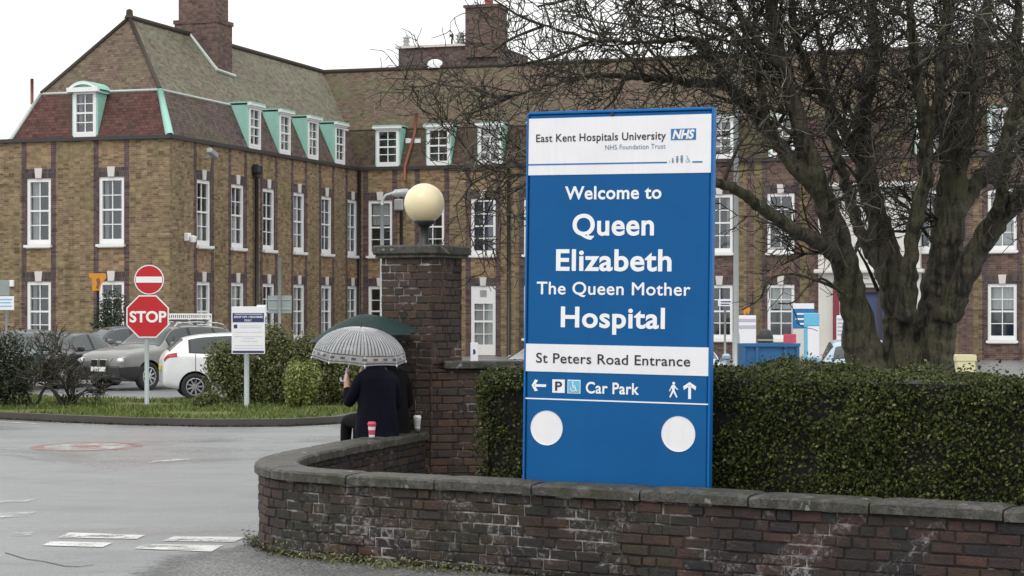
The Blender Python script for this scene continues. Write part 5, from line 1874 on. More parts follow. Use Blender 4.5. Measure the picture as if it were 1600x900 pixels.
P_, N_ = [], []
for k in range(2600):
    sd_ = RNG.uniform(0, L * .72)
    q = side(sd_, .03 - abs(RNG.normal(0, .045)))
    P_.append((q.x, q.y, abs(RNG.normal(0, .012)) + .008)); N_.append((0, 0, 1))
M_['litter'] = leaf_mat('damp_litter', [(0, (0.012, 0.010, 0.007)), (0.5, (0.030, 0.026, 0.014)), (0.8, (0.045, 0.050, 0.016)), (1, (0.09, 0.06, 0.03))], .7, .2)
tag(leaves('leaf_litter', np.array(P_), np.array(N_, float), .03, M_['litter'], None, .5, .5), kind='stuff')
P_, N_ = [], []
for k in range(2200):
    i = int(RNG.integers(0, len(kerb_pts) - 1)); f_ = RNG.uniform()
    q = kerb_pts[i].lerp(kerb_pts[i + 1], f_)
    P_.append((q.x + RNG.normal(0, .03), q.y - abs(RNG.normal(0, .07)), .008 + abs(RNG.normal(0, .01)))); N_.append((0, 0, 1))
tag(leaves('leaf_litter', np.array(P_), np.array(N_, float), .04, M_['litter'], None, .5, .5), kind='stuff')

# ------------------------------------------------------------------ cars
def pchip(x, y):
    x, y = np.asarray(x, float), np.asarray(y, float)
    h = np.diff(x); dl = np.diff(y) / h
    d = np.zeros(len(x))
    for i in range(1, len(x) - 1):
        if dl[i - 1] * dl[i] > 0:
            w1, w2 = 2 * h[i] + h[i - 1], h[i] + 2 * h[i - 1]
            d[i] = (w1 + w2) / (w1 / dl[i - 1] + w2 / dl[i])
    d[0], d[-1] = dl[0], dl[-1]

    def f(q):
        i = int(np.clip(np.searchsorted(x, q) - 1, 0, len(h) - 1))
        t = (q - x[i]) / h[i]
        return ((2 * t ** 3 - 3 * t ** 2 + 1) * y[i] + (t ** 3 - 2 * t ** 2 + t) * h[i] * d[i] + (-2 * t ** 3 + 3 * t ** 2) * y[i + 1] + (t ** 3 - t ** 2) * h[i] * d[i + 1])
    return f


def paint(name, c, rough=0.25, metal=0.3):
    t = NT(name)
    n = t.noise(2.5, 5); n2 = t.noise(60, 2)
    cc = t.mix(t.math('MULTIPLY', t.step(n, .4, .75), .35), c, tuple(x * .7 + .02 for x in c))
    return t.set(cc, t.mix(n, (rough * .8,) * 3, (rough * 1.5,) * 3), metal, 0.5, Coat_Weight=0.5, Coat_Roughness=0.06)


M_['car_silver'] = paint('silver_paint', (0.21, 0.21, 0.20), .3, .55)
M_['car_white'] = paint('white_paint', (0.76, 0.77, 0.77), .25, 0)
M_['car_black'] = paint('black_paint', (0.020, 0.021, 0.023), .25, .1)
M_['car_green'] = paint('dark_green_paint', (0.03, 0.06, 0.055), .25, .2)
M_['car_purple'] = paint('purple_grey_paint', (0.10, 0.095, 0.12), .3, .4)
M_['car_blue'] = paint('pale_blue_paint', (0.33, 0.45, 0.55), .3, .4)
M_['trim'] = plain('dark_plastic', (0.022, 0.022, 0.024), .55)
M_['tyre'] = plain('tyre_rubber', (0.018, 0.018, 0.019), .8)
M_['rim'] = plain('alloy_rim', (0.50, 0.51, 0.52), .3, .8)
M_['car_glass'] = plain('car_glass', (0.035, 0.045, 0.045), .06, 0, .6, var=.2)
M_['lens'] = plain('headlamp_lens', (0.62, 0.64, 0.65), .12, .2)
M_['tail'] = plain('tail_lamp', (0.30, 0.012, 0.012), .2)
M_['chrome'] = plain('chrome', (0.55, 0.55, 0.55), .15, .95)
M_['plate_white'] = plain('plate_white', (0.72, 0.72, 0.68), .5)
M_['plate_yellow'] = plain('plate_yellow', (0.62, 0.48, 0.06), .5)

CAR = {
    'suv': dict(L=4.62, W=.93, wr=.36, fa=.86, ra=3.72, low=.20,
                x=[0, .05, .25, .75, 1.30, 2.02, 2.6, 3.5, 4.15, 4.50, 4.60, 4.62],
                w=[.60, .74, .86, .92, .93, .93, .93, .93, .91, .86, .78, .70],
                zb=[.42, .34, .26, .22, .22, .22, .22, .22, .26, .34, .40, .44],
                zs=[.76, .84, .94, 1.00, 1.05, 1.08, 1.10, 1.12, 1.12, 1.08, 1.0, .95],
                zt=[.80, .90, 1.00, 1.09, 1.15, 1.60, 1.66, 1.64, 1.56, 1.20, 1.05, .98],
                wt=[.46, .58, .68, .74, .76, .60, .61, .60, .58, .62, .60, .56],
                ws=(1.36, 1.97), rw=(4.20, 4.47), sw=[(1.66, 2.42), (2.52, 3.38), (3.48, 4.14)]),
    'hatch': dict(L=4.03, W=.845, wr=.30, fa=.82, ra=3.34, low=.18,
                  x=[0, .05, .22, .60, 1.05, 1.80, 2.4, 3.1, 3.55, 3.90, 4.01, 4.03],
                  w=[.52, .66, .78, .83, .845, .845, .845, .845, .83, .79, .72, .64],
                  zb=[.36, .28, .22, .19, .19, .19, .19, .19, .22, .28, .34, .38],
                  zs=[.62, .70, .80, .88, .94, .96, .98, 1.02, 1.04, 1.02, .92, .86],
                  zt=[.66, .76, .86, .95, 1.03, 1.44, 1.49, 1.46, 1.38, 1.10, .96, .89],
                  wt=[.40, .50, .60, .66, .68, .54, .55, .54, .52, .58, .56, .50],
                  ws=(1.10, 1.74), rw=(3.60, 3.87), sw=[(1.42, 2.30), (2.40, 3.42)]),
    'saloon': dict(L=4.5, W=.87, wr=.31, fa=.85, ra=3.50, low=.18,
                   x=[0, .05, .25, .70, 1.25, 1.95, 2.5, 3.0, 3.65, 4.30, 4.48, 4.5],
                   w=[.54, .68, .80, .86, .87, .87, .87, .87, .86, .80, .74, .66],
                   zb=[.36, .28, .22, .18, .18, .18, .18, .18, .22, .28, .34, .38],
                   zs=[.60, .68, .78, .85, .90, .92, .94, .96, .97, .95, .88, .82],
                   zt=[.64, .74, .83, .91, .98, 1.36, 1.42, 1.38, 1.06, 1.01, .92, .84],
                   wt=[.42, .54, .64, .70, .72, .54, .55, .54, .62, .62, .58, .52],
                   ws=(1.30, 1.90), rw=(3.10, 3.58), sw=[(1.60, 2.36), (2.46, 3.12)]),
}


def car(kind, name, label, pos, heading, paint_name, scale=1.0, group='cars in the hospital car park', bumper=None, rails=False, kidneys=False, plate='plate_white', text=None):
    """heading: direction the nose points, radians"""
    k = CAR[kind]
    L = k['L']
    f = {q: pchip(k['x'], k[q]) for q in ('w', 'zb', 'zs', 'zt', 'wt')}
    T = thing(name, label, 'car', pos, heading, group=group)

    ringf = {}

    def ring(x):
        if x in ringf: return ringf[x]
        w, zb, zs, zt, wt = (f[q](x) for q in ('w', 'zb', 'zs', 'zt', 'wt'))
        zm = zb + (zs - zb) * .52
        ys = [0, .78 * w, .95 * w, w, .985 * w, .93 * w, wt + (w * .93 - wt) * .06, wt * .80, 0]
        cr = min(.05, (zt - zs) * .3 + .015)
        zz = [zb, zb, zb + .09, zm, zs - .07, zs, zt - cr * 1.1, zt - cr * .25, zt + .012]
        i = list(range(9))
        ringf[x] = (pchip(i, ys), pchip(i, zz))
        return ringf[x]

    def Spt(x, t, off=0.0, sgn=1):
        a, b = ring(x)
        p = Vector((L / 2 - x, sgn * a(t), b(t)))
        if off:
            e = .01
            xx0, xx1 = max(0, x - e), min(L, x + e)
            a0, b0_ = ring(xx0); a1, b1_ = ring(xx1)
            du = Vector((-(xx1 - xx0), a1(t) - a0(t), b1_(t) - b0_(t)))
            t0, t1 = max(0, t - .02), min(8, t + .02)
            dv = Vector((0, a(t1) - a(t0), b(t1) - b(t0)))
            nn = dv.cross(du)
            if nn.length > 1e-9:
                nn.normalize()
                if nn.y * 1.0 + (nn.z - 0.0) * (1 if t > 5 else 0) < 0 and t > .5: nn = -nn
                p += Vector((nn.x, sgn * nn.y, nn.z)) * off
        return p * scale

    xs = sorted(set(list(np.linspace(0, L, 54)) + k['x']))
    ts = np.linspace(0, 8, 33)
    m = MB()
    V, F_ = [], []
    nt_ = len(ts)
    full = [(t, 1) for t in ts] + [(t, -1) for t in ts[-2:0:-1]]
    for x in xs:
        for t, s_ in full: V.append(Spt(x, t, 0, s_))
    n = len(full)
    for i in range(len(xs) - 1):
        for j in range(n):
            j2 = (j + 1) % n
            F_.append((i * n + j, (i + 1) * n + j, (i + 1) * n + j2, i * n + j2))
    F_.append(tuple(range(n))); F_.append(tuple(range((len(xs) - 1) * n, len(xs) * n))[::-1])
    m.raw(V, F_)
    body = m.build('body', M_[paint_name], T, local=True, smooth=True)
    # cut the wheel arches
    wr = k['wr']
    cut = MB()
    for xa in (k['fa'], k['ra']):
        for s_ in (-1, 1):
            cut.lathe([(0.001, -.3), (wr * 1.17, -.3), (wr * 1.17, .3), (0.001, .3)], 28, Vector((L / 2 - xa, s_ * (k['W'] - .02), wr)) * scale, Matrix.Rotation(R(90), 3, 'X') * scale)
    co = cut.build('cut', M_['black'], None)
    co.location = T.location; co.rotation_euler = T.rotation_euler
    bo_ = body.modifiers.new('b', 'BOOLEAN'); bo_.operation = 'DIFFERENCE'; bo_.object = co; bo_.solver = 'EXACT'
    dg_ = bpy.context.evaluated_depsgraph_get()
    me_ = bpy.data.meshes.new_from_object(body.evaluated_get(dg_))
    body.modifiers.clear()
    bpy.data.objects.remove(co)
    if len(me_.polygons) > 200:
        body.data = me_
        while len(me_.materials) > 1: me_.materials.pop()
        me_.materials.append(M_['black'])
        for p in me_.polygons:
            c = p.center / scale
            p.material_index = 0
            p.use_smooth = True
            for xa in (k['fa'], k['ra']):
                dx, dz = c.x - (L / 2 - xa), c.z - wr
                if math.hypot(dx, dz) < wr * 1.19 and abs(c.y) < k['W'] - .0 and (abs(p.normal.x * dx + p.normal.z * dz) > .75 * math.hypot(dx, dz) and abs(p.normal.y) < .5 or abs(c.y) < k['W'] - .2 and c.z > k['low'] + .02 and abs(p.normal.y) > .8):
                    p.material_index = 1
        if hasattr(me_, 'set_sharp_from_angle'): me_.set_sharp_from_angle(angle=R(38))

    def patch(nm, x0, x1, t0, t1, mat, off=.006, both=True, nx=8, nt=8, skew0=None, mirror=True, parent=None):
        objs = []
        for s_ in ((1, -1) if mirror else (1,)):
            mm = MB()
            for i in range(nx):
                for j in range(nt):
                    q = []
                    for (a, b) in ((i, j), (i + 1, j), (i + 1, j + 1), (i, j + 1)):
                        tt_ = t0 + (t1 - t0) * b / nt
                        xa0 = x0 if skew0 is None else x0 + skew0 * (1 - b / nt)
                        q.append(Spt(xa0 + (x1 - xa0) * a / nx, tt_, off, s_))
                    mm.poly(q if s_ < 0 else q[::-1])
            objs.append(mm.build(nm, M_[mat], parent or T, local=True, smooth=True))
        return objs

    def cross(nm, x0, x1, t0, mat, off=.006, n_=10):
        mm = MB()
        us = [(t0 + (8 - t0) * i / n_, 1) for i in range(n_ + 1)] + [(8 - (8 - t0) * i / n_, -1) for i in range(1, n_ + 1)]
        for i in range(8):
            xa, xb = x0 + (x1 - x0) * i / 8, x0 + (x1 - x0) * (i + 1) / 8
            for (ta, sa), (tb_, sb) in zip(us[:-1], us[1:]):
                mm.poly([Spt(xa, ta, off, sa), Spt(xb, ta, off, sa), Spt(xb, tb_, off, sb), Spt(xa, tb_, off, sb)])
        return mm.build(nm, M_[mat], T, local=True, smooth=True)

    cross('windscreen', k['ws'][0], k['ws'][1], 6.25, 'car_glass')
    cross('rear_window', k['rw'][0], k['rw'][1], 6.3, 'car_glass')
    # dark band under the glass so the cabin reads dark, then the panes
    for i, (a, b) in enumerate(k['sw']):
        patch('side_window', a, b, 5.12, 5.90, 'car_glass', .010, skew0=None)
    patch('window_surround', k['sw'][0][0] - .04, k['sw'][-1][1] + .05, 5.06, 5.95, 'trim', .004, nx=24)
    cross('screen_surround', k['ws'][0] - .03, k['ws'][1] + .02, 6.15, 'trim', .003)
    cross('rear_surround', k['rw'][0] - .02, k['rw'][1] + .02, 6.2, 'trim', .003)
    # lower cladding and bumpers
    if bumper:
        mm = MB(); mm.box(Vector((L / 2 - .04, 0, .46)) * scale, Vector((.16, 1.40, .36)) * scale, bev=.05); mm.build('front_bumper', M_[bumper], T, local=True)
        patch('bumper', .01, .62, 1.6, 3.0, bumper, .012, nx=14)
        patch('sill_trim', k['fa'] + wr * 1.2, k['ra'] - wr * 1.2, 1.6, 2.7, bumper, .012, nx=14)
        patch('rear_bumper', k['ra'] + wr * 1.2, L - .01, 1.6, 3.0, bumper, .012, nx=8)
    for s_ in (-1, 1):
        x_ = .10 if kind == 'suv' else .13
        y_ = f['w'](x_) * .80
        mm = MB(); mm.lathe([(.001, -.5), (.2, -.46), (.36, -.34), (.47, -.17), (.5, 0), (.47, .17), (.36, .34), (.2, .46), (.001, .5)], 16, Vector((L / 2 - x_, s_ * y_, f['zs'](0) + .005)) * scale, Matrix.Rotation(s_ * R(-32), 3, 'Z') @ Matrix.Diagonal((.20, .40, .17)) * scale)
        hl_ = mm.build('headlight', M_['lens'], T, local=True, smooth=True)
        mm = MB(); mm.lathe([(.001, 0), (.05, 0), (.058, .012), (.001, .012)], 14, Vector((L / 2 - x_ + .085, s_ * (y_ - .03), f['zs'](0) + .005)) * scale, Matrix.Rotation(R(90), 3, 'Y') * scale); mm.build('bulb', M_['chrome'], hl_, local=True)
    patch('tail_light', L - .30, L - .02, 4.0, 5.15, 'tail', .008)
    # front face: grille, plate, fog lamps
    zg_ = f['zs'](0) - .10
    m = MB()
    if kidneys:
        for s_ in (-1, 1):
            mm = MB(); mm.box(Vector((L / 2 + .02, s_ * .155, zg_ + .05)) * scale, Vector((.05, .245, .19)) * scale, bev=.02)
            gk = mm.build('grille', M_['chrome'], T, local=True)
            mm = MB(); mm.box(Vector((L / 2 + .035, s_ * .155, zg_ + .05)) * scale, Vector((.035, .222, .168)) * scale, bev=.015)
            for q in range(5): mm.box(Vector((L / 2 + .06, s_ * .155 + (q - 2) * .04, zg_ + .05)) * scale, Vector((.01, .012, .15)) * scale)
            mm.build('grille_bars', M_['trim'], gk, local=True)
    else:
        mm = MB(); mm.box(Vector((L / 2 + .005, 0, zg_ + .03)) * scale, Vector((.05, .74, .12)) * scale, bev=.02)
        gk = mm.build('grille', M_['trim'], T, local=True)
        mm = MB(); mm.box(Vector((L / 2 + .03, 0, zg_ + .095)) * scale, Vector((.02, .72, .018)) * scale); mm.build('grille_bars', M_['chrome'], gk, local=True)
    mm = MB(); mm.box(Vector((L / 2 + .01, 0, f['zb'](0) + .02)) * scale, Vector((.04, .80, .11)) * scale, bev=.02); mm.build('air_intake', M_['black'], T, local=True)
    mm = MB(); mm.box(Vector((L / 2 + .045, 0, f['zb'](0) + .13)) * scale, Vector((.03, .52, .115)) * scale, bev=.004); np_ = mm.build('number_plate', M_[plate], T, local=True)
    mm = MB(); mm.box(Vector((-L / 2 - .02, 0, .72)) * scale, Vector((.03, .52, .115)) * scale, bev=.004); mm.build('number_plate', M_['plate_yellow'], T, local=True)
    mm = MB()
    for s_ in (-1, 1):
        mm = MB(); mm.lathe([(.001, 0), (.055, 0), (.055, .02), (.001, .02)], 12, Vector((L / 2 - .03, s_ * .56, f['zb'](0) + .17)) * scale, Matrix.Rotation(R(90), 3, 'Y')); mm.build('fog_lamp', M_['lens'], T, local=True)
        mm = MB(); mm.box(Vector((L / 2 - k['ws'][0] - .28, s_ * (k['W'] + .07), k['zs'][5] + .08)) * scale, Vector((.13, .19, .15)) * scale, bev=.04); mm.build('wing_mirror', M_[paint_name], T, local=True)
        mm = MB()
        for (xa) in [a for a, b in k['sw'][:2]]:
            mm.box(Vector((L / 2 - xa - .62, s_ * (k['W'] - .005), k['zs'][5] - .12)) * scale, Vector((.18, .03, .03)) * scale, bev=.008)
        mm.build('door_handles', M_[paint_name], T, local=True)
        # door shut lines
        for xa in (k['sw'][0][0] - .12, k['sw'][1][0] - .05, k['sw'][1][1] - .1):
            mm = MB()
            for j in range(10):
                ta, tb_ = 2.1 + (5.05 - 2.1) * j / 10, 2.1 + (5.05 - 2.1) * (j + 1) / 10
                mm.poly([Spt(xa, ta, .002, s_), Spt(xa + .014, ta, .002, s_), Spt(xa + .014, tb_, .002, s_), Spt(xa, tb_, .002, s_)])
            mm.build('door_gap', M_['black'], T, local=True)
    if rails:
        for s_ in (-1, 1):
            mm = MB()
            pts_ = [Vector((L / 2 - x, s_ * .57, f['zt'](x) + z)) * scale for x, z in ((2.1, -.0), (2.2, .07), (2.9, .08), (3.7, .08), (3.95, .06), (4.05, -.02))]
            mm.tube(pts_, .022, 6); mm.build('roof_rail', M_['rim' if rails is True else 'trim'], T, local=True)
        mm = MB()
        for x in (2.45, 3.3): mm.box(Vector((L / 2 - x, 0, f['zt'](x) + .12)) * scale, Vector((.07, 1.26, .035)) * scale, bev=.01)
        mm.build('roof_bars', M_['trim'], T, local=True)
    # wheels
    for xa in (k['fa'], k['ra']):
        for s_ in (-1, 1):
            c = Vector((L / 2 - xa, s_ * (k['W'] - .115), wr)) * scale
            Rm = Matrix.Rotation(R(90) * (-s_), 3, 'X') * scale
            mm = MB(); mm.lathe([(wr * .66, -.10), (wr * .93, -.105), (wr, -.08), (wr, .08), (wr * .93, .105), (wr * .66, .10), (wr * .64, .05)], 30, c, Rm)
            wh = mm.build('wheel', M_['tyre'], T, local=True, smooth=True)
            mm = MB(); mm.lathe([(wr * .68, .095), (wr * .60, .10), (wr * .57, .05), (wr * .57, -.02)], 30, c, Rm)
            mm.lathe([(.001, .085), (.05, .085), (.065, .06), (.065, .0)], 14, c, Rm)
            for q in range(9):
                a = 2 * math.pi * q / 9
                M3 = Matrix.Rotation(a, 3, 'Z')
                bx = MB(); bx.box((wr * .33, 0, .065), (wr * .52, wr * .12, .03), bev=.006)
                mm.raw([c + Rm @ (M3 @ Vector(v)) for v in bx.v], bx.f)
            mm.build('rim', M_['rim'], wh, local=True)
            mm = MB(); mm.lathe([(.001, -.01), (wr * .58, -.01)], 20, c, Rm); mm.build('brake_disc', M_['black'], wh, local=True)
    # seats and dashboard seen through the glass
    mm = MB()
    for x in (2.2, 3.0):
        for s_ in (-1, 1):
            mm.box(Vector((L / 2 - x, s_ * .34, .80)) * scale, Vector((.16, .46, .62)) * scale, bev=.06); mm.box(Vector((L / 2 - x, s_ * .34, 1.17)) * scale, Vector((.09, .24, .16)) * scale, bev=.04)
    mm.build('seats', M_['trim'], T, local=True)
    return T, np_


def heading_to(dx, dy): return math.atan2(dy, dx)


def gz(x, y): return gp(x, y)


# silver four by four, nose towards the camera and to the left
h = heading_to(-math.sin(R(35)), -math.cos(R(35)))
c = gp(252, 607)
car('suv', 'silver_car', 'silver four by four with dark bumper and roof bars parked behind the stop sign', (c.x, 52.0, 0), h, 'car_silver', .97, bumper='trim', rails=True, kidneys=True)
# white hatchback, tail at the left
h = heading_to(math.cos(R(14)), math.sin(R(14)))
car('hatch', 'white_car', 'white small hatchback seen from its side and tail, half hidden by the shrubs', (gp(282, 627).x + 1.30, 45.1 + .33 + .6, 0), h, 'car_white', .99)
# dark cars behind the bare shrub
h = heading_to(-.35, -.94)
c = gp(100, 606)
car('saloon', 'dark_car', 'black saloon facing out behind the bare shrub', (dp(100, 606, 53).x, 53, 0), h, 'car_black', 1.0)
c = dp(26, 606, 51)
car('hatch', 'green_car', 'dark green hatchback behind the left end of the bare shrub', (c.x, 51.5, 0), heading_to(-.2, -.97), 'car_green', 1.0)
c = dp(168, 580, 60)
car('saloon', 'purple_car', 'purple grey saloon with only its roof and windscreen showing beyond the silver four by four', (c.x, 61, 0), heading_to(-.75, -.66), 'car_purple', 1.06)
# cars beyond the hedge
c = dp(1078, 560, 42)
car('hatch', 'pale_car', 'pale blue silver hatchback showing just right of the big sign', (c.x, 44, 0), heading_to(.06, -1), 'car_blue', .95)
c = dp(1352, 560, 40)
car('hatch', 'blue_car', 'light blue hatchback beyond the hedge in front of the entrance', (c.x, 41, 0), heading_to(.12, 1), 'car_blue', .95)
c = dp(806, 560, 40)
car('saloon', 'black_car', 'black car whose nose shows between the door and the big blue sign', (c.x + .9, 42, 0), heading_to(-.9, -.45), 'car_black', .98)

# ------------------------------------------------------------------ road signs
def post_thing(name, label, cat, x, d, z=0.0, rz=0.0):
    c = dp(x, HY, d)
    return thing(name, label, cat, (c.x, d, z), rz)


RX = Matrix.Rotation(R(90), 3, 'X')


def ngon(mb, c, r, n, rot, y, sx=1.0):
    mb.raw([(c[0] + sx * r * math.cos(rot + 2 * math.pi * k / n), y, c[1] + r * math.sin(rot + 2 * math.pi * k / n)) for k in range(n)], [tuple(range(n))])


def plate_disc(T, name, c, r, n, rot, y, mat, th=.012):
    mb = MB()
    pts = [(c[0] + r * math.cos(rot + 2 * math.pi * k / n), c[1] + r * math.sin(rot + 2 * math.pi * k / n)) for k in range(n)]
    V = [(x, y, z) for x, z in pts] + [(x, y + th, z) for x, z in pts]
    Fs = [tuple(range(n)), tuple(range(2 * n - 1, n - 1, -1))] + [(k, n + k, n + (k + 1) % n, (k + 1) % n) for k in range(n)]
    mb.raw(V, Fs)
    return mb.build(name, M_[mat], T, local=True)


DS = 40.0
pk = DS / F
st = post_thing('stop_sign', 'red octagonal STOP sign under a round red no entry sign on one grey post', 'sign', 229, DS, .11)
zf = lambda y: EYE + (HY - y) * pk - .11
m = MB(); m.tube([(0, .03, 0), (0, .03, zf(415))], .045, 12); m.build('post', M_['post_grey'], st, local=True, smooth=True)
r8 = 33.2 * pk / math.cos(R(22.5))
o = plate_disc(st, 'stop_plate', (.025, zf(494.5)), r8, 8, R(22.5), -.03, 'sign_white')
m = MB(); ngon(m, (.025, zf(494.5)), r8 * .94, 8, R(22.5), -.0325); m.build('red_field', M_['sign_red'], o, local=True)
lettering(o, 'STOP', .025 - 28 * pk, .025 + 29.5 * pk, zf(503), 16.2 * pk, 'letter_white', .03, d=.035)
r0 = 23.2 * pk
o = plate_disc(st, 'no_entry_plate', (.055, zf(437)), r0, 40, 0, -.03, 'sign_white')
m = MB(); ngon(m, (.055, zf(437)), r0 * .93, 40, 0, -.0325); m.build('red_field', M_['sign_red'], o, local=True)
m = MB(); m.box((.055, -.036, zf(437)), (r0 * 1.76, .005, 9.5 * pk)); m.build('white_bar', M_['letter_white'], o, local=True)
m = MB()
for z in (437, 480, 510): m.box((.0, .03, zf(z)), (.16, .1, .05), bev=.01)
m.build('clamps', M_['post_grey'], st, local=True)

# white and navy parking notice on a post
DN = 39.0
pk = DN / F
nt_ = post_thing('parking_notice', 'white and navy blue parking notice board on a grey post among the shrubs', 'sign', 385, DN, .1)
zf = lambda y: EYE + (HY - y) * pk - .1
xf = lambda x: (x - 385) * pk
m = MB(); m.tube([(0, .04, 0), (0, .04, zf(482))], .05, 12); m.build('post', M_['post_grey'], nt_, local=True, smooth=True)


def board(T, x0, x1, y0, y1, d, mat, th=.02, name='board'):
    mb = MB(); mb.box(((xf(x0) + xf(x1)) / 2, d, (zf(y0) + zf(y1)) / 2), (xf(x1) - xf(x0), th, zf(y0) - zf(y1)), bev=min(th * .3, .006))
    return mb.build(name, M_[mat], T, local=True)


bb = board(nt_, 362, 414, 479, 553, 0, 'notice_white')
board(bb, 401, 416, 476.5, 496, .012, 'notice_white', .02, 'top_plate')
board(bb, 363.5, 412.5, 489, 503.5, -.012, 'navy', .006, 'navy_panel')
board(bb, 363.5, 412.5, 548, 551.5, -.012, 'navy', .006, 'navy_band')
board(bb, 365.5, 371, 507, 513, -.012, 'navy', .006, 'emblem_box')
board(bb, 367, 410, 490.2, 491.6, -.0145, 'faint_line', .003, 'print_line')
lettering(bb, 'DROP OFF / DELIVERIES', xf(366), xf(411), zf(496.6), 2.9 * pk, 'letter_white', .02, d=.0165)
lettering(bb, 'ONLY', xf(382), xf(393.5), zf(502), 2.9 * pk, 'letter_white', .02, d=.0165)
for y, xa, xb in ((509, 374, 410), (512, 374, 408), (519, 366, 411), (526, 366, 411), (528.8, 380, 398), (533, 376, 404), (540, 366, 411), (544, 366, 411)):
    board(bb, xa, xb, y - .35, y + .35, -.0115, 'faint_line', .003, 'print_line')

# back of a grey sign beyond the shrubs
DG = 52.0; pk = DG / F
gs = post_thing('grey_sign', 'plain grey back of a road sign on a thin post behind the shrubs', 'sign', 437, DG)
zf = lambda y: EYE + (HY - y) * pk
xf = lambda x: (x - 437) * pk
m = MB(); m.tube([(0, 0, 0), (0, 0, zf(402))], .035, 8); m.build('post', M_['post_grey'], gs, local=True, smooth=True)
board(gs, 418, 455.5, 462, 489.5, .05, 'grey_green', .02)
for y in (468, 483): board(gs, 420, 454, y - 1, y + 1, .03, 'grey_metal', .02, 'rail')

# pale blue sign on two posts at the far left
DG = 58.0; pk = DG / F
ls = post_thing('pale_sign', 'pale blue white directional sign by the gable wall at the photo edge', 'sign', 8, DG)
zf = lambda y: EYE + (HY - y) * pk
xf = lambda x: (x - 8) * pk
m = MB()
for x in (-8, 10): m.tube([(xf(x), .04, 0), (xf(x), .04, zf(463))], .04, 8)
m.build('posts', M_['post_grey'], ls, local=True, smooth=True)
bb = board(ls, -18, 22, 463, 484.5, 0, 'notice_white')
for y, xa, xb in ((468, -10, 19), (473, -10, 17), (478.5, -10, 19)): board(bb, xa, xb, y - .9, y + .9, -.0115, 'icon_cyan', .003, 'print_line')
board(ls, -18, 14, 438, 462, .06, 'grey_green', .02, 'upper_board')

# yellow notice near the tall bush
DG = 67.0; pk = DG / F
M_['yellow'] = plain('amber_yellow', (0.62, 0.25, 0.018), .5, var=.15, scale=3)
ys = post_thing('yellow_notice', 'amber yellow notice with a dark figure on it fixed beside the tall dark bush', 'sign', 152, DG)
zf = lambda y: EYE + (HY - y) * pk
xf = lambda x: (x - 152) * pk
m = MB(); m.tube([(0, .06, 0), (0, .06, zf(430))], .04, 8); m.build('post', M_['dark_iron'], ys, local=True, smooth=True)
m = MB(); m.prism([(xf(139), zf(427)), (xf(165), zf(427)), (xf(166), zf(434)), (xf(158), zf(445)), (xf(156), zf(454)), (xf(144), zf(454)), (xf(144), zf(436)), (xf(139), zf(432))], -.01, .01, Matrix(((1, 0, 0), (0, 0, 1), (0, 1, 0))).to_4x4()); bb = m.build('board', M_['yellow'], ys, local=True)
m = MB(); m.prism([(xf(150), zf(436)), (xf(155), zf(434)), (xf(157), zf(440)), (xf(154), zf(452)), (xf(150), zf(450)), (xf(152), zf(443))], -.016, -.011, Matrix(((1, 0, 0), (0, 0, 1), (0, 1, 0))).to_4x4()); m.build('dark_figure', M_['rust_pipe'], bb, local=True)

# white slatted barrier panel behind the silver car
DG = 64.0; pk = DG / F
wb = post_thing('white_railing', 'low white slatted railing in front of the wing wall behind the silver car', 'railing', 296, DG)
zf = lambda y: EYE + (HY - y) * pk
xf = lambda x: (x - 296) * pk
board(wb, 262, 331, 490, 492.4, 0, 'white_paint', .04, 'top_rail'); board(wb, 262, 331, 497, 499, 0, 'white_paint', .04, 'bottom_rail')
m = MB()
for k in range(22):
    x = 263 + k * 3.2; m.box((xf(x), 0, (zf(492) + zf(497.5)) / 2), (.03, .03, zf(492) - zf(497.5)))
m.build('slats', M_['white_paint'], wb, local=True)
m = MB()
for x in (264, 296, 329): m.box((xf(x), .03, zf(497) / 2), (.07, .07, zf(497)))
m.build('posts', M_['white_paint'], wb, local=True)

# street lamps
DG = 62.0; pk = DG / F
sl = post_thing('street_lamp', 'slim pale grey street lamp with a curved arm behind the brick pillar', 'street lamp', 597, DG)
zf = lambda y: EYE + (HY - y) * pk
xf = lambda x: (x - 597) * pk
m = MB()
m.tube([(0, 0, 0), (0, 0, zf(400)), (0, 0, zf(320))], [.075, .065, .055], 10)
m.tube([(0, 0, zf(326)), (xf(598), 0, zf(312)), (xf(603), 0, zf(305)), (xf(612), 0, zf(302.5)), (xf(622), 0, zf(301.5))], .045, 8)
m.build('column', M_['grey_metal'], sl, local=True, smooth=True)
m = MB(); m.tube([(xf(612), 0, zf(303)), (xf(618), 0, zf(302)), (xf(636), 0, zf(301)), (xf(642), 0, zf(301.5))], [.05, .12, .13, .05], 10); m.build('lamp_head', M_['grey_metal'], sl, local=True, smooth=True)
DG = 47.0; pk = DG / F
sl = post_thing('street_lamp', 'thick pale grey lamp column standing between the big sign and the tree', 'street lamp', 1150, DG)
zf = lambda y: EYE + (HY - y) * pk
m = MB(); m.tube([(0, 0, 0), (0, 0, 1.4), (0, 0, 1.5), (0, 0, 8.2)], [.085, .085, .065, .05], 12); m.tube([(0, 0, 8.2), (.05, 0, 8.45), (.4, 0, 8.6)], .04, 8); m.build('column', M_['grey_metal'], sl, local=True, smooth=True)
m = MB(); m.tube([(.35, 0, 8.6), (.5, 0, 8.62), (.95, 0, 8.66), (1.05, 0, 8.66)], [.05, .12, .12, .04], 10); m.build('lamp_head', M_['grey_metal'], sl, local=True, smooth=True)

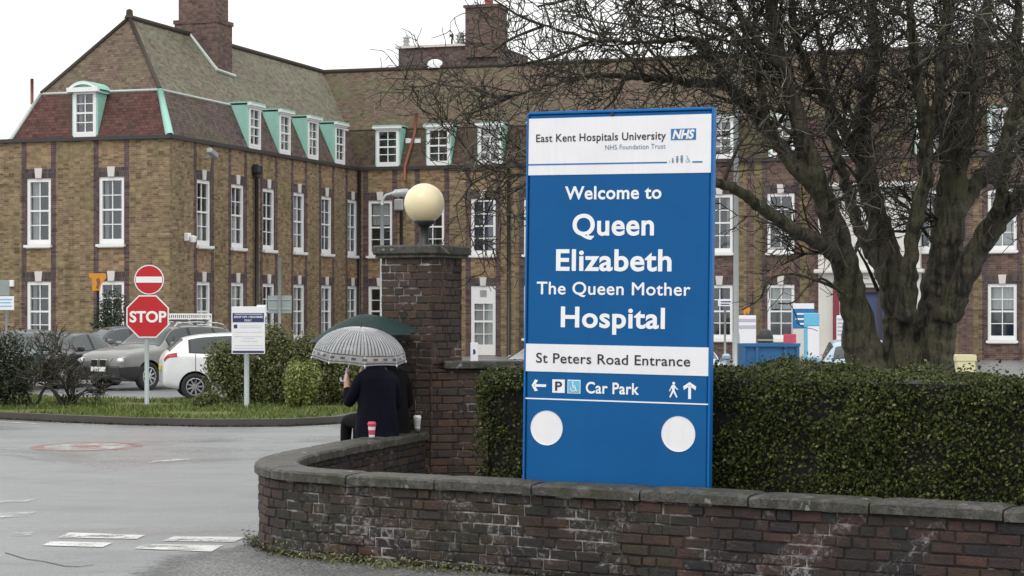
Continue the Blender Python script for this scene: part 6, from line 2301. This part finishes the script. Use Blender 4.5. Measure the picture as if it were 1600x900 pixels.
# ------------------------------------------------------------------ things beyond the hedge
def totem(name, label, px0, px1, y0, D, parts, base='notice_white', cat='sign', th=.14):
    global pk, zf, xf
    pk = D / F
    xm_ = (px0 + px1) / 2
    T = post_thing(name, label, cat, xm_, D)
    zf = lambda y: EYE + (HY - y) * pk
    xf = lambda x: (x - xm_) * pk
    mb = MB(); mb.box((0, th / 2, zf(y0) / 2), (xf(px1) - xf(px0), th, zf(y0)), bev=.015)
    b = mb.build('body', M_[base], T, local=True)
    for (x0, x1, ya, yb_, mat) in parts:
        board(T, x0, x1, ya, yb_, -.006, mat, .012, 'panel')
    return T


totem('white_totem', 'white information totem with two lilac bands right of the grey lamp column', 1153, 1181.5, 493, 56, [(1154, 1181, 498, 502.5, 'faint_line'), (1154, 1181, 508, 513, 'faint_line')])
T = totem('blue_board', 'mid blue direction board with a white header beside the entrance window', 1239, 1272, 474, 66, [(1239, 1272, 474, 482.5, 'notice_white'), (1239, 1272, 483, 513, 'nhs_blue'), (1239, 1272, 513.4, 570, 'stone_key')], 'nhs_blue')
for y_, xa_, xb_ in ((490.5, 1245, 1257), (498.5, 1243, 1262), (506, 1249, 1260)): board(T, xa_, xb_, y_ - 1.3, y_ + 1.3, -.014, 'letter_white', .004, 'print_line')
totem('cyan_totem', 'light blue information totem with a pale lower panel before the entrance', 1257, 1280.5, 489, 58, [(1257, 1280, 490, 508.5, 'icon_cyan'), (1262, 1280, 510, 560, 'notice_white')], 'icon_cyan')
totem('lilac_totem', 'slim white totem with lilac lettering bands left of the tree trunk', 1308, 1319, 493, 54, [(1308.6, 1318.6, 497 + 6 * k, 500 + 6 * k, 'faint_line') for k in range(5)])
# small white direction plate on a thin post
DG = 50.0; pk = DG / F
ds = post_thing('direction_plate', 'small white direction plate with dark lettering on a thin post beside the grey column', 'sign', 1133, DG)
zf = lambda y: EYE + (HY - y) * pk
xf = lambda x: (x - 1133) * pk
m = MB(); m.tube([(0, .03, 0), (0, .03, zf(466))], .028, 8); m.build('post', M_['grey_metal'], ds, local=True, smooth=True)
bb = board(ds, 1122, 1143, 467.5, 478.5, 0, 'notice_white')
board(bb, 1126, 1142, 470.5, 472.5, -.0115, 'navy', .003, 'print_line'); board(bb, 1126, 1140, 474.5, 476.3, -.0115, 'navy', .003, 'print_line')
# yellow hanging notice above the white totem
DG = 57.0; pk = DG / F
yn = post_thing('yellow_plate', 'small yellow plate on a post just above the white information totem', 'sign', 1168.5, DG)
zf = lambda y: EYE + (HY - y) * pk
xf = lambda x: (x - 1168.5) * pk
m = MB(); m.tube([(0, .3, 0), (0, .3, zf(480))], .03, 8); m.build('post', M_['grey_metal'], yn, local=True, smooth=True)
m = MB(); m.prism([(xf(1163), zf(481)), (xf(1173), zf(480)), (xf(1174), zf(484)), (xf(1171), zf(492)), (xf(1168), zf(487)), (xf(1166), zf(492.5)), (xf(1164), zf(492))], .26, .28, Matrix(((1, 0, 0), (0, 0, 1), (0, 1, 0))).to_4x4()); m.build('board', M_['yellow'], yn, local=True)
# red sign on the entrance and pink board
DG = 63.0; pk = DG / F
rs = post_thing('red_sign', 'small bright red sign on a post at the entrance beside the trunk', 'sign', 1319, DG)
zf = lambda y: EYE + (HY - y) * pk
xf = lambda x: (x - 1319) * pk
M_['bright_red'] = plain('bright_red', (0.52, 0.02, 0.03), .4)
m = MB(); m.tube([(0, .04, 0), (0, .04, zf(480))], .03, 8); m.build('post', M_['grey_metal'], rs, local=True, smooth=True)
board(rs, 1312, 1328, 477, 489, 0, 'bright_red', .03)
DG = 60.0; pk = DG / F
M_['pink'] = plain('pink_red', (0.56, 0.07, 0.12), .5)
pb = post_thing('pink_board', 'pink red notice board standing behind the blue skip', 'sign', 1234, DG)
zf = lambda y: EYE + (HY - y) * pk
xf = lambda x: (x - 1234) * pk
board(pb, 1224, 1244, 522, 536, 0, 'pink', .03)
m = MB()
for x in (1227, 1241): m.tube([(xf(x), .03, 0), (xf(x), .03, zf(524))], .025, 6)
m.build('legs', M_['grey_metal'], pb, local=True)
# dark litter bin with a rounded top
DG = 52.0; pk = DG / F
lb = post_thing('litter_bin', 'dark grey litter bin with a domed top behind the blue skip', 'bin', 1196, DG)
zt = EYE + (HY - 514) * pk
m = MB(); m.lathe([(.17, 0), (.19, .05), (.2, zt - .35), (.2, zt - .2), (.16, zt - .06), (.08, zt - .01), (0, zt)], 20); m.build('body', M_['trim'], lb, local=True, smooth=True)
m = MB(); m.lathe([(.205, zt - .30), (.205, zt - .26)], 20); m.build('band', M_['grey_metal'], lb, local=True)
# open blue skip
DG = 44.0; pk = DG / F
M_['skip_blue'] = plain('skip_blue', (0.025, 0.13, 0.30), .4, var=.2, scale=3)
sk = post_thing('blue_skip', 'open mid blue skip standing just beyond the hedge', 'skip', 1204, DG)
xf = lambda x: (x - 1204) * pk
zt = EYE + (HY - 537.5) * pk
x0, x1 = xf(1161), xf(1248)
m = MB()
dy = 1.1
for (xa, xb, ya, yb_) in ((x0, x1, 0, .05), (x0, x1, dy - .05, dy)):
    m.box(((xa + xb) / 2, (ya + yb_) / 2, .1 + (zt - .1) / 2), (xb - xa, .05, zt - .1))
m.box((x0 + .026, dy / 2, .1 + (zt - .1) / 2), (.05, dy - .104, zt - .1)); m.box((x1 - .026, dy / 2, .1 + (zt - .1) / 2), (.05, dy - .104, zt - .1)); m.box((0, dy / 2, .12), (x1 - x0 - .11, dy - .11, .06))
m.build('tub', M_['skip_blue'], sk, local=True)
m = MB()
for x in (x0 + .02, x0 + .30, x1 - .30, x1 - .02): m.box((x, -.03, .1 + (zt - .14) / 2), (.06, .05, zt - .14))
m.box(((x0 + x1) / 2, -.035, zt - .02), (x1 - x0 + .06, .07, .07)); m.build('ribs', M_['skip_blue'], sk, local=True)
# yellow grit bin right of the trunk
DG = 50.0; pk = DG / F
M_['pale_yellow'] = plain('pale_yellow', (0.68, 0.63, 0.38), .5, var=.1)
gb = post_thing('grit_bin', 'pale yellow grit bin at the foot of the wall right of the tree trunk', 'bin', 1507, DG)
xf = lambda x: (x - 1507) * pk
zt = EYE + (HY - 554) * pk
m = MB(); m.prism([(-.23, 0), (.23, 0), (.22, zt - .15), (-.22, zt - .15)], -.2, .2, RX.to_4x4()); m.build('tub', M_['pale_yellow'], gb, local=True)
m = MB(); m.prism([(-.25, zt - .15), (.25, zt - .15), (.25, zt - .03), (.23, zt), (-.23, zt), (-.25, zt - .03)], -.22, .22, RX.to_4x4()); m.build('lid', M_['pale_yellow'], gb, local=True)
# small white notice on the higher wall
wn_ = thing('wall_notice', 'small white notice with a dark mark standing on the coping of the higher wall', 'sign', (dp(741, 557, 21.75).x, 21.78, hwz + .088))
pk = 21.75 / F
m = MB(); m.box((0, 0, .10), (12 * pk, .02, .20), bev=.004); m.build('board', M_['notice_white'], wn_, local=True)
m = MB(); m.prism([(-.012, .07), (.008, .075), (.016, .1), (.006, .13), (-.014, .125)], .011, .0125, RX.to_4x4()); m.build('dark_mark', M_['navy'], wn_, local=True)

# ------------------------------------------------------------------ two seated figures under umbrellas
M_['coat_navy'] = plain('navy_coat', (0.004, 0.0043, 0.011), .85, 0, .15, var=.35, scale=14)
M_['coat_black'] = plain('black_coat', (0.0045, 0.0045, 0.005), .85, 0, .15, var=.35, scale=14)
M_['trousers'] = plain('dark_trousers', (0.006, 0.006, 0.0065), .85, 0, .15, var=.3)
M_['shoe'] = plain('black_shoe', (0.012, 0.011, 0.010), .4)
M_['skin'] = plain('skin', (0.48, 0.27, 0.19), .5, var=.05)
M_['hair'] = plain('brown_hair', (0.035, 0.022, 0.015), .6, var=.4, scale=30)


def skin_mesh(name, verts, edges, radii, mat, parent, root, sub=2, matfn=None, mats=None):
    me = bpy.data.meshes.new(name)
    me.from_pydata([tuple(v) for v in verts], edges, [])
    ob = bpy.data.objects.new(name, me)
    COL.objects.link(ob)
    sk_ = ob.modifiers.new('skin', 'SKIN')
    sk_.use_smooth_shade = True
    lay = me.skin_vertices[0] if me.skin_vertices else None
    for i, r_ in enumerate(radii):
        lay.data[i].radius = (r_ if isinstance(r_, tuple) else (r_, r_))
        lay.data[i].use_root = (i == root)
    ss = ob.modifiers.new('sub', 'SUBSURF'); ss.levels = sub; ss.render_levels = sub
    dg_ = bpy.context.evaluated_depsgraph_get()
    nm = bpy.data.meshes.new_from_object(ob.evaluated_get(dg_))
    bpy.data.objects.remove(ob)
    nm.name = name
    for mm_ in (mats or [mat]): nm.materials.append(mm_)
    for p in nm.polygons:
        p.use_smooth = True
        p.material_index = matfn(p.center) if matfn else 0
    return link(name, nm, parent)


def person(label, pos, face, coat, hand_t, hair_long=False):
    """seated on the coping at pos; face = direction looked at (radians); local +x is forward, +y to the person's left"""
    T = thing('person', label, 'person', pos, face)
    ht = Vector(hand_t)                                      # target of the left hand in local space
    V, E, Rr = [], [], []

    def add(p, r_, par=None):
        V.append(Vector(p)); Rr.append(r_)
        if par is not None: E.append((par, len(V) - 1))
        return len(V) - 1
    pel = add((0, 0, .11), (.155, .135))
    sp1 = add((-.02, 0, .26), (.145, .115), pel)
    sp2 = add((-.01, 0, .42), (.155, .118), sp1)
    ch_ = add((.01, 0, .52), (.15, .105), sp2)
    nk = add((.03, 0, .61), .056, ch_)
    hd0 = add((.055, 0, .68), .068, nk)
    hd1 = add((.06, 0, .75), (.078, .092), hd0)
    hd2 = add((.05, 0, .83), (.066, .078), hd1)
    for s_ in (1, -1):
        hp = add((.07, s_ * .10, .09), .098, pel)
        kn = add((.44, s_ * .11, .085), .068, hp)
        cf = add((.47, s_ * .11, -.14), .056, kn)
        an = add((.44, s_ * .11, -.50), .040, cf)
        hl = add((.45, s_ * .11, -.585), .042, an)
        to_ = add((.58, s_ * .125, -.60), .034, hl)
        sh = add((.0, s_ * .17, .50), .075, ch_)
        if s_ > 0:
            el = add((.13, .235, .25), .058, sh)
            wrist = ht - Vector((0, 0, .03))
            mid = (V[el] + wrist) / 2
        else:
            el = add((.05, -.25, .24), .058, sh)
            wrist = Vector((.30, -.13, .17)); mid = (V[el] + wrist) / 2
        fm = add(mid, .046, el)
        wr_ = add(wrist, .030, fm)
        fd = (wrist - mid).normalized()
        pm = add(wrist + fd * .05, (.036, .022), wr_)
        side_ = Vector((0, 1, 0)) if s_ > 0 else Vector((0, -1, 0))
        lat = fd.cross(side_).normalized()
        for q, (ln, of) in enumerate(((.065, -.028), (.075, -.010), (.072, .010), (.058, .027))):
            b0_ = add(wrist + fd * .085 + lat * of, .0095, pm)
            b1_ = add(wrist + fd * (.085 + ln * .45) + lat * of - side_ * .018, .0085, b0_)
            add(wrist + fd * (.085 + ln * .62) + lat * of * .9 - side_ * .045, .0075, b1_)
        th_ = add(wrist + fd * .055 - lat * .042 - side_ * .01, .011, pm)
        add(wrist + fd * .095 - lat * .050 - side_ * .03, .009, th_)
    PS = 1.07
    V = [v * PS for v in V]; Rr = [tuple(q * PS for q in r_) if isinstance(r_, tuple) else (r_ * PS if r_ > .015 else r_) for r_ in Rr]
    hw_ = Vector(hand_t)

    def mf(c):
        c = c / PS
        if c.z > .60: return 1                                # neck, head
        if (c - hw_).length < .105 and c.z > .3: return 1
        if c.x > .30 and c.y < -.05 and c.z > .13 and c.y > -.2 and (c - Vector((.34, -.12, .17))).length < .10: return 1
        if c.z < -.50: return 3
        if c.z < .17 and c.x > .10: return 2
        return 0
    skin_mesh('body', V, E, Rr, None, T, pel, 2, mf, [M_[coat], M_['skin'], M_['trousers'], M_['shoe']])
    # coat: skirt and collar over the body
    m_ = MB()
    rings_ = [(-.075, .20, .21, -.02), (.0, .205, .215, -.005), (.06, .20, .21, -.01), (.14, .19, .20, -.015), (.24, .172, .188, -.02), (.34, .162, .186, -.02), (.44, .155, .188, -.012), (.51, .145, .186, -.004), (.555, .125, .155, .004), (.585, .10, .115, .012), (.61, .085, .085, .02)]
    na_ = 36
    rows = []
    for (z, rx, ry, cx_) in rings_:
        row = []
        for j in range(na_):
            a = 2 * math.pi * j / na_
            fold = 1 + .022 * math.sin(a * 5 + z * 9) + .014 * math.sin(a * 9 - z * 23) * (1 if z < .5 else .3)
            row.append(Vector((cx_ + rx * fold * math.cos(a), ry * fold * math.sin(a), z)) * PS)
        rows.append(row)
    for i in range(len(rows) - 1):
        for j in range(na_):
            j2 = (j + 1) % na_
            m_.poly([rows[i][j], rows[i][j2], rows[i + 1][j2], rows[i + 1][j]])
    m_.build('coat', M_[coat], T, local=True, smooth=True)
    m_ = MB(); m_.lathe([(.105, .585), (.088, .63), (.078, .665), (.084, .668), (.096, .63)], 20, (.02, 0, 0)); m_.scale(PS).build('collar', M_[coat], T, local=True, smooth=True)
    # hair cap, ears, nose, eyes, mouth
    m_ = MB()
    nn_ = 14
    for i in range(nn_):
        th0 = math.pi * .62 * i / nn_; th1 = math.pi * .62 * (i + 1) / nn_
        for j in range(20):
            a0_, a1_ = 2 * math.pi * j / 20, 2 * math.pi * (j + 1) / 20
            q = []
            for th_, a_ in ((th0, a0_), (th1, a0_), (th1, a1_), (th0, a1_)):
                back = .5 - .5 * math.cos(a_)
                tt_ = th_ * (1 if not hair_long else 1.1) * (.62 + .5 * back)
                q.append((.048 + .101 * math.sin(tt_) * math.cos(a_), .088 * math.sin(tt_) * math.sin(a_), .775 + .115 * math.cos(tt_)))
            m_.poly(q)
    m_.scale(PS).build('hair', M_['hair'], T, local=True, smooth=True)
    m_ = MB()
    for s_ in (1, -1): m_.lathe([(.001, -.014), (.02, -.01), (.026, 0), (.018, .008), (.001, .01)], 10, (.055, s_ * .078, .745), Matrix.Rotation(R(90), 3, 'X'))
    m_.scale(PS).build('ears', M_['skin'], T, local=True, smooth=True)
    m_ = MB(); m_.tube([(.135, 0, .775), (.152, 0, .745), (.158, 0, .732), (.135, 0, .722)], [.008, .012, .015, .008], 8); m_.scale(PS).build('nose', M_['skin'], T, local=True, smooth=True)
    m_ = MB()
    for s_ in (1, -1): m_.lathe([(.001, 0), (.008, .003), (.011, .0), (.008, -.004)], 10, (.134, s_ * .032, .772), Matrix.Rotation(R(90), 3, 'Y'))
    m_.scale(PS).build('eyes', M_['dark_iron'], T, local=True, smooth=True)
    m_ = MB(); m_.tube([(.128, -.024, .698), (.139, 0, .698), (.128, .024, .698)], .006, 6); m_.scale(PS).build('mouth', M_['maroon'], T, local=True)
    return T


def wall_seat(px_, off):
    """point on the coping under photo column px_ on the far stretch"""
    best = None
    for k in range(400):
        p = side(L * (.45 + .55 * k / 400), off)
        e = abs(CX + F * p.x / p.y - px_)
        if p.y > 18.5 and (best is None or e < best[0]): best = (e, p)
    return best[1]


sA = wall_seat(588, .08)
sB = wall_seat(606, .06)
faceA = math.atan2(.87, -.49)
person('figure in a dark navy coat sitting on the low wall under the clear striped umbrella', (sA.x, sA.y, ZC + .05), faceA, 'coat_navy', (.24, .20, .50))
person('figure in a black coat half hidden behind the navy coated one near the pillar', (sB.x, sB.y + .03, ZC + .04), faceA, 'coat_black', (.24, .17, .56), True)

# umbrellas
t = NT('clear_striped_film')
uv = t.n('SeparateXYZ'); t.l(t.co('UV'), uv.inputs[0])
fr = t.math('FRACT', t.math('MULTIPLY', uv.outputs[0], 72.0))
stripe = t.math('GREATER_THAN', fr, .66)
v_ = uv.outputs[1]
inband = t.math('GREATER_THAN', v_, .83)
body_s = t.math('MULTIPLY', t.math('MULTIPLY', stripe, t.math('LESS_THAN', v_, .82)), t.math('GREATER_THAN', v_, .24))
l1 = t.math('COMPARE', v_, .835); l1.node.inputs[2].default_value = .011
l2 = t.math('COMPARE', v_, .965); l2.node.inputs[2].default_value = .008
fr2 = t.math('FRACT', t.math('MULTIPLY', uv.outputs[0], 26.0))
loop = t.math('MULTIPLY', t.math('COMPARE', fr2, .5), t.math('COMPARE', v_, .90))
loop.node.inputs[0].links[0].from_node.inputs[2].default_value = .22
loop.node.inputs[1].links[0].from_node.inputs[2].default_value = .022
mark = t.math('MINIMUM', t.math('ADD', t.math('ADD', body_s, l1), t.math('ADD', l2, loop)), 1.0)
c = t.mix(t.math('MULTIPLY', inband, .35), (0.86, 0.88, 0.90), (0.46, 0.46, 0.48))
c = t.mix(t.math('MULTIPLY', mark, .9), c, (0.03, 0.03, 0.04))
t.set(c, .18, 0, .5)
tr = t.n('BsdfTransparent'); tr.inputs[0].default_value = (.93, .95, .96, 1)
tl = t.n('BsdfTranslucent'); t.l(c, tl.inputs['Color'])
ms1 = t.n('MixShader'); ms1.inputs[0].default_value = .45; t.l(t.b.outputs[0], ms1.inputs[1]); t.l(tl.outputs[0], ms1.inputs[2])
ms = t.n('MixShader'); t.l(t.math('ADD', .46, t.math('MULTIPLY', mark, .3)), ms.inputs[0]); t.l(tr.outputs[0], ms.inputs[1]); t.l(ms1.outputs[0], ms.inputs[2])
t.l(ms.outputs[0], t.out.inputs['Surface'])
M_['clear_film'] = t.mat
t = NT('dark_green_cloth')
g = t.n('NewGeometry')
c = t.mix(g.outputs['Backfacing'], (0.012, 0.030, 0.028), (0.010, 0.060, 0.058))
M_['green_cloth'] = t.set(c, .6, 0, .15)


def umbrella(label, apex, rad, h, tilt, handle, mat, ribs=8, dome=1.0, sag=.03, hook='chrome', rot=0.0):
    M4 = Matrix.Translation(apex) @ tilt.to_4x4()
    T = thing('umbrella', label, 'umbrella', mat4=M4)
    m_ = MB()
    nr, na = 12, ribs * 6
    pts = []
    for i in range(nr + 1):
        row = []
        for j in range(na + 1):
            a = rot + 2 * math.pi * j / na
            fa = (j % 6) / 6
            sc_ = 1 - sag * math.sin(math.pi * fa) * (i / nr) ** 1.5
            ph = (i / nr)
            if dome > .5:
                r_ = rad * math.sin(ph * math.pi / 2 * .97) ** .96; z = -h * (1 - math.cos(ph * math.pi / 2 * .97) ** .9)
            else:
                r_ = rad * ph; z = -h * (ph ** 1.55)
            zs2 = sag * .8 * rad * math.sin(math.pi * fa) * ph ** 2
            row.append(Vector((r_ * sc_ * math.cos(a), r_ * sc_ * math.sin(a), z + (zs2 if i == nr else zs2 * .6))))
        pts.append(row)
    for i in range(nr):
        for j in range(na):
            m_.poly([pts[i][j], pts[i + 1][j], pts[i + 1][j + 1], pts[i][j + 1]], 0, [(j / na, i / nr), (j / na, (i + 1) / nr), ((j + 1) / na, (i + 1) / nr), ((j + 1) / na, i / nr)])
    m_.build('canopy', M_[mat], T, local=True, smooth=True)
    for k in range(ribs):
        m_ = MB()
        m_.tube([pts[i][k * 6] + Vector((0, 0, -.004)) for i in range(0, nr + 1, 2)], .0028, 5)
        rb_ = m_.build('rib', M_['white_paint' if dome > .5 else 'dark_iron'], T, local=True)
        e = pts[nr][k * 6]
        m_ = MB(); m_.lathe([(.001, -.012), (.006, -.008), (.006, .008), (.001, .012)], 8, e); m_.build('rib_tip', M_['white_paint' if dome > .5 else 'dark_iron'], rb_, local=True)
    m_ = MB(); m_.tube([Vector((0, 0, .0)), Vector((0, 0, .05))], [.009, .005], 8); m_.build('ferrule', M_['dark_iron'], T, local=True)
    Mi = M4.inverted()
    hp = Mi @ Vector(handle)
    m_ = MB(); m_.tube([Vector((0, 0, -.01)), hp * .6, hp], .006, 8); m_.build('shaft', M_['chrome' if dome > .5 else 'dark_iron'], T, local=True)
    m_ = MB()
    hook_pts = [hp + Vector((0, 0, .07)), hp]
    for k in range(1, 8):
        a = math.pi * k / 7 * 1.05
        hook_pts.append(hp + Vector((-.028 + .028 * math.cos(a), 0, -.035 - .034 * math.sin(a) - (0 if k else 0))))
    m_.tube(hook_pts, .010, 8); m_.build('handle', M_[hook], T, local=True, smooth=True)
    return T


DU = 20.35
ap = dp(564, 511, DU)
umbrella('clear domed umbrella with thin dark stripes and a patterned rim held over the navy coat', ap, 74.5 / F * DU, 55 / F * DU, Matrix.Rotation(R(4), 3, 'Y') @ Matrix.Rotation(R(6), 3, 'X'), dp(541, 586, DU + .12), 'clear_film', 8, 1.0, .03, 'notice_white', .2)
DU = 21.4
ap = dp(566, 491, DU)
umbrella('dark green umbrella held behind and above the clear striped one', ap, 88 / F * DU, 36 / F * DU, Matrix.Rotation(R(-6), 3, 'Y') @ Matrix.Rotation(R(3), 3, 'X'), dp(604, 590, DU + .1), 'green_cloth', 8, 0.0, .04, 'dark_iron', .12)

# ------------------------------------------------------------------ paper cups on the coping
t = NT('cup_check')
ck = t.n('TexChecker'); ck.inputs['Scale'].default_value = 1.0
ck.inputs['Color1'].default_value = (.66, .66, .65, 1); ck.inputs['Color2'].default_value = (.20, .20, .21, 1)
mp = t.n('Mapping'); mp.inputs['Scale'].default_value = (30, 18, 1); mp.inputs['Location'].default_value = (.03, .04, .5)
t.l(t.co('UV'), mp.inputs['Vector']); t.l(mp.outputs[0], ck.inputs['Vector'])
M_['cup_check'] = t.set(ck.outputs[0], .6)
M_['cup_pink'] = plain('cup_pink', (0.62, 0.055, 0.13), .5, var=.06)
M_['cup_white'] = plain('cup_white', (0.72, 0.71, 0.70), .55, var=.04)
M_['cup_mint'] = plain('cup_mint', (0.42, 0.66, 0.58), .55)


def seat_at(px_, py_):
    p = gp(px_, py_, ZC + .008)
    return p


def cup(label, px_, py_, bands, lid):
    p = seat_at(px_, py_)
    T = thing('paper_cup', label, 'cup', p, 0.4)
    H = .145
    rr = lambda z: .027 + .0135 * z / H
    for z0, z1, mat in bands:
        m_ = MB(); m_.lathe([(rr(z0), z0), (rr(z1), z1)] if z0 > 0 else [(.001, .004), (rr(0) - .002, .004), (rr(0), 0), (rr(z1), z1)], 28, uvs=True)
        m_.build('cup_wall' if mat != 'cup_pink' or z0 else 'cup_wall', M_[mat], T, local=True, smooth=True)
    m_ = MB(); m_.lathe([(rr(H) + .003, H - .004), (rr(H) + .0045, H + .002), (rr(H) + .0035, H + .008), (rr(H) - .001, H + .011), (rr(H) - .004, H + .024), (rr(H) - .009, H + .026), (rr(H) - .011, H + .021), (.001, H + .021)], 28)
    m_.build('lid', M_[lid], T, local=True, smooth=True)
    return T


cup('pink paper cup with a pale band on the wall beside the navy coat', 581, 685.5, [(0, .022, 'cup_mint'), (.022, .040, 'cup_white'), (.040, .088, 'cup_pink'), (.088, .120, 'cup_white'), (.120, .145, 'cup_pink')], 'cup_pink')
cup('white paper cup with a dark dotted band and white lid near the pillar', 652, 674, [(0, .05, 'cup_white'), (.05, .125, 'cup_check'), (.125, .145, 'cup_white')], 'cup_white')
